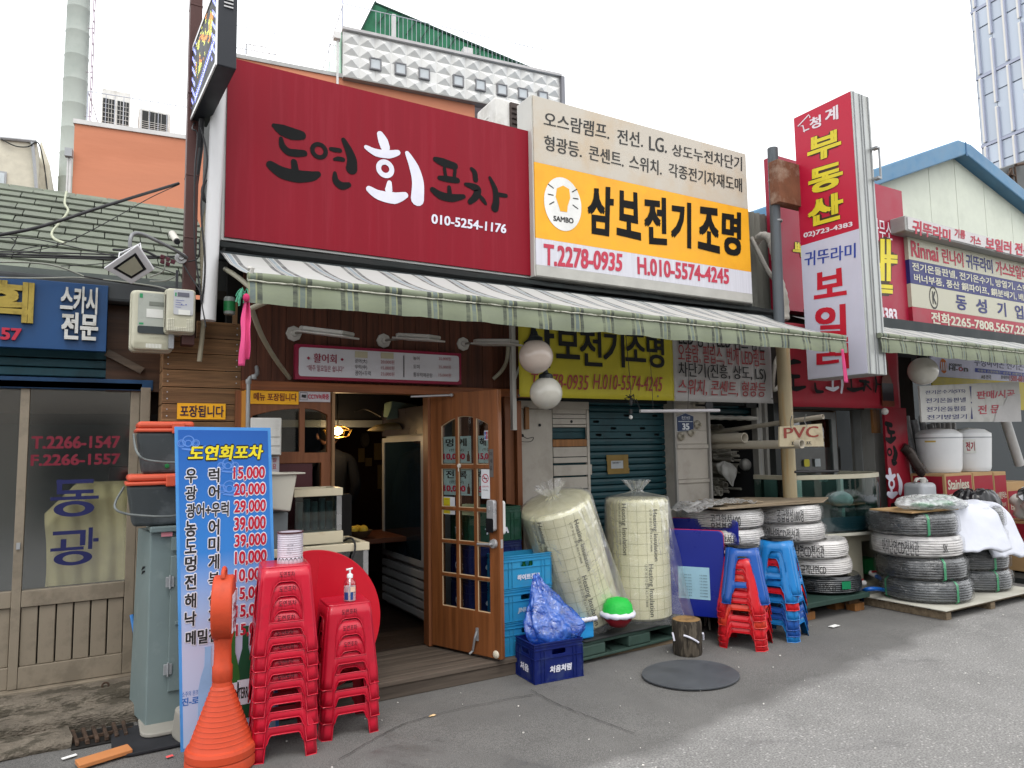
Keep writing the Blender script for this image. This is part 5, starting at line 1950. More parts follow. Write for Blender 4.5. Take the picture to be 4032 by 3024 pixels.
for k,(cl,)in enumerate((('#1f4f9a',),('#a02436',),('#2c7a3c',))):
 lt=Lt(lambda u,v,o=0:(u,-.0055-o,v),.0005);x_=c3[1]-.046+k*.016;lt.rect(x_,1.672,x_+.013,1.728);lt.build(mat('card_col%d'%k,cl,.4),dr,'card_stripe',local=True)
lt=Lt(lambda u,v,o=0:(u,-.007-o,v),.0005);lt.add('JCB',c3[1]-.044,1.692,c3[1]-.003,1.708,.02);lt.build(mat('sticker_white','#c9ccd0',.5),dr,'lettering',local=True)
# door closer
b=MB();b.tube([(2.09),0,0]and[V((2.056,5.05,2.008)),V((2.303,4.85,2.011))],.009,8);b.sphere((2.303,4.85,2.011),.014,10,8)
tag(b.build('door_closer_arm',M_sil,smooth=60),'thin steel closer arm at the top of the open door','closer')

# yellow + CCTV strips on the side panel
t_=thing('menu_takeaway_sign','yellow strip sign with red Korean letters above the side window','sign',(0.9,5.11,1.937))
q=0.9,1.937,1.227,2.03
b=MB();b.box(q[0]-.04,q[2],5.108,5.118,q[1],q[3]);b.build('plate',M_yel,t_)
lt=Lt(PY(5.108));lt.add('메뉴 포장됩니다',0.921,1.96,1.213,2.015,.025);lt.build(mat('brown_ink','#6a2218',.5),t_)
t_=thing('cctv_sign','white strip sign with a camera symbol and CCTV in red letters','sign',(1.228,5.11,1.961))
q=1.23,1.959,1.453,2.034
b=MB();b.box(q[0],q[2],5.108,5.118,q[1],q[3]);b.build('plate',mat('sign_white','#b9b4b8',.5),t_)
lt=Lt(PY(5.108));lt.add('CCTV녹화중',1.293,1.977,1.443,2.017,.03);lt.build(M_redink,t_)
q=1.234,1.97,1.288,2.024
lt=Lt(PY(5.108));lt.rect(q[0],q[1],q[2],q[1]+.003);lt.rect(q[0],q[3]-.003,q[2],q[3]);lt.rect(q[0],q[1],q[0]+.003,q[3]);lt.rect(q[2]-.003,q[1],q[2],q[3])
lt.poly([(q[0]+.012,q[1]+.02),(q[2]-.012,q[1]+.014),(q[2]-.008,q[3]-.016),(q[0]+.014,q[3]-.014)]);lt.build(M_ink,t_,'camera_symbol')
# red strip sign below left
t_=thing('narrow_notice','white notice with vertical red letters behind the blue menu board','notice',(1.06,5.08,1.482))
q=1.011,1.397,1.093,1.574
b=MB();b.box(q[0],q[2],5.08,5.085,q[1],q[3]);b.build('sheet',mat('sign_white','#b9b4b8',.5),t_)
lt=Lt(PY(5.08));lt.add('일',1.048,1.535,1.073,1.564,.02);lt.add('요',1.048,1.489,1.073,1.524,.02);lt.build(M_redink,t_)

# menu board over the door
t_=thing('menu_sign','long white price sign with a dark red border over the doorway','sign',(1.191,5.06,2.118))
q=1.191,2.114,2.491,2.375
q=(q[0],q[1],q[2],2.365)
b=MB();b.box(q[0],q[2],5.06,5.12,q[1],q[3]);b.build('board',mat('burgundy','#8a1f3c',.4),t_,bev=.003)
lt=Lt(PY(5.06));lt.poly(rrect(q[0]+.022,q[1]+.022,q[2]-.022,q[3]-.022,.02));lt.build(mat('sign_panel','#c6c6cc',.4,var=.03),t_,'white_field')
M_burg=mat('burgundy_ink','#8a1f3c',.5)
Q2=PY(5.056)
lt=Lt(Q2);lt.add('활어회',1.315,2.235,1.482,2.304,.02)
for px in((1.267,2.251,1.292,2.281),(1.51,2.252,1.535,2.283)):
 c=((px[0]+px[2])/2,(px[1]+px[3])/2);r_=(px[2]-px[0])/2;lt.poly([(c[0]-r_,c[1]),(c[0],c[1]-r_),(c[0]+r_,c[1]),(c[0],c[1]+r_)])
lt.add('“매주 일요일은 쉽니다”',1.269,2.173,1.537,2.219);lt.build(M_burg,t_)
lt=Lt(Q2)
for s_,bx in(('광어(大)',(1.618,2.242,1.711,2.28)),('우럭(中)',(1.619,2.197,1.711,2.235)),('광어+우럭',(1.619,2.155,1.74,2.192)),('농어',(2.078,2.291,2.129,2.321)),('도미',(2.078,2.224,2.129,2.256)),('통우럭매운탕',(2.078,2.161,2.237,2.195))):
 lt.add(s_,*bx,.004)
q3=1.997,2.156,2.004,2.322
lt.rect(*q3);lt.build(mat('dark_grey_ink','#3a3238',.5),t_)
lt=Lt(Q2)
for s_,bx in(('20,000원',(1.817,2.249,1.924,2.281)),('15,000원',(1.819,2.205,1.924,2.235)),('23,000원',(1.817,2.159,1.924,2.19)),('35,000원',(2.291,2.299,2.397,2.328)),('35,000원',(2.291,2.233,2.396,2.262)),('15,000원',(2.29,2.169,2.396,2.199))):
 lt.add(s_,*bx,.006)
lt.build(mat('brick_ink','#9c4a52',.5),t_,'prices')
lt=Lt(Q2);lt.rect(1.618,2.287,1.715,2.336);lt.rect(1.817,2.291,1.918,2.337);lt.build(mat('masking_tape','#b3ad94',.7),t_,'tape_patch')

# three arm lamps
M_lampw=mat('lamp_white','#b5b3ad',.45,var=.06)
def arm_lamp(base,head0,head1,label):
 c=V(base)
 t=thing('arm_lamp',label,'lamp',c,group='sign lamps above the price sign')
 b=MB();b.lathe([(.0001,.03),(.02,.028),(.026,.012),(.055,.010),(.057,0)],8,Matrix.Translation(c)@Matrix.Rotation(PI/2,4,'X'));b.build('rose',M_lampw,t)
 h0,h1=V(head0),V(head1)
 b=MB();b.tube([c,c+V((0.02,-.06,0)),h0+V((0.02,0,-.01)),(h0+h1)/2],.009,8);b.build('arm',mat('arm_grey','#6f6b64',.4),t,smooth=60)
 b=MB();b.beam(h0+V((0,0,-.012)),h1+V((0,0,-.012)),.16,.012);b.build('diffuser',M_lampw,t,bev=.003)
 b=MB();b.beam(h0+(h1-h0)*.1+V((0,0,.012)),h1*.95+h0*.05+V((0,0,.010)),.12,.03);b.build('head',M_lampw,t,bev=.01)
 b=MB();b.cbox(h0+V((-.0,0,.012)),(.05,.05,.03));b.build('ballast',M_lampw,t,bev=.004)
 return t
arm_lamp((1.192,5.13,2.447),(1.21,4.92,2.441),(1.433,4.55,2.363),'arm lamp at the left end above the price sign')
arm_lamp((1.866,5.13,2.437),(1.918,4.92,2.44),(2.053,4.55,2.382),'arm lamp above the middle of the price sign')
arm_lamp((2.542,5.13,2.453),(2.565,4.92,2.436),(2.704,4.55,2.393),'arm lamp above the right end of the price sign')

# awning: striped cloth on a front bar, hanging valance
def awning_mats(nm,x_off):
 """woven stripes across the cloth (real print) with the green-grey algae stain of an old awning"""
 out=[]
 for kind in('top','valance'):
  m=bpy.data.materials.new(nm+kind);m.use_nodes=True
  t=m.node_tree;b=t.nodes['Principled BSDF'];l=t.links.new
  tc=t.nodes.new('ShaderNodeTexCoord');sp=t.nodes.new('ShaderNodeSeparateXYZ');l(tc.outputs['UV'],sp.inputs[0])
  fr=t.nodes.new('ShaderNodeMath');fr.operation='FRACT'
  mu=t.nodes.new('ShaderNodeMath');mu.operation='MULTIPLY';mu.inputs[1].default_value=1/.27
  l(sp.outputs['X'],mu.inputs[0]);l(mu.outputs[0],fr.inputs[0])
  r=t.nodes.new('ShaderNodeValToRGB');r.color_ramp.interpolation='CONSTANT'
  base,dk,bl,yl=((.43,.43,.42),(.085,.085,.09),(.20,.25,.29),(.43,.43,.42))if kind=='top' else((.19,.215,.15),(.05,.058,.048),(.12,.155,.15),(.25,.26,.14))
  st=[(0,base),(.40,dk),(.50,base),(.53,dk if kind=='top' else yl),(.55,base if kind=='top' else bl),(.57,bl),(.66,base if kind=='top' else yl),(.69,dk),(.79,base)]
  els=r.color_ramp.elements
  els[0].position,els[0].color=0,(*base,1)
  els[1].position,els[1].color=st[1][0],(*st[1][1],1)
  for p,c in st[2:]:
   e=els.new(p);e.color=(*c,1)
  l(fr.outputs[0],r.inputs[0])
  n=t.nodes.new('ShaderNodeTexNoise');n.inputs['Scale'].default_value=4;n.inputs['Detail'].default_value=9;n.inputs['Roughness'].default_value=.7
  mp=t.nodes.new('ShaderNodeMapping');mp.inputs['Scale'].default_value=(1,3,1);l(tc.outputs['UV'],mp.inputs[0]);l(mp.outputs[0],n.inputs['Vector'])
  mr=t.nodes.new('ShaderNodeMapRange');mr.inputs['From Min'].default_value=.42;mr.inputs['From Max'].default_value=.68;mr.inputs['To Max'].default_value=.6 if kind=='top' else.8
  l(n.outputs[0],mr.inputs[0])
  mx=t.nodes.new('ShaderNodeMixRGB');l(mr.outputs[0],mx.inputs[0]);l(r.outputs[0],mx.inputs[1]);mx.inputs[2].default_value=(.22,.25,.16,1)if kind=='valance' else(.40,.42,.38,1)
  l(mx.outputs[0],b.inputs['Base Color']);b.inputs['Roughness'].default_value=.8
  tl=t.nodes.new('ShaderNodeBsdfTranslucent');l(mx.outputs[0],tl.inputs[0]);ms=t.nodes.new('ShaderNodeMixShader');ms.inputs[0].default_value=.15
  l(b.outputs[0],ms.inputs[1]);l(tl.outputs[0],ms.inputs[2]);l(ms.outputs[0],t.nodes['Material Output'].inputs[0])
  out.append(m)
 return out
def add_uv(o,fn):
 me=o.data
 uv=me.uv_layers.new(name='uv')
 for lp in me.loops:
  v=me.vertices[lp.vertex_index].co
  uv.data[lp.index].uv=fn(v)
def awning(label,x0,x1,yf,zf,yr,zr,skew,nm,sag=.05,vh=.115,xf0=None):
 mt,mv=awning_mats(nm,0)
 t=thing('awning',label,'awning',(x0,yf,zf))
 xf0=x0 if xf0 is None else xf0
 def top(u,v):
  x=(xf0+(x0-xf0)*v)+(x1-x0 if v else x1-x0)*u
  x=xf0+(x1-xf0)*u if v==0 else(xf0*(1-v)+x0*v)+(x1-(xf0*(1-v)+x0*v))*u
  y=yf+(yr-yf)*v
  z=zf+(zr-zf)*v-sag*sin(PI*v)*.5-.008*sin(PI*v)*sin(u*(x1-x0)*9)
  z+=.006*noise.noise(V((x*3,v*4,1)))
  return(x,y,z)
 b=MB();b.grid(top,120,14);o=b.build('canopy_cloth',mt,t,smooth=180,fix=False)
 L0=t.location
 add_uv(o,lambda c:(c.x+L0.x+skew*(c.y+L0.y),c.y+L0.y))
 def val(u,v):
  x=xf0+(x1-xf0)*u
  return(x,yf-.012-.012*sin(v*2)+.010*v*sin(x*14)+.006*v*noise.noise(V((x*20,0,0))),zf-.045-vh*v+.009*v*noise.noise(V((x*6,1,0)))+.014*v*noise.noise(V((x*1.7,4,0)))-.010*v*sin(PI*u))
 b=MB();b.grid(val,240,5);o=b.build('valance',mv,t,smooth=180,fix=False)
 add_uv(o,lambda c:(c.x+L0.x,c.z+L0.z))
 b=MB();b.tube([(xf0+(x1-xf0)*k/60,yf,zf-.018+.004*sin(k*.9))for k in range(61)],.026,12);o=b.build('front_bar',mv,t,smooth=60)
 add_uv(o,lambda c:(c.x+L0.x,c.z+L0.z))
 b=MB()
 b.tube([(xf0+(x1-xf0)*k/200,yf-.02,zf-.042+.004*noise.noise(V((k*.37,0,0))))for k in range(201)],[.004+.004*abs(noise.noise(V((k*.5,3,0))))for k in range(201)],5)
 b.build('frayed_hem',mat('frayed_white','#b5b5a8',.9,dirt='#5d6150',dirt_amt=.9,ds=20),t)
 return t
aw=awning('long old striped awning with a green stained valance over the restaurant and the lamp shop',.66,5.85,4.0,2.575,4.93,2.93,0.0,'awning_cloth',xf0=.68)
b=MB();b.tube([(.69,4.0,2.54),(.70,3.98,2.60),(.69,4.02,2.61)],.012,8)
b.build('end_cap',M_lampw,aw)
M_armw=mat('arm_cream','#9a9683',.5,var=.1,dirt='#6d6856',dirt_amt=.4,ds=6)
b=MB();b.tube(catmull([(.70,4.95,2.82),(.72,4.5,2.66),(.80,4.1,2.45)],4)+[V((0.755,4.3,2.442))]+catmull([V((0.755,4.3,2.442)),V((0.871,4.6,2.336)),V((1.021,4.9,2.226)),V((1.165,5.12,2.126))],5)[1:],.016,10)
b.build('support_arm',M_armw,aw,smooth=60)
b=MB();b.tube(catmull([V((2.86,4.95,2.427)),V((2.874,5,2.319)),V((2.87,5.08,2.243)),V((2.812,5.12,2.177))],6),.016,10);b.build('support_arm',M_armw,aw,smooth=60)
b=MB();b.box(.62,6.0,4.90,4.96,2.87,2.93);b.build('cassette',mat('cassette_dark','#23292b',.6,var=.2),aw,bev=.01)
# black folded tarpaulin between sign and awning
def tarp(u,v):
 x=.62+5.5*u
 return(x,4.93-.04*v-.01*noise.noise(V((x*2,v,0))),3.0-.05*v+.010*noise.noise(V((x*1.3,4,0)))+.01*noise.noise(V((x*6,v*3,0))))
b=MB();b.grid(tarp,90,5)
tag(b.build('dark_tarpaulin',mat('dark_tarp','#0d1212',.8,var=.3,dirt='#232b2a',dirt_amt=.3,ds=4),smooth=180,solid=.004),'dark creased tarpaulin strip hanging between the big signs and the awning','tarpaulin')
b=MB();b.box(.70,6.1,4.97,5.18,2.94,3.0)
tag(b.build('sign_ledge',mat('ledge_dark','#121617',.8)),'dark metal ledge carrying the two big shop signs','ledge')
# pink ribbon, tuft of green string, green can
def ribbon(u,v):
 p=V((0.675,3.98,2.426));q_=V((0.665,3.98,2.059))if False else V((p.x-.01,3.98,p.z-.36))
 w_=.008+.016*min(1,v*3)
 s_=(u-.5)*2
 return(p.x+s_*w_*(1+.15*sin(v*9))-.01*v,p.y+.012*cos(u*9)+.01*sin(v*7),p.z-.36*v*(1 if u<.65 else.9))
t_=thing('pink_ribbon','bright pink cloth strip tied to the left end of the awning bar','ribbon',(0.675,3.98,2.426))
b=MB();b.grid(ribbon,14,26);b.build('ribbon',mat('pink_cloth','#e0568c',.7,var=.1,trans=.25),t_,smooth=180,solid=.002)
b=MB();b.sphere(V((0.67,3.97,2.434)),.018,12,8,1.3,fn=lambda a,z:1+.12*sin(a*5));b.build('knot',mat('pink_knot','#b02a5a',.7),t_,smooth=180)
t_=thing('pink_ribbon','thin pink cloth strip hanging from the right end of the awning bar','ribbon',(5.767,3.95,2.418))
p=V((5.743,3.95,2.44))
b=MB();b.grid(lambda u,v:(p.x+.022*(u-.5)*(1+v)+.03*v,p.y+.01*cos(u*8),p.z-.30*v),8,16);b.build('ribbon',MATS['pink_cloth'],t_,smooth=180,solid=.002)
b=MB()
p=V((0.664,4,2.471))
for k in range(26):
 d=V((rng.uniform(-1,.4),rng.uniform(-.6,.3),rng.uniform(-1,.2)))
 b.tube(catmull([p+d*.01,p+d*.03+V((0,0,rng.uniform(-.01,.02))),p+d*.045+V((0,0,-.02)),p+d*.05+V((0,0,-.035))],3),.0022,4)
tag(b.build('green_twine',mat('green_twine','#4f9a7c',.7)),'frayed tuft of green twine tied at the left end of the awning','twine')
c=V((0.723,4.9,2.508))
t_=thing('green_canister','small green and clear canister hanging in the gap left of the awning','canister',c)
b=MB();b.lathe([(.0001,0),(.034,0),(.036,.01),(.036,.105),(.03,.115),(.0001,.115)],18,Matrix.Translation(c));b.build('can',mat('clear_grey','#7a7f7d',.3),t_,smooth=40)
b=MB();b.lathe([(.0372,.02),(.0372,.085)],18,Matrix.Translation(c));b.build('green_label',mat('label_green2','#1d6b3a',.4),t_,smooth=40)
b=MB();b.box(0.77,0.797,5.05,5.09,2.475,2.641)
tag(b.build('upright_batten',wood('batten','#8a6b4c','#4a3524')),'short upright wooden batten above the clad pier','batten')
# elbow pipe beside the doorway
t_=thing('grey_elbow_pipe','grey pipe with elbows running down left of the doorway','pipe',(0.881,5.05,1.916))
b=MB();b.tube(catmull([V((0.936,5.1,2.192)),V((0.931,5.05,2.143)),V((0.907,5.03,2.117)),V((0.881,5.02,2.107)),V((0.87,5.02,2.086))],5)+[V((0.871,5.02,1.76))],.014,10);b.build('pipe',mat('pipe_grey','#8b8d8e',.35,metal=.4),t_,smooth=60)
for p in[(0.87,5.02,2.082),(0.906,5.02,2.114)]:
 b=MB();b.lathe([(.018,-.015),(.019,0),(.018,.015)],12,Matrix.Translation(p));b.build('collar',MATS['pipe_grey'],t_)
b=MB();b.box(0.844,0.87,5.09,5.12,1.2,2.024)
tag(b.build('orange_strip',mat('orange_strip','#c88a3c',.6)),'narrow orange wooden strip between the pier and the side window','strip')

# ---- big red sign
t_=thing('red_restaurant_sign','large dark red sign with brush style black and white Korean letters','sign',(2,4.95,3.1))
YS=4.95
A=[(0.657,4.024),(0.68,3.01),(3.132,4.305),(3.146,3.032)]
sx0,sx1=(A[0][0]+A[1][0])/2,A[3][0]
sz0,sz1=(A[1][1]+A[3][1])/2,A[2][1]
M_signred=mat('sign_red','#7c0c1f',.45,var=.05,vs=1.2,spec=.15,dirt='#87202f',dirt_amt=.35,ds=2.2,stretch=(7,1,.3))
b=MB();b.box(sx0,sx1,YS+.02,YS+.2,sz0,sz1);b.build('box',M_alup:=mat('sign_frame','#a8a8a6',.35,metal=.3,var=.08),t_,bev=.004)
b=MB();b.box(sx0+.022,sx1-.006,YS,YS+.019,sz0+.02,sz1-.008);b.build('face',M_signred,t_)
M_black=mat('sign_black','#101112',.6,spec=.12)
M_signw=mat('sign_letter_white','#cfcfdb',.5)
def strokes(lt,y,data,s=1.0):
 for pts,rs in data:
  lt.stroke(pts,rs)
 return lt
# stroke centre lines measured on the board
lt=Lt(PY(YS))
def S_(pts,rs):
 return(pts,rs)
D=[
 ([(0.999,3.877),(1.053,3.858),(1.123,3.845),(1.187,3.848)],(.020,.050,.054,.040)),
 ([(1.047,3.795),(1.058,3.742),(1.098,3.708),(1.151,3.709),(1.208,3.719)],(.016,.028,.032,.034,.028)),
 ([(1.138,3.642),(1.147,3.58)],(.026,.032)),
 ([(0.979,3.589),(1.057,3.549),(1.162,3.542),(1.26,3.56),(1.308,3.584)],(.036,.052,.056,.044,.026)),
 ([(1.4,3.79),(1.428,3.79),(1.466,3.792)],(.018,.022,.020)),
 ([(1.425,3.717),(1.455,3.727),(1.489,3.728)],(.012,.022,.020)),
 ([(1.492,3.879),(1.53,3.811),(1.556,3.739),(1.554,3.671)],(.020,.034,.044,.052)),
 ([(1.43,3.615),(1.437,3.559),(1.481,3.529),(1.532,3.545)],(.016,.030,.036,.024)),
 ([(2.227,3.875),(2.295,3.863),(2.395,3.853)],(.026,.042,.034)),
 ([(2.305,3.813),(2.314,3.747)],(.018,.018)),
 ([(2.397,3.824),(2.389,3.752)],(.018,.018)),
 ([(2.261,3.731),(2.338,3.734),(2.416,3.738)],(.022,.032,.028)),
 ([(2.344,3.669),(2.348,3.604)],(.020,.026)),
 ([(2.202,3.624),(2.271,3.59),(2.37,3.587),(2.471,3.616)],(.028,.040,.040,.022)),
 ([(2.545,3.859),(2.572,3.832),(2.58,3.774)],(.018,.028,.028)),
 ([(2.49,3.72),(2.552,3.712),(2.598,3.693),(2.578,3.632),(2.527,3.581)],(.018,.034,.040,.036,.026)),
 ([(2.616,3.645),(2.648,3.616),(2.671,3.588)],(.018,.024,.014)),
 ([(2.712,3.815),(2.758,3.727),(2.768,3.632),(2.755,3.566)],(.016,.030,.036,.042)),
 ([(2.798,3.686),(2.863,3.689)],(.024,.020)),
]
for pts,rs in D:
 lt.stroke(pts,[r_*.84 for r_ in rs])
def ringpx(lt,c,e,wd):
 r=abs(e[0]-c[0])
 lt.ring(c,r-wd,r,32,sy=1.0)
c=[(1.314,3.759),(1.378,3.761)]
ringpx(lt,c[0],c[1],.032)
lt.build(M_black,t_,'black_lettering')
lt=Lt(PY(YS))
for pts,rs in(([(1.774,3.98),(1.796,3.935),(1.813,3.889)],(.032,.048,.046)),([(1.664,3.858),(1.741,3.832),(1.841,3.839),(1.914,3.867)],(.020,.036,.040,.026)),
    ([(1.847,3.617),(1.841,3.561)],(.022,.036)),([(1.688,3.54),(1.761,3.508),(1.881,3.504),(1.973,3.542)],(.030,.046,.056,.030)),
    ([(1.991,3.877),(2.047,3.774),(2.078,3.659),(2.073,3.527)],(.022,.050,.060,.066))):
 lt.stroke(pts,[r_*.82 for r_ in rs])
c=[(1.813,3.72),(1.885,3.734)]
ringpx(lt,c[0],c[1],.040)
lt.quad4('010-5254-1176',[(2.189,3.353),(2.857,3.367),(2.864,3.445),(2.19,3.43)],.028)
lt.build(M_signw,t_,'white_lettering')

# ---- yellow lamp shop sign
t_=thing('lamp_shop_sign','big cream, yellow and white lamp shop sign with black Korean letters','sign',(4.6,4.9,3.1))
YY=4.88
A=[(3.082,4.56),(3.102,2.998),(5.736,4.633),(5.66,3.05)]
ax0,ax1=(A[0][0]+A[1][0])/2+.0,(A[2][0]+A[3][0])/2
az0,az1=(A[1][1]+A[3][1])/2,(A[0][1]+A[2][1])/2
b=MB();b.box(ax0,ax1,YY+.012,YY+.25,az0,az1);b.build('box',mat('sign_box_grey','#b3b2ac',.4,var=.06),t_,bev=.004)
M_crm=mat('sign_cream','#b6afa3',.45,var=.04,vs=1,dirt='#b39a78',dirt_amt=.5,ds=1.1,dpos=.48)
zy1,zy0,zw0=3.898,3.277,3.061
zy1=(zy1+4.029+4.081)/3
zy0=(zy0+3.372+3.396)/3
zw0=(3.11+3.131)/2
for nm,z0_,z1_,m_ in(('cream_field',zy1,az1-.01,M_crm),('yellow_field',zy0,zy1,mat('sign_yellow','#e0a01e',.42,var=.06,dirt='#c98318',dirt_amt=.4,ds=1.3)),('white_field',zw0,zy0,mat('sign_streaked_white','#c3c3cb',.5,var=.1,vs=6,stretch=(9,1,.25))),('grey_field',az0+.006,zw0,mat('sign_grey','#a9a8a2',.5))):
 b=MB();b.box(ax0+.012,ax1-.012,YY,YY+.011,z0_+.0005,z1_-.0005);b.build(nm,m_,t_)
lt=Lt(PY(YY))
for s_,q4 in(('오스람램프.',[(3.204,4.337),(3.907,4.358),(3.924,4.512),(3.212,4.47)]),('전선.',[(4,4.346),(4.303,4.368),(4.31,4.519),(4.005,4.491)]),('LG.',[(4.377,4.361),(4.598,4.376),(4.605,4.526),(4.383,4.503)]),
   ('상도누전차단기',[(4.662,4.369),(5.619,4.391),(5.63,4.546),(4.668,4.488)]),('형광등.',[(3.204,4.126),(3.596,4.126),(3.601,4.277),(3.207,4.261)]),('콘센트.',[(3.674,4.134),(4.065,4.132),(4.071,4.275),(3.678,4.27)]),
   ('스위치.',[(4.13,4.137),(4.523,4.14),(4.53,4.288),(4.136,4.276)]),('각종전기자재도매',[(4.61,4.154),(5.605,4.166),(5.614,4.315),(4.616,4.29)])):
 lt.quad4(s_,q4,.018)
lt.build(M_ink,t_,'top_lettering')
lt=Lt(PY(YY))
for ch,q4 in(('삼',[(3.641,3.463),(3.915,3.465),(3.949,3.928),(3.649,3.894)]),('보',[(3.959,3.492),(4.244,3.477),(4.245,3.927),(3.983,3.911)]),('전',[(4.285,3.454),(4.558,3.476),(4.574,3.934),(4.293,3.911)]),('기',[(4.609,3.483),(4.865,3.482),(4.889,3.937),(4.624,3.918)]),('조',[(4.953,3.498),(5.249,3.48),(5.263,3.941),(4.986,3.922)]),('명',[(5.27,3.483),(5.546,3.487),(5.576,3.949),(5.305,3.937)])):
 lt.quad4(ch,q4,.042)
lt.build(M_black,t_,'shop_name')
lt=Lt(PY(YY));lt.quad4('T.2278-0935',[(3.175,3.121),(4.007,3.161),(4.025,3.326),(3.179,3.31)],.035);lt.quad4('H.010-5574-4245',[(4.188,3.158),(5.358,3.186),(5.367,3.341),(4.189,3.323)],.035)
lt.build(mat('phone_red','#b0364a',.5),t_,'phone_number')
cc=[(3.385,3.681),(3.578,3.712),(3.391,3.916)]
lt=Lt(PY(YY));lt.disc(cc[0],abs(cc[1][0]-cc[0][0]),40,sy=abs(cc[2][1]-cc[0][1])/abs(cc[1][0]-cc[0][0]));lt.build(mat('logo_white','#d5d5d2',.45),t_,'logo_disc')
lt=Lt(PY(YY),.005)
bl=[(3.354,3.613),(3.425,3.616),(3.432,3.67),(3.461,3.747),(3.452,3.825),(3.389,3.845),(3.325,3.809),(3.31,3.733),(3.337,3.664)]
lt.poly(bl);lt.build(MATS['sign_yellow'],t_,'bulb_logo')
lt=Lt(PY(YY),.005)
for a in[(3.243,4.88,3.828),(3.233,4.88,3.74),(3.246,4.88,3.658),(3.484,4.88,3.808),(3.49,4.88,3.748),(3.491,4.88,3.689)]:
 pass
for pq in([(3.238,3.83),(3.289,3.805)],[(3.233,3.742),(3.285,3.742)],[(3.246,3.656),(3.291,3.685)],[(3.484,3.805),(3.533,3.837)],[(3.493,3.75),(3.544,3.752)],[(3.488,3.689),(3.539,3.665)]):
 lt.stroke(pq,.0045)
lt.quad4('SAMBO',[(3.281,3.518),(3.489,3.524),(3.49,3.572),(3.283,3.564)],.03);lt.build(M_ink,t_,'logo_lettering')

# ================================================================== the lamp and pipe shop (middle)
YM=5.3
M_pw=mat('painted_white','#a9a39a',.6,var=.08,dirt='#8a8378',dirt_amt=.5,ds=2.5,bump=.15,bs=30)
M_pwood=wood('raw_lath','#8f6238','#5e3c20',amt=.5)
M_sh=mat('shutter_teal','#173d44',.45,var=.12,vs=1.5,dirt='#0f2a2f',dirt_amt=.5,ds=2)
t_=thing('white_panel_door','dirty white board panel with slatted side beside the teal shutter','door',(3.5,YM,0))
x0,x1,x2,z1=3.134,3.503,3.907,2.018
b=MB();b.box(x0,x1,YM,YM+.03,.0,z1-.075);b.build('board',M_pw,t_)
b=MB();b.box(x0,x2,YM-.012,YM+.02,z1-.07,z1);b.build('head_board',M_pw,t_,bev=.003)
K_=(1.975-1.29)/300
mz0=1.975
mz=lambda py:mz0-(py-1600)*K_
for i,(za,zb_)in enumerate(((1608,1630),(1632,1648),(1650,1671),(1673,1683),(1731,1759),(1761,1799),(1802,1823),(1832,1873),(1880,1925),(1930,2000),(2004,2080),(2084,2160))):
 b=MB();b.box(x1+.004,x2-.03 if i not in(7,)else x2+.02,YM-.006,YM+.02,mz(zb_),mz(za));b.build('slat',M_pwood if i==4 else M_pw,t_,bev=.003)
b=MB();b.box(x2-.028,x2,YM-.01,YM+.02,.3,z1-.075);b.build('stile',M_pw,t_,bev=.003)
b=MB();b.box(3.207,3.248,5.27,5.298,1.767,1.96);b.build('brown_batten',M_pwood,t_,bev=.002)
b=MB()
for p in[(3.37,5.295,1.804),(3.19,5.295,1.713),(3.711,5.295,1.837)]:
 b.lathe([(.0001,.003),(.014,.002),(.014,0)],12,Matrix.Translation(p)@Matrix.Rotation(PI/2,4,'X'))
b.build('knot_holes',M_dark,t_)
b=MB();b.tube(catmull([V((3.181,5.28,1.712)),V((3.208,5.25,1.688)),V((3.267,5.24,1.696)),V((3.246,5.25,1.661)),V((3.138,5.24,1.662)),V((3.015,5.2,1.696)),V((2.948,5.16,1.595)),V((2.921,5.13,1.48))],6),.003,5)
tag(b.build('loose_wire',M_blackcable),'thin black wire hanging in loops in front of the white board panel','wire')
for i,(a,c)in enumerate(((1552,1740),(1765,1855),(1820,1990))):
 b=MB();b.box(3.011,3.055,5.19,5.215,1.658-(c-1740)*K_,2.063-(a-1552)*K_)
 tag(b.build('batten',M_pwood,bev=.002),('upper','middle','lower')[i]+' orange wooden batten nailed left of the white board panel','batten')

def shutter(nm,label,x0,x1,z0,z1,y,holes=(),sh=.062):
 t=thing('roller_shutter',label,'shutter',(x0,y,z0))
 n=int((z1-z0)/sh)
 m0=None
 for k in range(n+1):
  z=z1-sh*(k+1)
  hs=[h for h in holes if z<h[1]<z+sh]
  b=MB()
  prof=[(y,z),(y-.012,z+.008),(y-.014,z+sh*.5),(y-.010,z+sh*.85),(y,z+sh*.93),(y+.004,z+sh*.93),(y+.004,z)]
  if hs:
   b.plate([(x0,z),(x1,z),(x1,z+sh*.93),(x0,z+sh*.93)],[rrect(h[0]-.035,z+.02,h[0]+.035,z+.042,.010)for h in hs],'y',y-.012,y)
   b.build('slat',M_sh,t,bev=.002)
  elif m0 is None:
   b.prism(prof,'x',x0,x1);m0=b.build('slat',M_sh,t);mz_=z
  else:
   o=bpy.data.objects.new('slat',m0.data);COL.objects.link(o);o.parent=t;o.location=(0,0,z-mz_)
 b=MB();b.box(x0,x1,y+.03,y+.04,z0,z1);b.build('backing',M_dark,t)
 return t
sx0_,sx1_=x2+.01,4.977
hz=[(p[0],p[1])for p in[(4.015,1.869),(4.376,1.871),(4.737,1.874),(4.216,1.805),(4.575,1.806),(4.04,1.743),(4.398,1.742),(4.754,1.741)]]
shutter('','closed teal roller shutter with slots behind the insulation rolls',sx0_-.4,sx1_,.02,2.18,5.34,hz)
shutter('','half lowered teal shutter above the pipe rack',5.547,6.324,1.88,2.18,5.42)
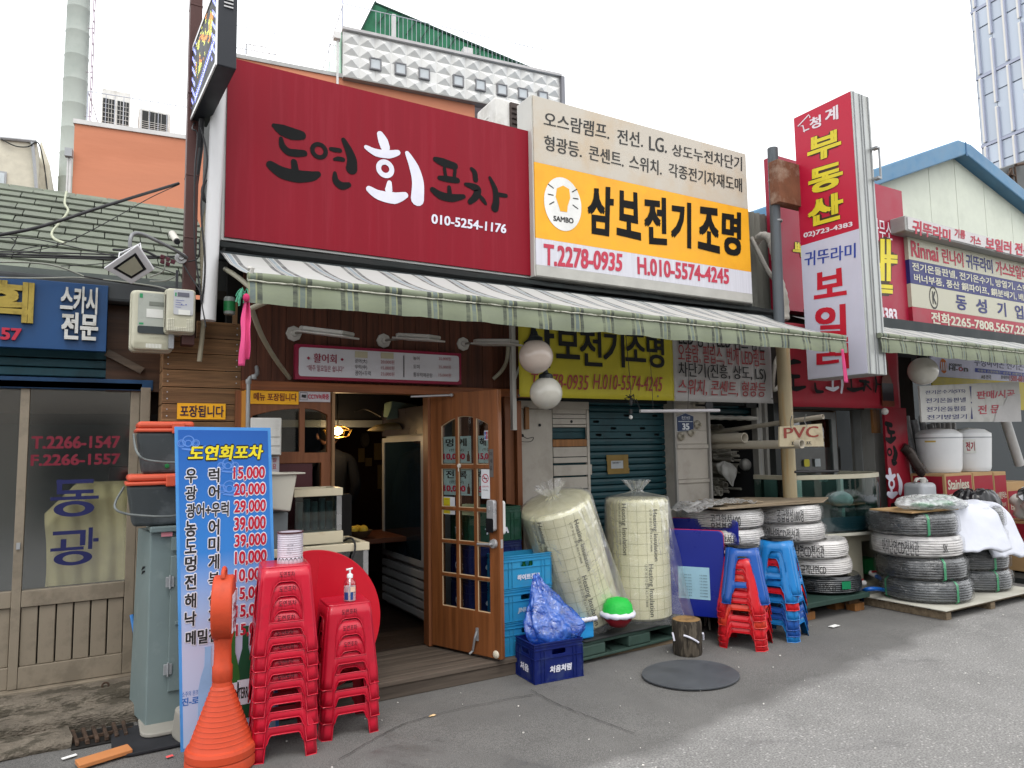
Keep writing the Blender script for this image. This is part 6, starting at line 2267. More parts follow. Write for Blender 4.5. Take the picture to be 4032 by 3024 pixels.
# taped notice on the shutter
q=4.155,1.389,4.323,1.492
t_=thing('taped_notice','small white paper taped with brown tape to the closed teal shutter','notice',(q[0],5.32,q[1]))
b=MB();b.box(q[0],q[2],5.318,5.32,q[1],q[3]);pz=b.build('paper',mat('note_paper','#a3a8ac',.7),t_)
lt=Lt(PY(5.318));lt.add('금일 휴업',q[0]+.03,q[3]-.05,q[0]+.10,q[3]-.035);lt.add('오늘은 쉽니다',q[0]+.02,q[1]+.06,q[2]-.04,q[1]+.075);lt.build(M_ink,pz)
b=MB()
for bb_ in((q[0]-.04,q[3]-.02,q[2]+.05,q[3]+.035),(q[0]-.03,q[1]-.04,q[2]+.06,q[1]+.01),(q[0]-.035,q[1]-.02,q[0]+.012,q[3]+.02),(q[2]-.012,q[1]-.02,q[2]+.05,q[3]+.03)):
 b.box(bb_[0],bb_[2],5.3165-.0006*len(b.v)/8,5.3175-.0006*len(b.v)/8,bb_[1],bb_[3])
b.build('brown_tape',mat('brown_tape','#7a6330',.4,var=.2),t_)

# yellow and white banner
t_=thing('lamp_shop_banner','yellow and white cloth banner of the lamp shop under the awning','banner',(4,4.9,2))
bx=2.932,2.009,4.603,2.726
bz0,bz1=bx[1]+.008,2.62
xm,xe=bx[2],5.95
def cloth_(x0,x1,z0,z1,m,nm,t):
 b=MB();b.grid(lambda u,v:(x0+(x1-x0)*u,4.905-.008*noise.noise(V(((x0+(x1-x0)*u)*2,v*3,1))),z0+(z1-z0)*v),40,12)
 return b.build(nm,m,t,smooth=180,solid=.003)
cloth_(bx[0],xm,bz0,bz1,mat('banner_yellow','#b3a82e',.55,var=.08),'yellow_cloth',t_)
cloth_(xm+.001,xe,bz0,bz1,mat('banner_white','#a9a7a6',.55,var=.06),'white_cloth',t_)
P_=PY(4.893)
lt=Lt(P_)
for ch,q in(('삼',(2.971,2.259,3.273,2.647)),('보',(3.288,2.346,3.533,2.656)),('전',(3.533,2.295,3.771,2.618)),('기',(3.782,2.299,4.02,2.624)),('조',(4.026,2.358,4.266,2.618)),('명',(4.277,2.314,4.485,2.616))):
 lt.add(ch,*q,.022)
lt.add('LED 방수, LED 램프 방전',4.669,2.523,5.84,2.738,.02);lt.add('차단기(진흥, 상도, LS)',4.654,2.222,5.842,2.386,.018)
lt.build(mat('banner_black','#15181a',.6),t_,'black_lettering')
lt=Lt(P_);lt.add('T.2278-0935',3.04,2.087,3.621,2.216,.012,shear=.25);lt.add('H.010-5574-4245',3.66,2.097,4.455,2.233,.012,shear=.25)
lt.add('오슬람, 필립스, 번개 LED램프',4.655,2.374,5.843,2.56,.02);lt.add('스위치, 콘센트, 형광등',4.634,2.069,5.827,2.229,.02,shear=.2)
lt.build(mat('banner_red','#8e3a3c',.6),t_,'red_lettering')
b=MB()
for p in[(2.919,4.89,2.026),(4.389,4.89,2.054),(5.917,4.89,2.064)]:
 b.lathe([(.004,.002),(.010,.002),(.010,0)],12,Matrix.Translation(p)@Matrix.Rotation(PI/2,4,'X'))
b.build('eyelets',mat('eyelet',(.06,.06,.06),.4),t_)
b=MB();b.box(x0-.02,5.95,5.28,5.45,z1+.0,2.75);tag(b.build('lintel_board',mat('lintel_dark','#1e2222',.8)),'dark wall strip behind the lamp shop banner','wall')
b=MB();b.box(2.89,2.926,4.94,4.98,1.75,2.62)
b.tube([V((2.912,4.95,2.149)),V((2.972,4.95,2.276))],.012,6);tag(b.build('white_bracket',M_lampw),'thin white upright bracket at the left edge of the yellow banner','bracket')

# globe lamps
M_globe=mat('opal_globe','#b9b6ac',.12,var=.05,vs=3,dirt='#8f8b80',dirt_amt=.25,ds=2,coat=.3)
def globe(c,r,label,cordto,warm=False):
 c=V(c)
 t=thing('globe_lamp',label,'lamp',c,group='white globe lamps hanging under the awnings')
 b=MB();b.sphere(c,r,36,22);b.build('globe',mat('opal_globe_warm','#b5a79c',.12,var=.08,coat=.3)if warm else M_globe,t,smooth=180)
 b=MB();b.lathe([(.0001,r+.06),(.012,r+.06),(.02,r+.03),(.05,r+.015),(.055,r-.018),(.058,r-.03)],18,Matrix.Translation(c));b.build('fitting',mat('black_fitting','#1b2226',.45),t,smooth=40)
 b=MB();b.tube([c+V((0,0,r+.05)),V((c.x,c.y,cordto))],.005,6);b.build('cord',M_blackcable,t)
globe((2.684,4.25,2.252),.123,'large white glass globe lamp, the upper one of the pair beside the yellow banner',2.55,True)
globe((2.829,4.35,2.002),.120,'large white glass globe lamp, the lower one of the pair beside the yellow banner',2.55)
# bulb on wires, fluorescent tube
t_=thing('hanging_bulb','small white LED bulb hanging on tangled black wires before the shutter','lamp',(3.826,4.6,1.851))
b=MB();b.tube(catmull([V((3.717,4.5,2.512)),V((3.778,4.55,2.268)),V((3.834,4.6,2.042)),V((3.83,4.6,1.936))],4),.003,5)
c=V((3.833,4.6,2.01))
for k in range(10):
 b.tube(catmull([c,c+V((rng.uniform(-.05,.06),rng.uniform(-.03,.03),rng.uniform(-.01,.03))),c+V((rng.uniform(-.04,.07),0,rng.uniform(-.05,.0)))],4),.003,4)
b.build('wires',M_blackcable,t_)
b=MB();b.tube([V((3.829,4.6,1.988)),V((3.828,4.6,1.948))],.015,10);b.tube([V((3.826,4.6,1.91)),V((3.825,4.6,1.872))],.014,10);b.build('sockets',M_blackcable,t_)
b=MB();c=V((3.826,4.6,1.845));b.sphere(c,.016,12,8,1.1);b.build('bulb',mat('bulb_white','#c5c5c2',.3),t_,smooth=180)
t_=thing('fluorescent_tube','long white fluorescent tube hung level on two thin wires','lamp',(4.308,4.55,1.901))
b=MB();b.tube([V((3.927,4.6,1.897)),V((4.749,4.5,1.908))],.014,12);b.build('tube',mat('tube_white','#b0adb0',.35),t_,smooth=60)
b=MB();b.tube([V((4.052,4.6,2.527)),V((4.067,4.6,2.113)),V((4.063,4.59,1.904))],.003,4);b.tube([V((4.465,4.55,2.524)),V((4.443,4.55,2.12)),V((4.421,4.55,1.911))],.003,4)
b.tube(catmull([V((3.89,4.6,2)),V((3.915,4.6,1.937)),V((3.938,4.6,1.899))],4),.004,4);b.build('hanging_wires',M_blackcable,t_)

# pillar with the house number
px0_,px1_=4.853,5.318
t_=thing('white_pillar','dirty white wooden pillar with insulators and the house number plate','pillar',(px0_,5.2,0))
b=MB();b.box(px0_,px1_,5.20,5.5,0,2.048);b.build('post',M_pw,t_,bev=.006)
zp=1.99
mzp=lambda py:zp-(py-1600)*K_*.985
for a,c in((1590,1705),(1710,1765),(1768,1785),(1790,1918),(1920,1935)):
 b=MB();b.box(px0_+.03,px1_-.03 if a not in(1768,1920)else px1_+.01,5.185 if a in(1768,1920)else 5.192,5.2,mzp(c),mzp(a));b.build('panel',M_pw,t_,bev=.003)
b=MB();b.box(px0_-.01,px0_+.012,5.17,5.2,0,mzp(1580));b.box(px1_-.02,px1_+.005,5.17,5.2,0,mzp(1580));b.build('edge_strip',mat('strip_grey','#8e8c88',.5),t_)
b=MB();P0=[(5.145,5.18,2.016),(5.162,5.18,1.809),(4.935,5.18,1.694),(5.068,5.18,1.734)]
for i,p in enumerate(P0):
 b.lathe([(.0001,.05),(.014,.05),(.016,.02),(.036,.012),(.045,0)],16,Matrix.Translation(p)@Matrix.Rotation(PI/2,4,'X'))
b.build('ceramic_insulators',mat('ceramic','#a09a8c',.35,dirt='#6d6558',dirt_amt=.5,ds=20),t_,smooth=40)
b=MB();b.tube([V((5.085,5.12,1.997)),V((5.083,4.95,1.984))],.01,8);b.lathe([(.0001,.012),(.05,.012),(.05,0),(.0001,0)],18,Matrix.Translation((5.052,4.92,1.981))@Matrix.Rotation(PI/2,4,'X'));b.build('valve_wheel',M_blackcable,t_)
pq=[(4.878,1.744),(5.084,1.756),(5.091,1.889),(4.987,1.918),(4.879,1.882)]
t_=thing('house_number_plate','dark blue pentagon house number plate reading 35','sign',(pq[0][0],5.17,pq[0][1]))
b=MB();b.prism(pq,'y',5.165,5.175);b.build('plate',mat('plate_navy','#1b2f52',.4),t_)
cx_=sum(p[0]for p in pq[:4])/4;cy_=sum(p[1]for p in pq)/5
b=MB();b.prism([(cx_+(p[0]-cx_)*1.08,cy_+(p[1]-cy_)*1.07)for p in pq],'y',5.172,5.178);b.build('rim',mat('plate_rim','#b0b3b5',.4),t_)
lt=Lt(PY(5.165));lt.add('35',4.934,1.758,5.028,1.821,.04);lt.add('종로16길',4.929,1.865,5.042,1.891,.015);lt.add('Jong-ro 16-gil',4.932,1.85,5.033,1.861);lt.rect(4.885,1.835,5.073,1.841);lt.build(mat('plate_white','#c8cdd2',.4),t_)

# pipe rack: dark recess full of pipe ends
rx0,rx1,rz0,rz1=px1_+.01,6.165,.6,1.874
t_=thing('pipe_store','dark recess behind the pillar where plastic pipes are stacked','recess',(rx0,5.6,0))
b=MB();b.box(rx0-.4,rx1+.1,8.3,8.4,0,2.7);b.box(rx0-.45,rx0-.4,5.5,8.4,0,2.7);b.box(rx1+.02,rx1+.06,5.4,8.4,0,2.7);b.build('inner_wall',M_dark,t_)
M_pp=mat('pipe_plastic','#aaa69c',.5,rnd=.25,var=.1)
M_pd=mat('pipe_inside',(.02,.02,.02),.9)
rk=thing('stacked_pipes','stack of grey plastic pipes of many sizes lying in the dark recess','pipes',(rx0,5.6,.8))
spots=[]
r2=random.Random(3)
reg=[((2800,1670),(2945,1710)),((2865,1765),(2975,1960)),((2800,1890),(2900,1945))]
P1=[(5.823,1.827),(6.346,1.734),(6.025,1.558),(6.44,1.104),(5.766,1.242),(6.042,1.08)]
boxes=[(P1[0],P1[1]),(P1[2],P1[3]),(P1[4],P1[5])]
for(a,c)in boxes:
 for k in range(700):
  r=r2.choice((.014,.018,.025,.032,.042,.055))
  x,z=r2.uniform(a[0],c[0]),r2.uniform(c[1],a[1])
  if all(math.hypot(x-s[0],z-s[1])>r+s[2]for s in spots):
   spots.append((x,z,r))
for i,(x,z,r)in enumerate(spots[:220]):
 y0=5.62+r2.uniform(-.06,.25)
 b=MB();ri=r*.8
 b.lathe([(ri,1.2),(ri,0),(r,0),(r,1.2)],12,Matrix.Translation((x,y0,z))@Matrix.Rotation(-PI/2,4,'X'));b.build('pipe',M_pp,rk,smooth=50)
def pipe(p0,p1,r,label,m=None):
 p0,p1=V(p0),V(p1)
 d=p1-p0;M=Matrix.Translation(p0)@d.to_track_quat('Z','Y').to_matrix().to_4x4()
 b=MB();b.lathe([(r*.84,0),(r,0),(r,d.length),(r*.86,d.length),(r*.84,d.length-.001),(r*.84,.01)],24,M)
 return tag(b.build('plastic_pipe',m or mat('pipe_cream','#a39c8e',.4,var=.08),smooth=50),label,'pipe')
pipe((5.5,6.2,1.60),(5.5,4.24,1.60),.040,'thick cream plastic pipe jutting out of the pipe store below the PVC board')
pipe((5.9,6.0,1.72),(6.05,4.41,1.86),.024,'thinner cream plastic pipe jutting out above the PVC board')
pipe((5.45,6.6,1.67),(5.45,4.85,1.67),.048,'wide grey pipe end just above the thick jutting pipe')
b=MB();b.tube([V((5.428,5.3,1.89))+V((.002*k,0,.004*sin(k*1.7)))*0+(V((6.135,5.3,1.882))-V((5.428,5.3,1.89)))*(k/24)for k in range(25)],[.024+.004*sin(k*1.3)for k in range(25)],10)
tag(b.build('wrapped_bar',mat('grey_wrap','#8f8d86',.5,var=.2),smooth=60),'bar wrapped in grey plastic across the top of the pipe store','bar')
# white plastic bag on the pipes
def bag(u,v):
 a=2*PI*u
 p0,p1=V((5.755,5.42,1.434)),V((5.806,5.36,1.167))
 c=p0+(p1-p0)*v
 r=(.06+.05*sin(PI*min(1,v*1.25)))*(1-v**3*.9)*min(1,.15+v*6)
 r*=1+.28*sin(a*5+v*4)*(1-v*.4)+.12*noise.noise(V((u*9,v*5,2)))
 return c+V((r*cos(a)*1.1,r*sin(a)*.5,r*.25*sin(a)))
b=MB();b.grid(bag,50,24);tag(b.build('plastic_bag',mat('bag_white','#a9a8a4',.4,trans=.3),smooth=180),'white plastic bag hanging from the stacked pipes','bag')
b=MB();b.sphere(V((6.17,5.5,1.383)),.06,14,10,1.1,fn=lambda a,z:1+.25*sin(a*4));tag(b.build('plastic_bag',MATS['bag_white'],smooth=180),'small crumpled white bag stuck among the pipe ends','bag')
# posts right of the pipe store
for i,(a,c,y,m_,lab)in enumerate(((2985,3012,5.3,'pale_post','narrow grey white door post right of the pipe store'),(3018,3052,5.28,'pale_post','wide pale metal pillar right of the narrow door post'))):
 t_=thing('shop_post',lab,'post',(0,y,0))
 u0,u1=(6.158,6.237)if i==0 else(6.27,6.391)
 b=MB();b.box(u0,u1,y,y+.08,.1,2.1);b.build('post',mat('pale_post','#8d8c88',.5,var=.1,dirt='#66635c',dirt_amt=.5,ds=3,stretch=(1,1,.3)),t_,bev=.004)
 b=MB();b.box(u0+(u1-u0)*.4,u0+(u1-u0)*.45,y-.004,y-.0005,.1,2.1);b.build('fold',M_grey_metal,t_)
b=MB();b.box(6.306,6.387,5.2,5.5,.2,2.05);tag(b.build('dark_jamb',M_grille),'dark gap post beside the yellow stained pole','post')
b=MB();b.box(6.0,6.2,5.3,5.4,2.0,2.75);tag(b.build('dark_filler',M_grille),'dark filler panel above the shop posts','panel')
b=MB();b.tube(catmull([V((6.075,4.95,2.816)),V((6.124,4.9,2.705)),V((6.101,4.9,2.305)),V((6.046,4.9,2.198)),V((5.969,4.92,2.171)),V((6.017,4.92,2.409)),V((6.083,4.92,2.519))],6),.022,8)
tag(b.build('lagged_hose',mat('lagging_white','#a09c94',.6,var=.15),smooth=60),'taped white hose looping beside the right end of the banner','hose')
# yellow stained pole
M_ypole=mat('yellowed_pipe','#a89a7c',.5,var=.12,vs=2,dirt='#a07a3e',dirt_amt=.6,ds=2,stretch=(5,5,.35))
c0,c1=V((5.905,4.72,1.076)),V((5.943,4.72,2.745))
b=MB();b.tube([V((c0.x,4.72,0)),V((c0.x,4.72,2.75))],.066,24);tag(b.build('drain_pole',M_ypole,smooth=60),'thick yellow stained plastic downpipe right of the pipe store','pipe')
# PVC board
t_=thing('pvc_board','cream board lettered PVC hanging from the jutting pipe','sign',(5.272,4.3,1.577))
A=[(5.272,1.581),(5.889,1.574),(5.874,1.788),(5.285,1.758)]
b=MB();b.prism(A,'y',4.3,4.315);b.build('board',mat('pvc_cream','#a69a80',.6,var=.1,dirt='#6f6450',dirt_amt=.4,ds=6),t_)
lt=Lt(PY(4.3));lt.quad4('PVC',[(5.331,1.651),(5.812,1.66),(5.821,1.768),(5.332,1.749)],.02);lt.build(mat('rust_red_ink','#7a2f26',.6),t_,'red_lettering')
lt=Lt(PY(4.3));lt.add('파이프',5.426,1.584,5.711,1.627,.02);lt.build(M_ink,t_,'black_lettering')
b=MB();b.tube([V((5.426,4.29,1.747)),V((5.306,4.2,1.8)),V((5.203,4.1,1.846))],.004,5);b.tube([V((5.648,4.29,1.758)),V((5.489,4.2,1.812)),V((5.396,4.1,1.859))],.004,5);b.build('tie_wire',M_grey_metal,t_)
# white lagged pipes above, steel pole, rusty bracket, projecting sign
M_lag=mat('pipe_lagging','#b3aea6',.7,var=.1,dirt='#8a8376',dirt_amt=.4,ds=6)
b=MB()
pth=catmull([V((6.21,5.25,3.823)),V((6.13,5.1,3.843)),V((6.135,5,3.789)),V((6.166,4.97,3.619)),V((6.183,4.95,3.368)),V((6.232,4.93,3.123)),V((6.219,4.92,2.903))],8)
b.tube(pth,[.04+.004*(i%3)for i in range(len(pth))],10)
tag(b.build('lagged_pipe',M_lag,smooth=60),'thick taped white pipe curving down beside the yellow sign','pipe')
b=MB();pth=catmull([V((6.083,5.2,3.849)),V((6.125,5.15,3.687)),V((6.193,5.1,3.486)),V((6.244,5.02,3.307)),V((6.266,4.97,3.079))],8)
b.tube(pth,.024,8);tag(b.build('lagged_pipe',M_lag,smooth=60),'thinner white lagged pipe curving beside the yellow sign','pipe')
pp=[(5.907,4.631),(5.872,2.92)]
t_=thing('steel_pole','dark grey round steel pole holding the projecting sign','pole',(pp[1][0],4.72,2.76))
b=MB();b.tube([(pp[1][0],4.72,2.76),(pp[0][0],4.72,pp[0][1])],.052,20);b.build('pole',mat('pole_grey','#4f555a',.5,var=.2,dirt='#32373b',dirt_amt=.5,ds=4,stretch=(3,3,.5)),t_,smooth=60)
for z in(pp[0][1]-.35,pp[0][1]-.78):
 b=MB();b.lathe([(.054,0),(.060,.006),(.060,.018),(.054,.024)],20,Matrix.Translation((pp[0][0],4.72,z)));b.build('clamp',M_grey_metal,t_)
q=5.828,4.022,6.204,4.464
b=MB();b.box(q[0],6.32,4.60,4.72,q[1],q[3]);b.build('rusty_bracket',mat('rust_orange','#6a4533',.8,var=.3,dirt='#a08f80',dirt_amt=.6,ds=3,bump=.4),t_,bev=.004)
XS=6.15
t_=thing('projecting_sign','tall red and white double sided sign box projecting over the street','sign',(XS,4.3,2.2))
A=[(3.957,4.961),(4.007,2.232),(4.616,4.996),(4.657,2.242),(4.655,3.628),(3.98,3.605)]
yn,yf_=(A[0][0]+A[1][0])/2,(A[2][0]+A[3][0])/2
zb_,zt_=(A[1][1]+A[3][1])/2,(A[0][1]+A[2][1])/2
zm_=(A[4][1]+A[5][1])/2
b=MB();b.box(XS+.006,XS+.29,yn,yf_,zb_,zt_);b.build('box',mat('sign_alu','#a5a8a6',.35,metal=.25,var=.08,dirt='#6e6a62',dirt_amt=.3,ds=3,stretch=(2,2,.3)),t_,bev=.006)
b=MB()
for u in(.03,.12,.16,.25):
 b.box(XS+u,XS+u+.006,yn-.008,yn-.0005,zb_+.005,zt_-.005)
b.build('extrusion_ribs',M_grey_metal,t_)
b=MB();z_=zt_-.55
b.box(XS+.24,XS+.30,yn-.07,yn-.01,z_,z_+.02);b.box(XS+.24,XS+.30,yn-.07,yn-.01,z_-.3,z_-.28);b.box(XS+.285,XS+.30,yn-.07,yn-.055,z_-.28,z_);b.build('lifting_bracket',M_grey_metal,t_)
b=MB();b.box(XS,XS+.005,yn+.008,yf_-.004,zm_,zt_-.008);b.build('red_panel',mat('panel_red','#ab1433',.42,var=.04),t_)
b=MB();b.box(XS,XS+.005,yn+.008,yf_-.004,zb_+.008,zm_-.0005);b.build('white_panel',mat('panel_white','#b7b7c6',.45,var=.04),t_)
P_=PX(XS)
def glyphs(lst,m,nm,bold=.04,off=.003):
 lt=Lt(P_,off)
 for s_,q4 in lst:
  lt.quad4(s_,q4,bold)
 return lt.build(m,t_,nm)
g1=[('부',[(4.499,4.427),(4.116,4.41),(4.106,4.654),(4.482,4.688)]),('동',[(4.507,4.101),(4.118,4.086),(4.108,4.326),(4.491,4.36)]),('산',[(4.534,3.776),(4.131,3.762),(4.125,4.027),(4.516,4.056)])]
glyphs(g1,mat('glyph_outline','#3a2a1a',.5),'glyph_outline',.09)
glyphs(g1,mat('glyph_yellow','#c9b92c',.45),'yellow_lettering',.045,.0052)
glyphs([('청',[(4.447,4.771),(4.316,4.754),(4.317,4.881),(4.446,4.888)]),('계',[(4.272,4.77),(4.127,4.753),(4.123,4.896),(4.269,4.907)]),('02)723-4383',[(4.591,3.675),(4.048,3.644),(4.047,3.703),(4.587,3.738)])],mat('glyph_white','#cfc6cc',.45),'white_lettering',.03)
lt=Lt(P_);lt.stroke([(4.513,4.781),(4.527,4.849),(4.587,4.866),(4.452,4.933),(4.439,4.901)],.007,sub=1);lt.stroke([(4.521,4.79),(4.461,4.787)],.007,sub=1);lt.build(MATS['glyph_white'],t_,'house_mark')
glyphs([('귀뚜라미',[(4.6,3.387),(4.036,3.347),(4.027,3.492),(4.59,3.543)])],mat('glyph_blue','#2a3f8f',.45),'blue_lettering',.02)
glyphs([('보',[(4.512,3.036),(4.15,3.015),(4.151,3.288),(4.496,3.296)]),('일',[(4.525,2.614),(4.167,2.564),(4.156,2.93),(4.503,2.956)]),('러',[(4.529,2.317),(4.17,2.309),(4.167,2.552),(4.512,2.587)])],mat('glyph_red','#b0182c',.45),'red_lettering',.035)
# big red board behind
t_=thing('estate_agent_sign','large red sign board with yellow letters behind the projecting sign','sign',(7.5,5.1,3.1))
A=[(6.432,4.787),(8.753,4.767),(8.7,3.112),(6.316,3.126)]
X1=(A[1][0]+A[2][0])/2
b=MB();b.box(6.35,X1,5.05,5.2,3.05,(A[0][1]+A[1][1])/2);b.build('board',mat('board_red','#8f1430',.42,var=.05),t_)
lt=Lt(PY(5.05));SN=[(8.114,3.414),(8.494,3.426),(8.575,4.154),(8.186,4.1)]
lt.quad4('산',[(7.462,3.35),(8.493,3.413),(8.573,4.138),(7.525,4.024)],.11);lt.quad4('부',[(6.547,3.658),(6.9,3.673),(6.915,3.851),(6.56,3.832)],.11);lt.build(MATS['glyph_outline'],t_,'glyph_outline')
lt=Lt(PY(5.05),.006);lt.quad4('산',[(7.473,3.366),(8.478,3.425),(8.556,4.122),(7.534,4.013)],.06);lt.quad4('부',[(6.556,3.665),(6.892,3.678),(6.906,3.843),(6.568,3.824)],.06);lt.build(MATS['glyph_yellow'],t_,'yellow_lettering')
lt=Lt(PY(5.05));lt.add('공인중개사사무소',7.387,4.059,8.452,4.341,.02);lt.add('723-4383',7.77,3.07,8.446,3.231,.04);lt.build(MATS['glyph_white'],t_,'white_lettering')

# ================================================================== the boiler parts shop (right)
M_carton=mat('carton','#a98a62',.8,var=.08)
M_cartred=mat('carton_red','#8f1a2c',.6,var=.06)
t_=thing('restaurant_annex','red bannered annex doorway with grey shelves behind the fish tank','shop',(7,5.4,0))
b=MB();b.box(6.3,8.6,5.3,5.5,2.0,3.1);b.build('upper_wall',mat('annex_wall','#4a4540',.8),t_)
b=MB();b.box(6.2,30,8.2,8.3,0,4.4);b.build('back_wall',mat('annex_back','#3c4042',.8),t_)
b=MB();b.box(6.2,12.5,5.5,8.2,2.75,2.8);b.build('ceiling',MATS['annex_back'],t_)
b=MB();b.box(8.055,8.309,5.2,5.5,0,2.1);b.build('grey_pillar',mat('pale_post','#8d8c88'),t_,bev=.005)
b=MB();b.box(8.034,8.272,5.35,5.45,.3,2.1);b.build('door_edge',mat('alu_door','#7f8180',.4),t_,bev=.004)
q=7.321,0.973,7.887,1.97
b=MB();b.plate([(q[0]-.6,.6),(q[2]-.25,.6),(q[2]-.25,q[3]),(q[0]-.6,q[3])],[[(q[0]-.5,.7),(q[2]-.33,.7),(q[2]-.33,q[3]-.08),(q[0]-.5,q[3]-.08)]],'y',5.4,5.44);b.build('window_frame',MATS['alu_door'],t_)
b=MB();b.box(q[0]-.5,q[2]-.33,5.41,5.415,.7,q[3]-.08);b.build('window_glass',M_glass,t_)
b=MB();b.box(7.0,8.4,5.9,6.0,.6,1.55);b.build('shelf_wall',mat('shelf_grey','#6d6a66',.8),t_)
t2=thing('shelf_unit','wooden shelf with books and bottles inside the annex doorway','shelf',(7.6,6.1,1.5))
b=MB();b.plate([(7.35,1.5),(8.5,1.5),(8.5,2.5),(7.35,2.5)],[[(7.4,1.55),(8.45,1.55),(8.45,2.03),(7.4,2.03)],[(7.4,2.07),(8.45,2.07),(8.45,2.45),(7.4,2.45)]],'y',6.0,6.35);b.build('frame',M_pwood,t2)
for k in range(14):
 b=MB();b.box(7.42+.07*k,7.47+.07*k,6.05,6.3,2.071,2.25+.08*rng.random());tag(b.build('bottle_box',mat('bk%d'%(k%4),['#34456b','#6b3a38','#3d3f44','#57506b'][k%4],.6)),['blue grey','brown','dark grey','violet'][k%4]+' box in the row on the upper annex shelf','box','boxes on the annex shelf')
for s_,q,m_ in(('yellow',(7.009,1.34,7.105,1.424),'#b5a82c'),('white',(7.201,1.337,7.296,1.426),'#a9b0b2')):
 b=MB();b.prism(rrect(q[0],q[1],q[2],q[3],.02 if s_=='yellow' else.004),'y',5.388,5.392);tag(b.build('window_sticker',mat('stk_'+s_,m_,.5)),s_+' sticker on the annex window above the fish tank','sticker')
# red banner with brush letters
t_=thing('red_banner','sagging red cloth banner with black and white brush letters under the awnings','banner',(7,5.0,2))
q=6.241,1.998,8.316,2.986
zb_=q[1]
b=MB();b.grid(lambda u,v:(q[0]+(q[2]-q[0])*u,5.0-.02*noise.noise(V((u*5,v*2,1))),zb_+.012*noise.noise(V((u*6,2,2)))*(1-v)+(2.9-zb_)*v),50,10);b.build('cloth',mat('banner_cloth_red','#9c1f30',.6,var=.06),t_,smooth=180,solid=.004)
lt=Lt(PY(4.975))
for pts,rs in(([(6.309,2.45),(6.388,2.476),(6.49,2.475)],(.02,.03,.015)),([(6.314,2.415),(6.331,2.321),(6.461,2.321)],(.015,.026,.02)),([(6.36,2.282),(6.358,2.2)],(.02,.018)),([(6.289,2.193),(6.405,2.185),(6.551,2.211)],(.014,.028,.014)),
    ([(6.714,2.252),(6.737,2.17),(6.844,2.167)],(.014,.024,.014)),([(7.27,2.213),(7.383,2.199),(7.563,2.227)],(.014,.026,.014)),([(7.348,2.316),(7.348,2.215)],(.016,.016)),([(7.51,2.307),(7.675,2.298)],(.018,.016)),([(7.619,2.311),(7.571,2.207)],(.016,.022)),([(7.634,2.267),(7.714,2.211)],(.016,.01)),([(7.804,2.377),(7.819,2.288),(7.79,2.192)],(.014,.022,.016)),([(7.828,2.282),(7.897,2.278)],(.012,.01))):
 lt.stroke(pts,list(rs))
lt.build(M_black,t_,'black_lettering')
lt=Lt(PY(4.975));lt.stroke([(6.904,2.211),(7.021,2.197),(7.113,2.223)],[.014,.024,.014]);lt.stroke([(7.021,2.29),(7.015,2.22)],[.018,.015]);lt.stroke([(7.169,2.353),(7.188,2.268),(7.161,2.167)],[.014,.022,.016]);lt.build(M_signw,t_,'white_lettering')
q=7.905,2.022,8.134,2.57
b=MB();cxx=(q[0]+q[2])/2
prof=[(0,.13),(.02,.135),(.1,.13),(.45,.125),(.62,.09),(.72,.045),(.98,.045),(1,.05)]
hh=q[3]-q[1]
b.prism([(cxx+r*.9,q[1]+hh*z)for z,r in prof]+[(cxx-r*.9,q[1]+hh*z)for z,r in reversed(prof)],'y',4.965,4.972);bt=b.build('printed_bottle',mat('bottle_print_brown','#6a3420',.4),t_)
b=MB();b.box(cxx-.11,cxx+.11,4.962,4.9645,q[1]+hh*.12,q[1]+hh*.5);b.build('bottle_label',mat('bottle_label','#221c24',.4),bt)
# red vertical strip
t_=thing('vertical_red_sign','narrow vertical red sign strip with black and white brush letters','sign',(8.1,5.0,.6))
A=[(8.077,2.012),(8.336,0.233),(7.913,0.271),(8.501,2.021)]
x0,x1=7.98,8.42
b=MB();b.box(x0,x1,5.0,5.03,.3,2.01);b.build('board',mat('strip_red','#8a1426',.5,var=.06),t_)
def VS(lst,m,nm):
 lt=Lt(PY(5.0))
 for pts,rs in lst:
  lt.stroke(pts,list(rs))
 return lt.build(m,t_,nm)
VS([([(7.997,1.822),(8.095,1.805)],(.03,.03)),([(8.029,1.802),(8.046,1.727),(8.146,1.721)],(.02,.03,.02)),([(8.084,1.703),(8.084,1.661)],(.02,.02)),([(7.978,1.644),(8.06,1.623),(8.159,1.655)],(.02,.04,.02)),
 ([(8.122,1.547),(8.149,1.472),(8.123,1.413)],(.02,.04,.04)),([(8.07,1.394),(8.096,1.351),(8.147,1.362)],(.015,.025,.02)),([(8.013,0.872),(8.143,0.865)],(.03,.03)),([(8.051,0.855),(8.033,0.783)],(.02,.02)),([(8.116,0.852),(8.118,0.778)],(.02,.02))],M_black,'black_lettering')
VS([([(8.008,1.283),(8.016,1.218)],(.025,.03)),([(7.941,1.209),(8.013,1.188),(8.101,1.215)],(.02,.035,.02)),([(8.019,1.062),(8.019,1.018)],(.02,.02)),([(7.954,1.006),(8.026,0.988),(8.118,1.008)],(.03,.04,.02)),([(8.162,1.219),(8.206,1.113),(8.184,1.01)],(.02,.04,.03))],M_signw,'white_lettering')
for nm,c_,e_ in(('black',[(8.031,1.489),(8.071,1.489)],M_black),('white',[(8.03,1.12),(8.085,1.118)],M_signw)):
 lt=Lt(PY(5.0));r=abs(c_[1][0]-c_[0][0])+.01;lt.ring(c_[0],r*.5,r);lt.build(e_,t_,nm+'_ring')
b=MB();b.box(8.3,9.2,5.35,5.45,0,3.0);tag(b.build('dark_brick_wall',mat('dark_brick','#2a2321',.9,var=.3)),'dark brick wall strip right of the vertical red sign','wall')
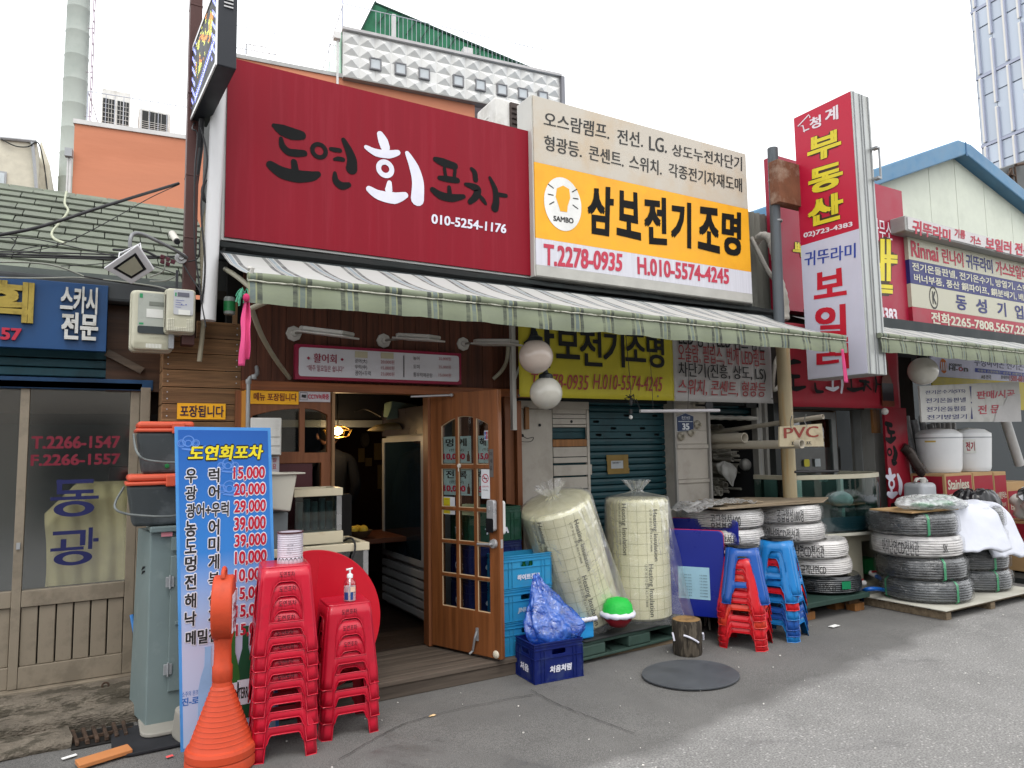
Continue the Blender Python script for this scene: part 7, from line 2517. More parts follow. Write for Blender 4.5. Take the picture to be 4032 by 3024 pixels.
b=MB();b.box(7.972,8.107,5.14,5.17,1.716,1.996);tag(b.build('wood_plaque',M_pwood),'small orange wooden board on the grey pillar','board')
b=MB();b.sphere(V((7.912,4.95,1.962)),.04,14,10);tag(b.build('dome_camera',M_acbody,smooth=180),'small grey dome camera under the red banner','camera')

# signs of the boiler shop
YB=5.0
t_=thing('boiler_shop_sign','large cream, navy and red sign of the boiler parts shop','sign',(10,YB,3))
X0,X1=8.70,12.4
def fieldb(nm,z0,z1,m):
 b=MB();b.box(X0,X1,YB,YB+.1,z0+.001,z1-.001);return b.build(nm,m,t_)
M_cr2=mat('cream_sign','#a8a695',.45,var=.05)
fieldb('red_field',3.06,3.28,mat('field_red','#8f1c30',.45));fieldb('cream_field',3.28,3.575,M_cr2);fieldb('navy_field',3.575,3.88,mat('field_navy','#23265e',.45));fieldb('top_field',3.88,4.17,M_cr2)
P_=PY(YB)
def T(lst,m,nm,bold=.02,par=None,pl=None):
 lt=Lt(pl or P_)
 for s_,q4 in lst:
  lt.quad4(s_,q4,bold)if len(q4)==4 and isinstance(q4[0],tuple)else lt.add(s_,*q4,bold)
 return lt.build(m,par or t_,nm)
M_tr=mat('text_crimson','#9c2035',.5);M_tn=mat('text_navy','#20255e',.5);M_tc=mat('text_cream','#b9b7a6',.5)
XX=lambda px:8.824+(px-3600)*(11.368-8.824)/400+((px-3800)**2-40000)*.0000011
T([('Rinnai',(XX(3588),3.92,XX(3690),4.13)),('린나이',(XX(3704),3.92,XX(3786),4.12)),('가스보일러',(XX(3915),3.92,XX(4045),4.12))],M_tr,'red_lettering',.03)
T([('귀뚜라미',(XX(3796),3.92,XX(3902),4.12)),('동',(XX(3744),3.33,XX(3786),3.53)),('성',(XX(3823),3.33,XX(3866),3.53)),('기',(XX(3908),3.33,XX(3943),3.53)),('업',(XX(3980),3.33,XX(4015),3.53))],M_tn,'navy_lettering',.03)
T([('전기온돌판넬, 전기온수기, 방열기, 스텐레스',(XX(3588),3.74,XX(4090),3.85)),('버너부품, 풍산 銅파이프, 銅분배기, 배관',(XX(3592),3.60,XX(4045),3.71))],M_tc,'cream_lettering',.022)
T([('전화2265-7808,5657,2267-',(XX(3646),3.09,XX(4060),3.25))],M_tc,'phone_number',.03)
lt=Lt(P_);cc=[(9.189,3.437),(9.294,3.447)];r_=abs(cc[1][0]-cc[0][0]);lt.ring(cc[0],r_*.8,r_*.95,24,sy=1.5);lt.add('K',cc[0][0]-r_*.3,cc[0][1]-r_*.8,cc[0][0]+r_*.5,cc[0][1]+r_*.8,.03);lt.build(M_ink,t_,'logo')
t_=thing('light_box_sign','long narrow white light box with crimson letters above the boiler shop sign','sign',(10,4.85,4))
b=MB();b.box(8.43,12.3,4.86,5.1,4.172,4.36);b.build('box',mat('box_grey','#8f8f8d',.4,metal=.2),t_,bev=.01)
b=MB();b.box(8.47,12.25,4.85,4.859,4.19,4.345);b.build('face',mat('face_white','#b3b0b0',.45),t_)
T([('귀뚜라미',[(8.545,4.137),(9.39,4.156),(9.411,4.316),(8.568,4.332)]),('기름',[(9.494,4.227),(9.749,4.239),(9.766,4.357),(9.511,4.354)]),('가스',[(9.866,4.193),(10.132,4.204),(10.149,4.318),(9.883,4.312)]),('보일러 전문',[(10.242,4.167),(11.487,4.205),(11.519,4.396),(10.268,4.345)])],M_tr,'lettering',.04,t_,PY(4.85))
b=MB();b.box(8.5,12.4,5.1,5.4,2.7,4.3);tag(b.build('shop_front_wall',mat('front_wall','#46474a',.8)),'grey upper wall of the boiler parts shop behind its signs','wall')
awning('striped awning with green valance over the boiler parts shop at the right edge',6.3,12.0,3.95,2.62,4.9,2.95,0.0,'awning_two',vh=.13)
b=MB();b.box(6.6,12.0,4.88,4.98,2.93,3.06);tag(b.build('awning_cassette',MATS['cassette_dark']),'dark roller cassette of the awning over the boiler shop','cassette')
globe((7.598,4.3,2.355),.148,'large white glass globe lamp before the boiler shop at the right',2.6)
# heater banner: white and yellow fields
t_=thing('heater_banner','white, yellow and blue heater banner with an orange logo','banner',(10,5.1,2))
x0,x1=9.21,12.4
q=[3.095,2.437,2.334]
b=MB();b.box(x0,x1,5.1,5.12,q[1],2.75);b.build('white_field',mat('hb_white','#d0d1ea',.5),t_)
b=MB();b.box(x0,x1,5.1,5.12,q[2]-.3,q[1]-.001);b.build('yellow_field',mat('hb_yellow','#c4b21e',.5),t_)
P2_=PY(5.1)
lt=Lt(P2_);c=[(9.484,2.581),(9.567,2.585)];lt.disc(c[0],c[1][0]-c[0][0],28,sy=1.15);lt.build(mat('logo_orange','#c96a18',.5),t_,'logo_disc')
lt=Lt(P2_,.006)
for k in(-1,0,1):
 lt.rect(c[0][0]+k*.05-.015,c[0][1]-.06,c[0][0]+k*.05+.015,c[0][1]+.05)
lt.build(M_signw,t_,'logo_mark')
T([('BOOSUNG',[(9.616,2.591),(9.921,2.591),(9.925,2.625),(9.62,2.624)]),('A/S 전국',[(10.383,2.444),(10.647,2.446),(10.656,2.507),(10.392,2.507)]),('롯데전자',[(10.907,2.462),(11.129,2.463),(11.137,2.514),(10.915,2.513)]),('HI-',[(9.602,2.53),(9.819,2.525),(9.828,2.587),(9.61,2.59)]),('n',[(9.956,2.527),(10.068,2.529),(10.076,2.58),(9.963,2.579)])],M_ink,'black_lettering',.03,t_,P2_)
T([('O',[(9.832,2.529),(9.943,2.527),(9.951,2.585),(9.84,2.587)]),('1588-6818',[(11.14,2.442),(11.614,2.439),(11.628,2.525),(11.152,2.522)])],M_tr,'red_lettering',.05,t_,P2_)
T([('부성하이온 전기온수기',[(10.233,2.618),(11.864,2.598),(11.886,2.73),(10.251,2.741)])],M_tn,'navy_lettering',.02,t_,P2_)
lt=Lt(P2_);lt.poly([(10.24,2.532),(11.85,2.515),(11.86,2.571),(10.248,2.588)]);lt.build(mat('bar_blue','#2238a0',.5),t_,'blue_bar')
T([('저장식 스테인레스 · 순간식 스테인레스 · 전기',[(10.293,2.538),(11.776,2.523),(11.783,2.561),(10.298,2.576)])],M_tc,'bar_lettering',.02,t_,PY(5.094))
# white board sign hanging before it
t_=thing('sales_board','weathered white board with navy and red Korean lines hanging before the heater banner','sign',(8.6,4.6,1.7))
A=[(8.038,1.824),(10.273,1.841),(10.292,2.361),(8.037,2.233)]
b=MB();b.prism(A,'y',4.6,4.62);b.build('board',mat('weathered_board_white','#b5b4b0',.6,var=.08,dirt='#85837c',dirt_amt=.4,ds=4),t_)
P3_=PY(4.6)
T([('전기온수기(STS)',[(8.136,2.131),(8.983,2.176),(8.991,2.231),(8.142,2.184)]),('전기온돌판넬',[(8.134,2.039),(8.979,2.066),(8.988,2.127),(8.142,2.097)]),('전기온돌필름',[(8.138,1.94),(8.971,1.962),(8.979,2.023),(8.145,1.998)]),('전기방열기',[(8.137,1.851),(8.974,1.865),(8.983,1.926),(8.144,1.906)])],M_tn,'navy_lettering',.02,t_,P3_)
T([('판매/시공',[(9.23,2.108),(10.149,2.15),(10.165,2.255),(9.244,2.208)]),('전 문',[(9.232,1.922),(9.741,1.947),(9.758,2.055),(9.248,2.034)])],M_tr,'red_lettering',.03,t_,P3_)
lt=Lt(P3_);lt.poly([(9.085,2.262),(9.131,2.263),(9.103,2.099)]);lt.poly([(9.104,2.025),(9.11,1.866),(9.064,1.866)]);c=[(9.104,2.065),(9.121,2.066)];lt.disc(c[0],.012,12);lt.build(M_tn,t_,'divider')
lt=Lt(P3_,.006);lt.poly([(9.572,1.832),(10.26,1.841),(10.286,2.202),(9.96,2.162),(9.849,2.047),(9.723,2.029)]);lt.build(mat('torn_patch','#aeacab',.6),t_,'torn_patch')

# ---- shop goods on the right
M_lagp=mat('grey_lagging','#97989a',.45,var=.2,rnd=.15,dirt='#4c4d50',dirt_amt=.4,ds=6)
for k in range(9):
 x=8.62+.085*k;y=5.15+.05*(k%2)
 b=MB();b.tube([(x,y-.1,.7),(x-.02,y,1.4),(x-.04,y+.05,1.93-.05*(k%3))],.038,12)
 tag(b.build('insulation_tube',M_lagp,smooth=60),['first','second','third','fourth','fifth','sixth','seventh','eighth','ninth'][k]+' grey foil insulation tube from the red strip','tube','bundle of standing insulation tubes')
for k in range(5):
 x=9.5+.11*k
 b=MB();b.tube([(x,5.3,.8),(x+.02,5.3,1.85)],.048 if k>2 else.03,12);tag(b.build('insulation_tube',M_lagp,smooth=60),['first','second','third','fourth','fifth'][k]+' from the left of the tubes behind the white tanks','tube','insulation tubes behind the tanks')
b=MB();pth=catmull([V((8.29,5,1.545)),V((8.344,4.95,1.484)),V((8.397,4.9,1.333)),V((8.498,4.85,1.152))],14);b.tube(pth,[.055+.006*(i%2)for i in range(len(pth))],12)
tag(b.build('flexible_duct',mat('duct_dark','#3f3733',.35,metal=.3),smooth=60),'dark ribbed flexible duct bending down left of the cartons','duct')
def white_tank(x,y,z,r,h,label):
 t=thing('water_tank',label,'tank',(x,y,z))
 b=MB();b.lathe([(.0001,0),(r*.82,0),(r*.88,.03),(r*.9,.05),(r,h-.06),(r,h),(r*.7,h+.05),(.0001,h+.07)],40,Matrix.Translation((x,y,z)));b.build('body',mat('tank_white','#d8d9da',.35,var=.04),t,smooth=35)
 b=MB();b.lathe([(r*1.0,h-.055),(r*1.008,h-.05),(r*1.008,h-.045),(r,h-.04)],40,Matrix.Translation((x,y,z)));b.build('seam',M_grey_metal,t,smooth=35)
 return t
tk=[white_tank(8.82,4.86,1.235,.25,.46,'round white electric water heater tank, the left one of the pair on the cartons'),white_tank(9.36,4.78,1.235,.23,.46,'round white water heater tank at the right of the pair on the cartons')]
def wrap_text(lst,c,r,m,parent,nm,bold=.03,a_off=0.0,tilt=0.0,res=2):
 b=MB()
 for s_,a0,z0,a1,z1 in lst:
  vs,fs=text_geo(s_,bold,res)
  b.add([(c[0]+(r+.003)*cos(a0+(a1-a0)*u+a_off),c[1]+(r+.003)*sin(a0+(a1-a0)*u+a_off),c[2]+z0+(z1-z0)*v)for u,v in vs],fs)
 return b.build(nm,m,parent,fix=False)
def patch(c,r0,r1,a0,z0,a1,z1,m,parent,nm='label',n=8):
 b=MB();b.grid(lambda u,v:(c[0]+(r0+(r1-r0)*v+.002)*cos(a0+(a1-a0)*u),c[1]+(r0+(r1-r0)*v+.002)*sin(a0+(a1-a0)*u),c[2]+z0+(z1-z0)*v),n,1);return b.build(nm,m,parent,fix=False)
AD=math.atan2(-4.7,-9) # towards the street's camera side
patch((9.36,4.78,1.235),.225,.228,AD-.3,.22,AD+.25,.39,mat('label_white','#cfd0cb'),tk[1]);wrap_text([('전기',AD-.2,.25,AD+.2,.36)],(9.36,4.78,1.235),.228,M_tr,tk[1],'lettering')
for k,(c,r)in enumerate((((8.82,4.86,1.235),.25),((9.36,4.78,1.235),.23))):
 patch(c,r*.985,r*.99,AD-.6,.36,AD-.1,.38,mat('yellow_tape','#b8a04a',.5),tk[k],'yellow_tape')
b=MB();b.lathe([(.0001,0),(.06,0),(.06,.7),(.055,.7)],20,Matrix.Translation((10.801,4.9,1.272))@(V((10.523,4.9,1.855))-V((10.801,4.9,1.272))).to_track_quat('Z','Y').to_matrix().to_4x4());tag(b.build('leaning_pipe',M_pvc,smooth=50),'thick white pipe leaning right of the white tanks','pipe')
def carton(x0,x1,y0,y1,z0,z1,label,lines,red=(0,1),grp=None):
 t=thing('carton',label,'carton',(x0,y0,z0))
 b=MB();b.box(x0,x1,y0,y1,z0,z1);b.build('box',M_carton,t,bev=.006)
 h,w_=z1-z0,x1-x0
 b=MB();b.box(x0+w_*.04,x1-w_*.04,y0-.003,y0-.0005,z0+h*(red[0]+.04),z0+h*(red[1]-.05));b.build('red_print',M_cartred,t)
 b=MB();b.box(x0-.003,x0-.0005,y0+.03,y1-.03,z0+h*(red[0]+.04),z0+h*(red[1]-.05));b.build('side_print',M_cartred,t)
 lt=Lt(PY(y0-.003),.002)
 for s_,a,c,d,e in lines:
  lt.add(s_,x0+w_*a,z0+h*c,x0+w_*d,z0+h*e,.03)
 if lines:
  lt.build(M_tc,t,'lettering')
 return t
carton(8.42,9.0,4.6,5.0,.66,1.23,'wide red carton lettered Stainless below the left white tank',[('Stainless',.08,.68,.85,.88),('전기온수기',.1,.45,.75,.6)])
carton(9.02,9.47,4.6,5.0,.35,1.23,'red carton with yellow letters, second from the left under the tanks',[('스테인리스',.12,.62,.9,.72),('전기온수기',.2,.5,.8,.57)],(.35,1))
carton(9.49,9.78,4.6,5.0,.35,1.22,'red carton with yellow letters, third from the left under the tanks',[('스테인리스',.12,.62,.9,.72),('전기온수기',.2,.5,.8,.57)],(.35,1))
carton(9.82,10.4,4.62,5.0,.35,1.08,'low dark red carton at the far right of the carton row',[('테인리스',.1,.5,.85,.65)],(.3,.9))
carton(9.35,10.4,3.95,4.5,.08,.66,'large red and brown carton at the right edge carrying the white pipe elbows',[('스',.1,.5,.3,.68)],(.42,1))
b=MB();b.box(9.0,11.5,3.98,4.5,.0,.06);tag(b.build('dark_plinth',M_grille),'dark low plinth under the large carton at the right edge','plinth')
b=MB();b.box(8.7,12,4.55,5.0,.0,.34);tag(b.build('goods_bench',mat('bench_grey','#3b3a38',.7)),'dark low bench below the carton row','bench')
# jerry can
t_=thing('jerry_can','square white plastic jerry can right of the red strip','can',(8.3,4.5,.6))
b=MB();b.box(8.0,8.3,4.62,4.86,.74,1.14);b.build('can',mat('can_white','#a3a6aa',.4,var=.05),t_,bev=.05,seg=4,smooth=60)
b=MB();b.tube([(8.03,4.72,1.15),(8.06,4.72,1.18),(8.22,4.72,1.18),(8.26,4.72,1.15)],.018,8);b.lathe([(.03,0),(.03,.05),(.0001,.05)],12,Matrix.Translation((8.12,4.68,1.135)));b.build('handle',M_lampw,t_)
b=MB();b.box(8.1,8.22,4.616,4.619,.84,1.0);b.build('label',mat('can_label','#8f9294',.6),t_)
b=MB();b.box(7.95,8.4,4.62,4.92,0,.73);tag(b.build('low_crate',M_grille),'dark crate hidden under the jerry can','crate')
b=MB();b.box(8.3,8.7,5.06,5.15,.8,1.2);tag(b.build('green_bag',mat('green_bag','#1f6a35',.6)),'green sack between the red strip and the jerry can','bag')
# black rubbish bag
c=V((8.45,4.30,.92))
def rbag(u,v):
 a=2*PI*u
 th_=v*PI*.98
 r=.27*sin(th_)**.8+.004
 pl=1+.10*abs(sin(a*9))*max(0,1-v*1.6)+.08*noise.noise(V((cos(a)*2,sin(a)*2,v*4)))
 return(c.x+r*pl*cos(a)*1.15,c.y+r*pl*sin(a)*.8,c.z-.06+.23*cos(th_)-.07*max(0,.16-v)*6+.03*noise.noise(V((cos(a)*4,sin(a)*4,v*8))))
b=MB();b.grid(rbag,110,36);tag(b.build('rubbish_bag',mat('black_plastic',(.012,.012,.014),.16,bump=.6,bs=9),smooth=180),'black rubbish bag tied at the top in front of the red cartons','bag')
b=MB();b.cbox((8.5,4.36,.33),(.4,.3,.6));tag(b.build('hidden_stand',M_grille,bev=.01),'dark stand carrying the black rubbish bag','stand')
# pipe elbows on the large carton
def elbow(p,r,rz,m,label,n=9,R_=.11,tilt=0.0):
 pts=[V((R_*cos(a)-R_,0,R_*sin(a)))for a in[PI/2*k/n for k in range(n+1)]]
 pts=[V((0,0,-R_*.6))]+pts+[pts[-1]+V((-R_*.6,0,0))]
 M=Matrix.Rotation(rz,3,'Z')@Matrix.Rotation(tilt,3,'Y')
 b=MB();b.tube([V(p)+M@q_ for q_ in pts],[r*1.12,r]+[r]*(n)+[r*1.12],14,cap=False)
 return tag(b.build('pipe_elbow',m,smooth=60,solid=.006,fix=False),label,'pipe fitting','loose pipe fittings heaped on the large carton')
M_fit=mat('fitting_white','#bdbdb8',.3,var=.04);M_chr=mat('chrome_fitting','#8a8a8c',.12,metal=.9)
r3=random.Random(5)
for k in range(15):
 elbow((9.25+.09*k*.9,4.05+.12*(k%3),.76+.09*(k%2)+.1*(k>9)),.062 if k%3 else.05,r3.uniform(0,6),M_fit if k%5 else mat('fitting_grey','#3a3d40',.4),('grey' if k%5==0 else 'white')+' plastic pipe elbow in the heap on the large carton',R_=.09,tilt=r3.uniform(-.6,.6))
for k in range(3):
 b=MB();b.lathe([(.075,0),(.08,0),(.08,.10),(.075,.10)],18,Matrix.Translation((9.12+.17*k,4.12,.98+.05*k))@Matrix.Rotation(1.3,4,'Y')@Matrix.Rotation(.3,4,'X'));tag(b.build('chrome_pipe',M_chr,smooth=50),('left','middle','right')[k]+' short chrome pipe piece on top of the heap of elbows','pipe fitting')

# ---- cable and conduit coils
def film(nm,c,r):
 return mat(nm,c,r,var=.15,vs=5,bump=.35,bs=16,coat=.5,spec=.6)
M_cw=mat('coil_white','#c9c6c4',.28,var=.18,vs=3,bump=.3,bs=14,coat=.6,dirt='#4e4c4d',dirt_amt=.55,ds=5,dpos=.52,stretch=(1,1,5))
M_cd=mat('coil_dark','#26292c',.25,var=.35,vs=4,bump=.35,bs=14,coat=.7,dirt='#8d9092',dirt_amt=.4,ds=6,dpos=.56,stretch=(1,1,4))
M_cg=mat('coil_grey','#3f4346',.28,var=.3,vs=5,bump=.4,bs=14,coat=.6,dirt='#a3a6a8',dirt_amt=.35,ds=8,dpos=.56,stretch=(1,1,3))
M_strap=mat('green_strap','#3c9a6b',.45)
def coil(c,r,h,m,label,grp,text=None,strap=(),n=7,ri=.5,seed=0):
 t=thing('conduit_coil',label,'coil',c,group=grp)
 pr=[(r*ri,h*.5),(r*ri,h-.01),(r*.62,h-.002)]
 pr+=[(r*(.70+.26*k/6),h-.004*(k%2))for k in range(7)]
 for k in range(n):
  z=h-.02-(h-.04)*(k+.5)/n
  d=(h-.04)/n
  bulge=.012*sin(PI*(k+.5)/n)
  pr+=[(r*.972+bulge,z+d*.48),(r*.992+bulge,z+d*.25),(r*.996+bulge,z-d*.25),(r*.972+bulge,z-d*.48)]
 pr+=[(r*.9,.002),(r*ri,.01),(r*ri,h*.5)]
 b=MB();b.lathe(pr,72,Matrix.Translation(c),fn=lambda a,z:1+.012*noise.noise(V((cos(a)*3+seed,sin(a)*3,z*9)))+.004*noise.noise(V((cos(a)*16+seed,sin(a)*16,z*30))));b.build('coil',m,t,smooth=60)
 if text:
  for(s_,a0,a1,z0,z1,inv)in text:
   wrap_text([(s_,a0,h*z0,a1,h*z1)],c,r+.012,M_ink,t,'print',.015)
 if seed>=20 or seed in(3,4,12,13):
  b=MB();b.lathe([(r*.6,h+.012),(r*.95,h+.012),(r+.022,h-.03),(r+.026,h*.5),(r+.022,.03),(r*.95,-.004)],90,Matrix.Translation(c),fn=lambda a,z:1+.02*noise.noise(V((cos(a)*5+seed,sin(a)*5,z*12)))+.01*noise.noise(V((cos(a)*15,sin(a)*15+seed,z*30))));b.build('plastic_wrap',film_mat('coil_film',(.7,.71,.72),.035,.16,.25,11,.8),t,smooth=180)
 for a in strap:
  b=MB()
  pp_=[(r*.6,h+.004),(r*.95,h+.003),(r+.016,h-.03),(r+.018,h*.5),(r+.016,.02),(r*.95,-.002)]
  for w_ in(0,):
   vs=[]
   for(rr,zz_)in pp_:
    for da in(-.028,.028):
     vs.append((c[0]+rr*cos(a+da),c[1]+rr*sin(a+da),c[2]+zz_))
   b.add(vs,[(2*i,2*i+1,2*i+3,2*i+2)for i in range(len(pp_)-1)])
  b.build('strap',M_strap,t,solid=.002)
 return t
TXT='아이난연CD전선관'
A2=math.atan2(-3.1,-5.8)
# left pair of stacks behind the stools
g1_='white printed conduit coils stacked behind the stools'
zc=.18
for i,(x,y,m_,tx)in enumerate(((6.22,4.66,M_cd,'dark'),(6.12,4.68,M_cw,''),(6.05,4.66,M_cw,TXT),(5.77,4.70,M_cw,TXT),(5.73,4.70,M_cw,'m'))):
 lab=['black coil with a green tag at the bottom of the tall conduit stack','wrapped white coil second from the bottom of the tall conduit stack','white printed coil in the middle of the tall conduit stack','white printed coil second from the top of the tall conduit stack','white printed coil on top of the tall conduit stack under the plywood'][i]
 tx_=[(TXT,A2-.35,A2+.55,.12,.84,0)]if tx==TXT else([('공급합성100경',A2+.1,A2+.75,.12,.86,0),(TXT,A2-.9,A2-.3,.25,.75,0)]if tx=='m' else[('규격난연CD',A2-.1,A2+.5,.2,.7,0)])
 t_=coil((x,y,zc),.355,.165,m_,lab,g1_,tx_,(),seed=i)
 if i==0:
  patch((x,y,zc),.372,.372,A2+.65,.06,A2+.9,.13,mat('tag_green','#0f7a4f',.4),t_,'green_tag')
 zc+=.172
zc=.18
for i in range(5):
 coil((4.98+.01*i,4.78,zc),.36,.165,M_cw if i!=1 else M_cg,['lowest','second','middle','fourth','topmost'][i]+' coil of the conduit stack behind the blue folding tables',g1_,[('공급합성100',A2+.0,A2+.7,.12,.86,0)]if i>2 else None,(),seed=9+i)
 zc+=.17
b=MB()
t_=thing('green_pallet','dark green plastic pallet on wood blocks under the conduit coils','pallet',(5.5,4.3,0))
b.box(4.6,6.45,4.3,5.1,.13,.175);b.build('deck',mat('pallet_green','#2a3f38',.55,var=.15),t_,bev=.005)
for k,(x,y)in enumerate(((6.3,4.36),(6.2,4.5),(5.6,4.38),(6.38,4.75))):
 b=MB();b.box(x,x+.14,y,y+.1,0,.07);b.build('wood_block',M_pwood,t_,bev=.004)
 b=MB();b.box(x-.06,x+.1,y+.02,y+.12,.071,.129);b.build('wood_block',wood('dark_block','#54402c','#2b2018'),t_,bev=.004)
# plywood sheets on top
M_ply=wood('old_plywood','#8d7f6b','#4a3d2e',along='x',amt=.6,rough=.8)
for i,(pts,z,lab)in enumerate((([(4.6,4.4),(5.9,4.35),(6.35,4.62),(5.9,5.0),(4.7,5.0)],1.05,'lowest weathered plywood sheet lying over both coil stacks'),([(4.75,4.45),(5.75,4.38),(6.0,4.6),(5.6,5.0),(4.8,5.0)],1.066,'second weathered plywood sheet over the coil stacks'),([(4.6,4.5),(5.2,4.45),(5.35,4.7),(4.9,4.95)],1.085,'top rotten plywood piece with brown edges on the coil stacks'))):
 b=MB();b.prism(pts,'z',z,z+.012);jitter(b,.01,2,i*7,True);tag(b.build('plywood_sheet',M_ply,bev=.002),lab,'plywood')
b=MB();b.grid(lambda u,v:(4.35+.75*u,4.42+.4*v,1.10+.03*noise.noise(V((u*7,v*6,1)))+.02*noise.noise(V((u*19,v*15,3)))-.06*max(0,.3-u)*3),40,20);tag(b.build('plastic_sheet',film_mat('grey_film',(.7,.7,.69),.5),smooth=180),'crumpled clear plastic sheet on the plywood at its left end','plastic')
# right stacks on the wooden pallet
g2='conduit coils on the wooden pallet at the right'
zc=.10
for i,(m_,st,tx)in enumerate(((M_cg,(A2-.95,A2+.75),None),(M_cd,(A2+.55,),None),(M_cw,(),[(TXT,A2-.75,A2+.1,.12,.84,0),('SK',A2+.62,A2+.75,.3,.7,0)]),(M_cd,(A2+.4,),None))):
 coil((7.06-.035*i,4.12+.01*i,zc),.385,.20,m_,['lowest grey coil with two green straps at the front of the wooden pallet','dark wrapped coil second from the bottom at the front of the wooden pallet','white printed coil at the front of the wooden pallet','topmost black coil at the front of the wooden pallet'][i],g2,tx,st,seed=20+i)
 zc+=.207
zc=.10
for i,(m_,st)in enumerate(((M_cg,(A2+.7,)),(M_cg,(A2+.7,)),(M_cw,()),(M_cg,()))):
 coil((7.93-.02*i,4.18,zc),.385,.20,m_,['lowest','second','white third','topmost'][i]+' coil of the half hidden stack at the back of the wooden pallet',g2,None,st,seed=30+i)
 zc+=.207
t_=thing('wooden_pallet','grey wooden pallet lying flat under the right conduit coils','pallet',(7.3,4,0))
P4=[(6.487,4.09,0.085),(6.591,3.68,0.085),(7.997,3.72,0.085),(8.29,4.259,0.085)]
P4=[(6.66,4.28),(6.60,3.70),(8.25,3.72),(8.35,4.45)]
M_palw=wood('pallet_wood','#7a6b57','#3f3629',along='x',amt=.6,rough=.85)
for k in range(5):
 b=MB();f=k/5
 y0,y1=3.70+.16*k,3.70+.16*k+.12
 b.box(6.62,8.3,y0,y1,.066,.084);b.build('top_board',M_palw,t_,bev=.002)
for x in(6.64,7.4,8.2):
 b=MB();b.box(x,x+.08,3.70,4.5,.0,.065);b.build('bearer',M_palw,t_,bev=.003)
b=MB();b.box(6.60,8.3,3.68,4.48,.086,.094);jitter(b,.004,2);tag(b.build('white_board',mat('white_hardboard','#b5b3a8',.6,dirt='#8a8574',dirt_amt=.3),bev=.001),'thin white board between the wooden pallet and the coils','board')
# clear bag with green things, white felt sheets
b=MB();b.prism([(6.55,3.9),(7.25,3.85),(7.2,4.3),(6.6,4.35)],'z',.94,.955);tag(b.build('cardboard_piece',M_carton,bev=.002),'flat cardboard piece on top of the front conduit stack','cardboard')
def cbag(u,v):
 a=2*PI*u
 th_=v*PI
 r=.42*sin(th_)**.7+.002
 k=1+.12*noise.noise(V((cos(a)*3,sin(a)*3,v*5)))+.05*noise.noise(V((cos(a)*9,sin(a)*9,v*14)))
 return(7.02+r*k*cos(a)*1.1,3.98+r*k*sin(a)*.55,1.02+(.06+.03*noise.noise(V((cos(a)*2,sin(a)*2,7))))*cos(th_)-.05*max(0,cos(a))*sin(th_)+.015*noise.noise(V((cos(a)*8,sin(a)*8,v*11))))
t_=thing('clear_bag','clear plastic bag holding green things on top of the front conduit stack','bag',(7.0,4,.96))
b=MB();b.grid(cbag,90,30);b.build('film',film_mat('clear_film',(.85,.87,.88),.45,.35),t_,smooth=180)
for k,(x,y,s_)in enumerate(((6.82,3.95,.10),(7.15,3.95,.11))):
 b=MB();b.sphere((x,y,1.0),s_,14,8,.3,fn=lambda a,z:1+.15*sin(a*4));b.build('green_cloth',mat('green_cloth','#2f9a5c' if k==0 else '#2f9a5c',.7),t_,smooth=180)
M_felt=mat('white_felt','#c6c9d3',.9,var=.03,bump=.5,bs=12)
def felt(ox,oy,oz,ln_,wd,rz,dz,label):
 def f(u,v):
  s=u*ln_
  if s<.45:
   x,z=s,0
  elif s<.70:
   a=(s-.45)/.25*1.2;x,z=.45+.21*sin(a),-.21*(1-cos(a))
  else:
   x,z=.45+.21*sin(1.2)+(s-.70)*cos(1.2),-.21*(1-cos(1.2))-(s-.70)*sin(1.2)
  y=(v-.5)*wd
  z+=.045*noise.noise(V((u*3,v*3,oz)))+.015*noise.noise(V((u*8,v*8,oz)))
  return(ox+x*cos(rz)-y*sin(rz),oy+x*sin(rz)+y*cos(rz),oz+z)
 b=MB();b.grid(f,40,24)
 return tag(b.build('felt_sheet',M_felt,smooth=180,solid=.028,fix=False,bev=0),label,'felt sheet')
felt(7.60,4.44,.985,1.02,.62,-1.80,0,'front white felt sheet draped over the conduit coils')
felt(8.06,4.52,.96,1.10,.50,-1.72,0,'rear white felt sheet hanging behind the front one')

# ---- fish tank on its cabinet
M_tcab=mat('tank_cabinet','#b0ab98',.4,var=.04,dirt='#8c8672',dirt_amt=.3,ds=5)
t_=thing('fish_tank','curved glass fish tank with a cream rim on a cream cabinet','fish tank',(6.9,5.1,0))
def curve_pts(x0,x1,y0,dep,n=16):
 return[(x0+(x1-x0)*k/n,y0-dep*sin(PI*(.12+.5*k/n))**1.0*1.0)for k in range(n+1)]
fp=[(6.0,5.25),(6.0,4.78),(6.3,4.66),(6.65,4.56),(6.95,4.55),(7.2,4.62),(7.38,4.76),(7.44,4.95),(7.44,5.25)]
fp=[tuple(p)[:2]for p in catmull([V((x,y,0))for x,y in fp[1:8]],5)]
full=[(6.0,5.25)]+fp+[(7.44,5.25)]
def ring_wall(pts,z0,z1,th):
 b=MB();n=len(pts)
 inn=[]
 cx0,cy0=6.75,5.1
 for x,y in pts:
  d=math.hypot(x-cx0,y-cy0);inn.append((x+(cx0-x)/d*th,y+(cy0-y)/d*th))
 b.add([(x,y,z0)for x,y in pts]+[(x,y,z1)for x,y in pts]+[(x,y,z0)for x,y in inn]+[(x,y,z1)for x,y in inn],
  [f for i in range(n-1)for f in((i,i+1,n+i+1,n+i),(2*n+i,3*n+i,3*n+i+1,2*n+i+1),(n+i,n+i+1,3*n+i+1,3*n+i),(i,2*n+i,2*n+i+1,i+1))])
 return b
ztk0,ztk1=.70,1.24
ring_wall(full,ztk1,ztk1+.045,.05).build('top_rim',M_tcab,t_,bev=.003)
b=ring_wall(full,ztk0,ztk1,.008);b.build('glass',glass_mat('tank_glass',(.62,.78,.74),.10),t_,smooth=40)
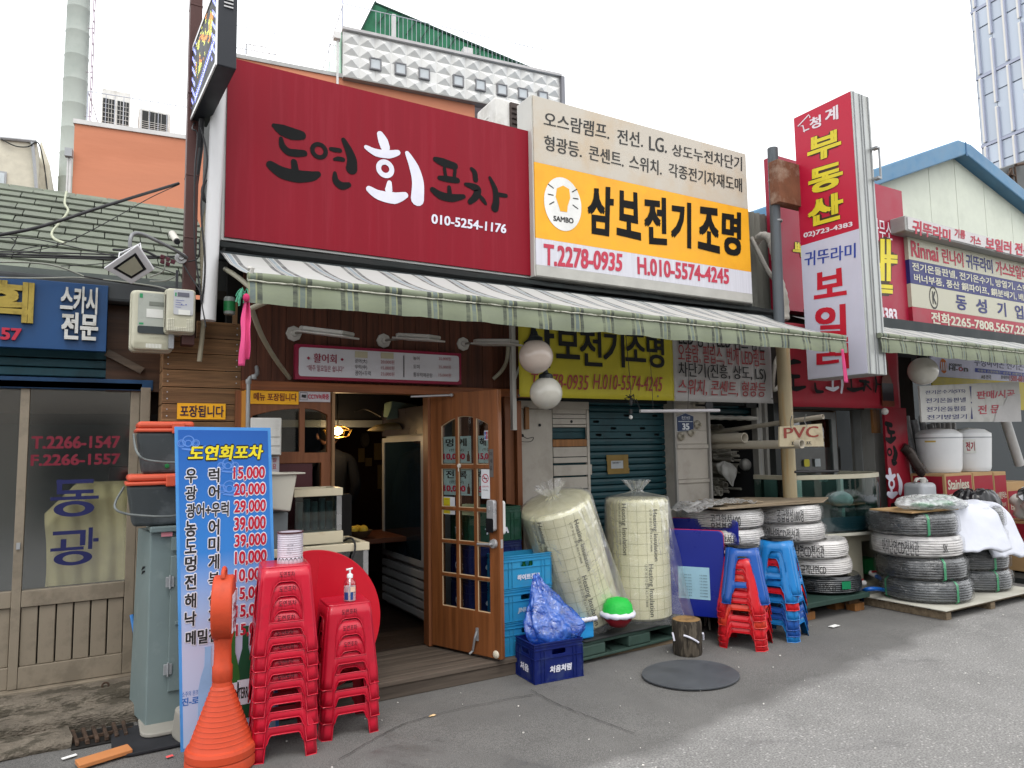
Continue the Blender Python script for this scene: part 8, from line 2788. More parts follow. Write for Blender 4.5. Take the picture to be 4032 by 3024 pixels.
b=MB();b.prism([(x*.985+.1,y*.99+.05)for x,y in full],'z',ztk0+.02,ztk0+.16);b.build('water',mat('tank_water','#1c353f',.05,var=.2),t_)
b=MB();b.prism([(5.99,5.26)]+[(x,y-.015)for x,y in fp]+[(7.45,5.26)],'z',ztk0-.03,ztk0);b.build('base_rim',mat('blue_base','#b9b7ab',.4),t_,bev=.004)
b=MB();b.box(6.1,7.4,5.2,5.24,ztk0,ztk1);b.build('rear_wall',mat('tank_green','#36423f',.4,var=.3,vs=5,stretch=(3,1,.5)),t_)
b=MB();b.box(6.3,6.38,4.95,5.0,ztk0,ztk1);b.box(6.95,7.0,4.9,4.95,ztk0+.05,ztk1-.02);b.build('inner_pipes',M_pvc,t_)
b=MB();b.sphere((6.95,4.9,1.0),.11,12,8,.8,fn=lambda a,z:1+.3*sin(a*3));b.build('white_filter_bag',M_signw,t_,smooth=180)
cab=[(6.25,4.72),(7.55,4.80),(7.55,5.3),(6.25,5.3)]
b=MB();b.plate([(6.25,.12),(7.6,.12),(7.6,ztk0-.035),(6.25,ztk0-.035)],[[(6.42,.2),(6.72,.2),(6.72,.33),(6.42,.33)],[(6.90,.16),(7.56,.16),(7.56,.58),(6.90,.58)]],'y',4.66,4.70);b.build('cabinet_front',M_tcab,t_,bev=.004)
b=MB();b.box(6.25,6.29,4.70,5.3,.12,ztk0-.035);b.box(7.56,7.6,4.70,5.3,.12,ztk0-.035);b.build('cabinet_sides',M_tcab,t_)
b=MB();b.box(6.3,7.55,5.2,5.25,.12,ztk0-.04);b.build('cabinet_back',M_dark,t_)
b=MB();b.box(6.2,7.65,4.55,5.3,.06,.12);b.build('shelf',mat('shelf_pale','#a5a59c',.5),t_,bev=.004)
b=MB();b.box(6.9,7.6,4.64,5.3,ztk0-.032,ztk0+.0);b.build('cabinet_top',M_tcab,t_,bev=.004)
M_hose=mat('blue_hose','#0f4f9c',.3,coat=.3)
b=MB();b.tube(catmull([V((6.606,4.557,0.02)),V((6.718,4.613,0.06)),V((6.466,4.35,0.188)),V((6.59,4.3,0.187)),V((6.908,4.4,0.111)),V((7.005,4.426,0.02)),V((6.85,4.504,0.02)),V((6.804,4.625,0.02))],8),.021,10);tag(b.build('blue_hose',M_hose,smooth=60),'thick blue hose curling on the ground before the fish tank cabinet','hose')
b=MB();b.tube([V((6.876,4.5,0.249)),V((6.761,4.3,0.241))],.022,10);b.tube([V((6.605,4.6,0.2)),V((6.687,4.6,0.191))],.022,10);tag(b.build('blue_hose',M_hose,smooth=60),'short blue hose stubs on the valves of the fish tank','hose')
for k,(p,q_)in enumerate((((6.606,4.55,0.205),(6.687,4.5,0.204)),((6.931,4.6,0.268),(6.901,4.5,0.242)))):
 t2=thing('water_valve',('lower','upper')[k]+' white pipe valve with a red lever under the fish tank','valve',p)
 b=MB();b.tube([V(p),V(q_)],.026,12);b.build('body',M_pvc,t2,smooth=50)
 b=MB();c=(V(p)+V(q_))/2;b.box(c.x-.03,c.x+.03,c.y-.012,c.y+.012,c.z+.025,c.z+.04);b.box(c.x-.008,c.x+.008,c.y-.01,c.y+.01,c.z,c.z+.026);b.build('lever',mat('lever_red','#a8202c',.4),t2,bev=.003)
b=MB();b.box(7.15,7.35,4.8,4.95,.2,.36);tag(b.build('green_pump',mat('pump_green','#1e7a42',.5),bev=.01),'green pump box inside the fish tank cabinet','pump')
b=MB();b.tube([V((5.586,4.4,1.344)),V((6.074,4.3,1.339))],.012,8);tag(b.build('net_handle',M_blackcable),'black landing net handle lying over the fish tank','net')
for k in range(2):
 b=MB();b.sphere(V((6.348,4.7,1.244))+V((.07*k,0,0)),.032,12,8);tag(b.build('white_float',M_signw,smooth=180),('left','right')[k]+' white ball float above the fish tank rim','float')

# ================================================================== things on the pavement
M_cab=mat('grey_cabinet','#6f7d7d',.5,var=.06,dirt='#8d9896',dirt_amt=.35,ds=7,dpos=.6)
t_=thing('metal_cabinet','tall grey green metal cabinet standing between the sliding doors and the menu board','cabinet',(.55,4.8,0))
def wedge(b,x0,x1,y0,y1,z0,z1,e):
 b.add([(x0+e,y0,z0),(x1,y0,z0),(x1,y1,z0),(x0-.02,y1,z0),(x0+e,y0+.02,z1),(x1,y0+.02,z1),(x1,y1,z1),(x0,y1,z1)],[(0,1,2,3),(4,5,6,7),(0,1,5,4),(1,2,6,5),(2,3,7,6),(3,0,4,7)])
b=MB();wedge(b,.24,.86,4.74,5.12,.04,1.14,.05);b.build('body',M_cab,t_,bev=.006)
b=MB();b.box(.285,.88,4.72,5.13,1.142,1.175);b.build('lid',M_cab,t_,bev=.006)
b=MB();b.box(.40,.85,4.725,4.742,.22,1.0);dd=b.build('door',M_cab,t_,bev=.004)
for z in(.32,.82):
 b=MB();b.box(.375,.42,4.716,4.728,z,z+.06);b.tube([(.398,4.715,z-.01),(.398,4.715,z+.07)],.006,8);b.build('hinge',M_grey_metal,dd,bev=.002)
b=MB();b.box(.43,.56,4.714,4.726,.60,.62);b.box(.40,.86,4.724,4.736,1.03,1.11);b.build('clasp',M_cab,t_,bev=.002)
b=MB();b.tube([(.40,4.78,1.19),(.55,4.78,1.2)],.008,6);b.build('latch_bar',M_grey_metal,t_)
b=MB();b.box(.345,.405,4.733,4.738,1.115,1.14);b.build('sticker',mat('pink_sticker','#c77f88',.6),t_)
b=MB()
for k in range(12):
 b.cbox((.283,4.86+.02*(k%6),.93-.025*(k//6)-.006*(k%6)),(.05,.008,.008))
for k in range(2):
 b.cbox((.31,4.76,.28-.05*k),(.03,.02,.018))
b.build('vent_holes',M_dark,t_)
b=MB();b.prism(rrect(.12,4.42,.9,4.85,.1),'z',.012,.026);jitter(b,.006,6,1,True);tag(b.build('doormat',mat('black_rubber','#25262a',.7,var=.3),bev=.002),'dark rubber mat lying under the grey cabinet','mat')
b=MB();b.prism(rrect(.26,4.58,.9,4.95,.08),'z',.027,.05);b.build;tag(b.build('white_tray',mat('dirty_white','#8f8c84',.6),bev=.006),'dirty white tray under the grey metal cabinet','tray')
# two waste bins
M_bin=mat('bin_grey','#3f4446',.55,var=.12,dirt='#6a6f72',dirt_amt=.4,ds=5);M_binr=mat('bin_orange','#c4533a',.45,var=.05)
def bin_(c,w_,d,h,label,hx):
 t=thing('food_waste_bin',label,'bin',c)
 x,y,z=c
 b=MB();e=.045
 b.add([(x-w_/2+e,y-d/2+e,z),(x+w_/2-e,y-d/2+e,z),(x+w_/2-e,y+d/2-e,z),(x-w_/2+e,y+d/2-e,z),(x-w_/2+.01,y-d/2+.01,z+h),(x+w_/2-.01,y-d/2+.01,z+h),(x+w_/2-.01,y+d/2-.01,z+h),(x-w_/2+.01,y+d/2-.01,z+h)],[(0,1,2,3),(4,5,6,7),(0,1,5,4),(1,2,6,5),(2,3,7,6),(3,0,4,7)])
 b.build('body',M_bin,t,bev=.02,seg=3)
 b=MB();b.box(x-w_/2,x+w_/2,y-d/2,y+d/2,z+h,z+h+.022);b.build('rim',M_binr,t,bev=.008)
 b=MB();b.box(x-w_/2+.008,x+w_/2-.008,y-d/2+.008,y+d/2-.008,z+h+.0225,z+h+.065);b.build('lid',M_binr,t,bev=.022,seg=3)
 b=MB();b.box(x+.03,x+.10,y-d/2-.012,y-d/2+.02,z+h-.01,z+h+.055);b.build('catch',M_binr,t,bev=.006)
 b=MB();b.tube(catmull([(x-w_/2-.005,y-.02,z+h-.01),(x-w_/2+.01+hx,y-d/2-.03,z+h-.12),(x-w_/2+.08,y-d/2-.03,z+h-.17),(x+w_/2-.05,y-d/2-.02,z+h-.17),(x+w_/2,y,z+h-.01)],6),.007,6);b.build('handle',mat('handle_wire','#6a6f6e',.4),t,smooth=60)
 return t
bin_((.33,4.86,1.18),.36,.30,.24,'lower black food waste bin with an orange lid on the grey cabinet',-.06)
t_=bin_((.36,4.90,1.485),.33,.28,.25,'upper black food waste bin with an orange lid, resting on the lower one',0)
b=MB();b.lathe([(.0001,.004),(.012,.003),(.014,0)],14,Matrix.Translation((.37,4.79,1.53))@Matrix.Rotation(PI/2,4,'X'));b.build('green_knob',mat('knob_green','#1f6b3a',.4),t_)

# menu banner board
t_=thing('menu_board','tall blue and white menu banner with Korean dishes and prices in red','sign',(.6,4.35,0))
Q=[(0.442,0),(0.957,-0.039),(0.884,1.747),(0.369,1.753)]
b=MB();b.prism(Q,'y',4.352,4.375)
def grad(name,stops,zlo,zhi):
 m=bpy.data.materials.new(name);m.use_nodes=True;t=m.node_tree;l=t.links.new
 tc=t.nodes.new('ShaderNodeTexCoord');sp=t.nodes.new('ShaderNodeSeparateXYZ');l(tc.outputs['Object'],sp.inputs[0])
 r=t.nodes.new('ShaderNodeMapRange');r.inputs['From Min'].default_value=zlo;r.inputs['From Max'].default_value=zhi;l(sp.outputs['Z'],r.inputs['Value'])
 cr=t.nodes.new('ShaderNodeValToRGB');l(r.outputs[0],cr.inputs[0]);e=cr.color_ramp.elements
 e[0].position,e[0].color=stops[0][0],(*lin(stops[0][1]),1);e[1].position,e[1].color=stops[-1][0],(*lin(stops[-1][1]),1)
 for p,c in stops[1:-1]:
  k=e.new(p);k.color=(*lin(c),1)
 b_=t.nodes['Principled BSDF'];l(cr.outputs[0],b_.inputs['Base Color']);b_.inputs['Roughness'].default_value=.4
 return m
# the print itself runs from deep blue at the top to pale lilac
M_bprint=grad('banner_print',[(0,'#a9bfe0'),(.3,'#b9bbd6'),(.42,'#9db4dd'),(.6,'#2f79c4'),(1,'#1553a5')],Q[0][1],Q[3][1])
b.build('edge_sheet',mat('banner_edge','#4d8fd0',.4),t_)
F_=[(Q[0][0]+.012,Q[0][1]+.02),(Q[1][0]-.02,Q[1][1]+.02),(Q[2][0]-.018,Q[2][1]-.018),(Q[3][0]+.018,Q[3][1]-.018)]
b=MB();b.prism(F_,'y',4.348,4.3515);b.build('printed_sheet',M_bprint,t_)
PB=PY(4.348)
lt=Lt(PB,.001)
for cx__,cy__,s_ in([(0.438,1.689)],[(0.654,1.535)],[(0.67,1.391)])and((.44,1.66,1),(.65,1.53,1),(.66,1.40,1.1)):
 for dx,r_ in((-.035,.022),(0,.032),(.038,.022)):
  lt.ring((cx__+dx*s_,cy__+(.012 if dx==0 else 0)),r_*s_-.006,r_*s_,20);lt.ring((cx__+dx*s_,cy__),r_*s_*.45,r_*s_*.6,16)
 lt.stroke([(cx__-.03,cy__-.03),(cx__+.03,cy__-.035),(cx__+.09,cy__-.015)],[.004,.006,.002])
lt.build(mat('cloud_print','#5a86cf',.45),t_,'cloud_print')
rows=[('우','럭','15,000',1905,1847,895),('광','어','20,000',1972,1915,898),(None,None,'29,000',2042,1984,900),('농','어','39,000',2115,2052,900),('도','미','39,000',2180,2122,903),('멍','게','10,000',2250,2190,905),('전','복','10,000',2320,2262,905),('해','삼','15,000',2392,2335,907),('낙','지','15,000',2462,2405,910),(None,0,'15,000',2535,2480,912)]
Z=lambda py:1.724-(py-1700)*KZ
KZ=(1.724-0.468)/900
KX=(0.799-0.463)/250
Xp=lambda px,py:0.463+(px-750)*KX+(py-2100)*.0000095
for pas,(bo,off)in enumerate(((.10,.001),(.03,.0028))):
 lw=Lt(PB,off);lr=Lt(PB,off)
 for a,c,p,y1,y0,xp in rows:
  sh=(y0-1850)*.012
  e=.0045 if pas==0 else 0
  def ad(L_,s_,xa,ya,xb,yb):
   L_.add(s_,Xp(xa,ya)-e,Z(ya)-e,Xp(xb,yb)+e,Z(yb)+e,bo)
  if a:
   ad(lw,a,726+sh,y1,770+sh,y0);ad(lw,c,815+sh,y1,858+sh,y0)
  else:
   ad(lw,'광어+우럭' if c is None else '메밀전병',730+sh,y1,(895 if c is None else 900)+sh,y0)
  ad(lr,p,xp+18,y1-4,xp+148,y0-2)
 lw.build(mat('halo_white','#d8d8e2',.5)if pas==0 else M_ink,t_,'halo' if pas==0 else 'dish_names')
 lr.build(MATS['halo_white']if pas==0 else mat('price_red','#b01c34',.5),t_,'price_halo' if pas==0 else 'prices')
for bo,m_,off in((.11,M_ink,.001),(.035,mat('title_yellow','#e0cf2a',.5),.0028)):
 e=.006 if bo>.1 else 0
 lt=Lt(PB,off);lt.add('도연회포차',Xp(735,1815)-e,Z(1815)-e,Xp(1035,1760)+e,Z(1755)+e,bo,shear=.15);lt.build(m_,t_,'title')
lt=Lt(PB,.001);lt.add('소주의 원조',Xp(728,2725),Z(2728),Xp(790,2705),Z(2708),.01);lt.add('진-로',Xp(728,2755),Z(2762),Xp(792,2730),Z(2732),.04);lt.build(mat('soju_blue','#3a6db5',.5),t_,'brand_lettering')
for k,(bx,c1,s_)in enumerate(((822,'#8fb0d8',1),(915,'#33662f',1.15),(968,'#1c4a32',1.2))):
 x=Xp(bx,2700);z0=Z(2850);h=.42*s_
 prof=[(.030,0),(.034,.02),(.034,.48),(.026,.62),(.013,.76),(.012,.97),(.014,1)]
 lt=Lt(PB,.0035 if k!=1 else.004);lt.poly([(x+r*1.3,z0+h*v)for r,v in prof]+[(x-r*1.3,z0+h*v)for r,v in reversed(prof)]);lt.build(mat('bottle_c%d'%k,c1,.4),t_,'bottle_print')
 if k:
  lt=Lt(PB,.0055);lt.rect(x-.04,z0+h*.15,x+.04,z0+h*.42);lt.build(M_signw,t_,'bottle_label')
  lt=Lt(PB,.0065);lt.add('참이슬' if k==1 else 'TERRA',x-.034,z0+h*.22,x+.034,z0+h*.34,.03);lt.build(M_ink,t_,'label_lettering')
b=MB();b.cbox((.50,4.48,.10),(.14,.14,.18),.4,.3);jitter(b,.015,9);tag(b.build('white_bucket',mat('dirty_white','#8f8c84'),bev=.02),'dirty white bucket lying behind the foot of the blue menu board','bucket')

# orange no parking cone
M_cone=mat('cone_orange','#c4482a',.5,var=.08,dirt='#8c3a26',dirt_amt=.35,ds=5,trans=.08)
cc=V((.60,4.06,0))
t_=thing('no_parking_cone','orange plastic no parking cone with a round sign head','cone',cc)
pr=[(.0001,.0),(.165,0),(.172,.012),(.172,.05),(.168,.06),(.172,.068),(.172,.10),(.165,.115),(.155,.12)]
for k in range(12):
 f=k/12;r=.152-.098*f;z=.125+.27*f
 pr+=[(r,z),(r-.0058,z+.016),(r-.0036,z+.0175),(r-.0058,z+.0222)]
pr+=[(.05,.405),(.047,.43)]
b=MB();b.lathe(pr,48,Matrix.Translation(cc));b.build('base_cone',M_cone,t_,smooth=24)
b=MB();b.lathe([(.046,.425),(.05,.43),(.05,.50),(.044,.51),(.042,.60),(.05,.68),(.0001,.69)],28,Matrix.Translation(cc));b.build('neck',M_cone,t_,smooth=50)
def hp(s,z,d):
 ax,ay=cos(R(75)),sin(R(75))
 return(cc.x+.0+s*ax+d*ay,cc.y+s*ay-d*ax,z)
def headb(rx,rz,d0,d1,zc,n=28):
 pts=[(rx*cos(2*PI*k/n),zc+rz*sin(2*PI*k/n))for k in range(n)]
 b=MB();b.add([hp(s,z,d0)for s,z in pts]+[hp(s,z,d1)for s,z in pts],[tuple(range(n)),tuple(range(2*n-1,n-1,-1))]+[(k,(k+1)%n,(k+1)%n+n,k+n)for k in range(n)]);return b
headb(.125,.165,-.05,.05,.80).build('sign_head',M_cone,t_,smooth=50,bev=.012,seg=3)
b=MB();b.tube([hp(-.05,.955,0),hp(-.05,.985,0),hp(.0,1.0,0),hp(.05,.985,0),hp(.05,.955,0)],.011,8);b.build('carry_loop',M_cone,t_,smooth=60)
pts=[(-.085,.68),(.085,.68),(.085,.87),(-.085,.87)]
b=MB();b.add([hp(s,z,d)for d in(.051,.054)for s,z in pts],[(0,1,2,3),(4,5,6,7),(0,1,5,4),(1,2,6,5),(2,3,7,6),(3,0,4,7)]);b.build('sticker',M_signw,t_)
lt=Lt(lambda u,v,o=0:hp(u,v,.055+o),.001)
for k,ch in enumerate('주차금지'):
 lt.add(ch,-.07+.07*(k%2),.77-.07*(k//2),-.01+.07*(k%2),.825-.07*(k//2),.04)
lt.build(M_redink,t_)
b=MB();b.cbox((0.084,4.443,0.03),(.25,.085,.022),.26,.07,-.02);tag(b.build('orange_board',mat('orange_plank','#b8794a',.6,var=.1),bev=.003),'short orange wooden board lying by the iron grate','board')

# ---- plastic stools
def stool_mesh(hw0,hw1,h,rc0,rc1,win,cut,pad=None,th=.004,nst=8):
 """one side in (t, z): t in -1..1 across the side; window and leg cutout; wrapped on a tapering rounded square"""
 def P(s,t,z):
  f=1-z/h
  a=hw0+(hw1-hw0)*f;rc=rc0+(rc1-rc0)*f
  L_=2*(a-rc);arc=PI*rc/2;tot=L_+arc
  q=t*tot/2
  if abs(q)<=L_/2:
   x,y=q,-a
  else:
   sg=1 if q>0 else-1;an=(abs(q)-L_/2)/rc
   x,y=sg*(a-rc+rc*sin(an)),-(a-rc)-rc*cos(an)
  c_,s_=cos(s*PI/2),sin(s*PI/2)
  return(x*c_-y*s_,x*s_+y*c_,z)
 b=MB();rim=MB()
 outer=[(-1+2*k/12,h)for k in range(13)][::-1]
 cutp=cut
 bottom=[(-1,0)]+cutp+[(1,0)]
 lp=[(-1,h*k/5)for k in range(4,0,-1)]
 outer=outer+lp+bottom+[(1,h*k/5)for k in range(1,5)]
 pts=[V(p)for p in outer];ne=len(pts);edges=[(i,(i+1)%ne)for i in range(ne)]
 wb=len(pts);pts+=[V(p)for p in win];edges+=[(wb+i,wb+(i+1)%len(win))for i in range(len(win))]
 for i in range(-7,8):
  for j in range(1,9):
   pts.append(V((i/8,h*j/9.1)))
 vo,eo,fo,*_=delaunay_2d_cdt(pts,edges,[],0,1e-5)
 def ins(p,l_):
  c=False;j=len(l_)-1
  for i in range(len(l_)):
   if(l_[i][1]>p[1])!=(l_[j][1]>p[1])and p[0]<(l_[j][0]-l_[i][0])*(p[1]-l_[i][1])/(l_[j][1]-l_[i][1])+l_[i][0]:
    c=not c
   j=i
  return c
 keep=[]
 for f in fo:
  c=sum((vo[i]for i in f),V((0,0)))/len(f)
  if ins(c,outer)and not ins(c,win):
   keep.append(f)
 for s in range(4):
  b.add([P(s,p[0],p[1])for p in vo],keep)
  rim.tube([P(s,p[0],p[1])for p in bottom],.004,6)
  rim.tube([P(s,p[0],p[1])for p in win],.0035,6,closed=True)
 tp=[]
 for s in range(4):
  tp+=[P(s,-1+2*k/12,h)for k in range(12)]
 tp2=[(x*.95,y*.95,z+.008)for x,y,z in tp];n=len(tp)
 b.add(tp+tp2,[(k,(k+1)%n,(k+1)%n+n,k+n)for k in range(n)]+[tuple(range(n,2*n))])
 return b,rim,P
def warch(t0,t1,z0,z1,r=.3,n=5):
 w_=t1-t0
 return[(t0,z0),(t1,z0)]+[(t1-w_*r*(1-cos(a)),z1-(z1-z0)*.55*(1-sin(a)))for a in[PI/2*k/n for k in range(n+1)]]+[(t0+w_*r*(1-cos(a)),z1-(z1-z0)*.55*(1-sin(a)))for a in[PI/2*(n-k)/n for k in range(n+1)]]
def lcut(t0,t1,zt,n=5,r=.05,rt=.14):
 return[(-t1,0),(-t1+.02,zt-r)]+[(-t0-rt*cos(a)*1.0+0,zt-r+r*sin(a))for a in[PI/2*k/n for k in range(1,n+1)]]+[(t0+rt*cos(a),zt-r+r*sin(a))for a in[PI/2*(n-k)/n for k in range(n)]]+[(t1-.02,zt-r),(t1,0)]
M_st=mat('stool_red','#b5152e',.38,var=.07,rnd=.09,dirt='#7d1a28',dirt_amt=.35,ds=9,dpos=.55,coat=.2)
b0,r0,P0_=stool_mesh(.128,.168,.445,.022,.03,warch(-.60,.60,.165,.372),lcut(.44,.66,.128))
proto=None
def hand(t,P,z,seed,m):
 lt=Lt(lambda u,v,o=0:P(0,u*.45,z+v*.03)[:1]+(P(0,u*.45,z+v*.03)[1]-.003,)+P(0,u*.45,z+v*.03)[2:],0)
 lt.add('도연포차',-.75+.1*sin(seed),0,.75+.1*cos(seed),1,0,jit=.02)
 return lt.build(m,t,'handwriting',local=True)
M_pen=mat('marker_pen','#3a1a26',.6)
def red_stack(x,y,rz,n,sp,where,sides=0):
 global proto
 for k in range(n):
  z=sp*k
  lab=('topmost stool' if k==n-1 else 'lowest stool' if k==0 else['','second','third','fourth','fifth','sixth','seventh','eighth','ninth'][k]+' stool from bottom')+' of the '+where
  t=thing('red_stool',lab,'stool',(x+rng.uniform(-.004,.004),y+rng.uniform(-.003,.003),z),rz+rng.uniform(-.012,.012),'stacked red plastic stools')
  if proto is None:
   s_=b0.build('shell',M_st,t,smooth=35,local=True,solid=.004);r_=r0.build('rim',M_st,t,smooth=60,local=True);proto=(s_,r_)
  else:
   for q in proto:
    o=q.copy();COL.objects.link(o);o.parent=t
  hand(t,P0_,.395,k+x,M_pen)
red_stack(.925,4.13,-.12,8,.0764,'tall red stack beside the menu board')
red_stack(1.30,4.23,-.07,4,.091,'short red stack by the round table')
H2=.42
M_sb,M_slb,M_sr,M_so=[mat('stool_'+n_,c_,.35,var=.05,rnd=.04,coat=.2)for n_,c_ in(('blue','#1c4f9c'),('light_blue','#1a73b5'),('bright_red','#c21a24'),('orange_red','#cc3a28'))]
b1,r1,P1_=stool_mesh(.128,.188,H2,.09,.07,warch(-.50,.50,.165,.345,.25),lcut(.42,.64,.125))
pad=MB();pad.lathe([(.0001,.018),(.11,.018),(.132,.014),(.137,.004),(.135,0)],32)
pr1=[None]
def colour_stack(x,y,rz,cols,sp,where):
 z=0
 for k,(cm_,nm_)in enumerate(cols):
  n=len(cols)
  lab=nm_+(' stool on top' if k==n-1 else ' stool at the bottom' if k==0 else ' stool, number %s from the bottom'%['','two','three','four','five','six','seven'][k])+' of the '+where
  t=thing('round_stool',lab,'stool',(x+rng.uniform(-.008,.008),y,z),rz+(.25 if k==n-1 and len(cols)==7 else rng.uniform(-.03,.03)),'stacked blue and red round topped stools')
  if pr1[0]is None:
   pr1[0]=(b1.build('shell',cm_,t,smooth=35,local=True,solid=.004),r1.build('rim',cm_,t,smooth=60,local=True),pad.build('seat_pad',mat('black_pad','#131518',.2),t,smooth=40,local=True));pr1[0][2].location=(0,0,H2+.006)
  else:
   for q in pr1[0]:
    o=q.copy();COL.objects.link(o);o.parent=t
    if q.name.split('.')[0]!='seat_pad':
     o.data=q.data.copy();o.data.materials[0]=cm_
    else:
     o.location=(0,0,H2+.006)
  z+=sp[k]if k<len(sp)else 0
colour_stack(4.58,4.16,.52,[(M_sr,'red'),(M_sr,'red'),(M_sr,'red'),(M_so,'orange'),(M_sr,'red'),(M_sr,'red'),(M_sb,'blue with black seat')],[.04,.05,.085,.055,.045,.075],'near stack')
colour_stack(5.03,4.18,.35,[(M_slb,'light blue'),(M_sb,'dark blue'),(M_sb,'dark blue'),(M_slb,'light blue'),(M_sr,'red'),(M_slb,'light blue'),(M_slb,'light blue with black seat')],[.045,.05,.08,.075,.06,.06],'farther stack')

# tin can, sanitiser
c=V((.955,4.13,.986))
t_=thing('tin_can','large ribbed white tin can standing on the tall red stool stack','can',c)
pr=[(.0001,.0),(.069,0),(.071,.004)]
for k in range(11):
 z=.03+.012*k;pr+=[(.0695,z),(.0675,z+.004),(.0675,z+.007),(.0695,z+.011)]
pr+=[(.070,.166),(.071,.17),(.066,.17),(.064,.10),(.0001,.10)]
b=MB();b.lathe(pr,40,Matrix.Translation(c));b.build('can',mat('tin_white','#c3bcc6',.3,metal=.15,var=.05),t_,smooth=40)
b=MB();b.lathe([(.072,.164),(.0725,.168),(.072,.173),(.066,.173),(.066,.165)],40,Matrix.Translation(c));b.build('rim',mat('dark_rim','#4a2a2c',.4),t_,smooth=40)
AC=math.atan2(-4.13,-.95)
b=MB()
for k in range(7):
 a=AC-.9+.32*k
 lt=Lt(lambda u,v,o=0:(c.x+.0722*cos(a+u),c.y+.0722*sin(a+u),c.z+v),0)
 lt.stroke([(-.14,.004),(-.12,.022),(0,.032),(.12,.022),(.14,.004)],.002/.05 if False else[.0025]*5);b.add(lt.mb.v,lt.mb.f)
b.build('arch_print',M_ink,t_,fix=False)
wrap_text([('유기농',AC-.25,.10,AC+.25,.11),('식품의 유형',AC-.25,.08,AC+.2,.088),('원재료명',AC-.25,.06,AC+.1,.068)],c,.069,mat('tin_print','#8a8490',.5),t_,'fine_print',.0)
c=V((1.31,4.17,.728))
t_=thing('sanitizer_bottle','clear pump bottle of hand sanitizer on the short red stool stack','bottle',c)
b=MB();b.lathe([(.0001,.002),(.034,0),(.037,.006),(.037,.10),(.032,.118),(.016,.13),(.014,.137)],28,Matrix.Translation(c));b.build('bottle',glass_mat('clear_bottle',(.93,.95,.95),.08),t_,smooth=50)
b=MB();b.lathe([(.0001,.004),(.034,.004),(.034,.085),(.0001,.086)],24,Matrix.Translation(c));b.build('gel',mat('gel','#d3d6dc',.2,alpha=.45),t_,smooth=50)
b=MB();b.lathe([(.017,.132),(.0175,.150),(.012,.155),(.006,.158),(.006,.178),(.0001,.18)],18,Matrix.Translation(c));b.tube([c+V((-.022,0,.180)),c+V((.016,0,.184))],.006,8);b.tube([c+V((0,0,.02)),c+V((0,0,.13))],.004,6);b.build('pump',mat('pump_white','#dadadd',.35),t_,smooth=50)
AS=math.atan2(-4.17,-1.31)
patch(c,.037,.037,AS-.9,.012,AS-.25,.055,mat('label_blue','#23407c',.5),t_,'blue_label');patch(c,.037,.037,AS+.1,.012,AS+.5,.055,MATS['label_blue'],t_,'blue_label');patch(c,.037,.037,AS+.1,.056,AS+.95,.085,mat('label_peach','#d9b9a0',.5),t_,'peach_label')
# round table top leaning
t_=thing('round_table_top','large round red plastic table top leaning upright behind the stools','table',(1.2,4.42,.15))
M=Matrix.Translation((1.17,4.44,.575))@Matrix.Rotation(R(-6),4,'X')@Matrix.Rotation(PI/2,4,'X')
b=MB();b.lathe([(.0001,.0),(.39,.0),(.405,.006),(.42,.008),(.424,0),(.42,-.02),(.40,-.02),(.0001,-.012)],72,M);b.build('top',mat('table_red','#bf1328',.38,var=.05,vs=2,coat=.15),t_,smooth=40)
b=MB()
for k in range(10):
 a=2*PI*k/10+.2
 p=[M@V((r*cos(a),r*sin(a),.001))for r in(.06,.38)]
 b.beam(p[0],p[1],.003,.002,(0,1,0))
b.build('ribs',mat('table_red'if 0 else 'table_red','#bf1328'),t_)

# fish tanks by the door, sink tub, letter box
M_rimc=mat('tank_rim','#c2b9a0',.4,var=.05,dirt='#a5835a',dirt_amt=.4,ds=9,dpos=.6)
M_tg=glass_mat('aquarium_glass',(.55,.64,.64),.08)
def tank(x0,x1,y0,y1,z0,z1,label,base=None):
 t=thing('fish_tank',label,'fish tank',(x0,y0,z0))
 b=MB();b.plate([(x0-.01,y0-.01),(x1+.01,y0-.01),(x1+.01,y1+.01),(x0-.01,y1+.01)],[[(x0+.03,y0+.03),(x1-.03,y0+.03),(x1-.03,y1-.03),(x0+.03,y1-.03)]],'z',z1-.05,z1);b.build('rim',M_rimc,t,bev=.003)
 b=MB()
 b.box(x0,x1,y0,y0+.005,z0,z1-.051);b.box(x0,x1,y1-.005,y1,z0,z1-.051);b.box(x0,x0+.005,y0+.006,y1-.006,z0,z1-.051);b.box(x1-.005,x1,y0+.006,y1-.006,z0,z1-.051);b.build('glass',M_tg,t)
 b=MB();b.box(x1-.03,x1+.004,y0-.004,y0+.03,z0,z1-.052);b.build('corner_post',mat('bright_steel','#a9a9a9',.25,metal=.7),t)
 return t
t_=tank(.95,1.57,4.62,5.05,.12,1.0,'large low fish tank with a cream rim behind the red round table top')
b=MB();b.box(.96,1.56,4.63,5.04,.13,.6);b.build('water',mat('dark_water','#141c1e',.1),t_)
b=MB();b.tube(catmull([(1.44,4.75,1.0),(1.47,4.66,1.03),(1.48,4.60,.98),(1.45,4.60,.88),(1.38,4.66,.7)],6),.007,6);b.build('air_hose',M_blackcable,t_)
t_=tank(1.12,1.42,4.72,5.0,1.08,1.36,'small upper fish tank with grey pipes inside standing on the larger tank')
b=MB();b.box(1.11,1.43,4.70,5.0,1.002,1.078);b.build('cream_base',M_rimc,t_,bev=.003)
for k in range(5):
 b=MB();b.tube([(1.165+.05*k,4.80,1.085),(1.165+.05*k,4.80,1.27+.02*(k%2))],.022,12);b.build('inner_pipe',mat('pvc_grey','#66706f',.5,dirt='#3a4040',dirt_amt=.5,ds=20),t_,smooth=60)
M_tub=mat('enamel_tub','#b7b3a6',.3,var=.06,dirt='#a5632e',dirt_amt=.7,ds=6,dpos=.64,dw=.04)
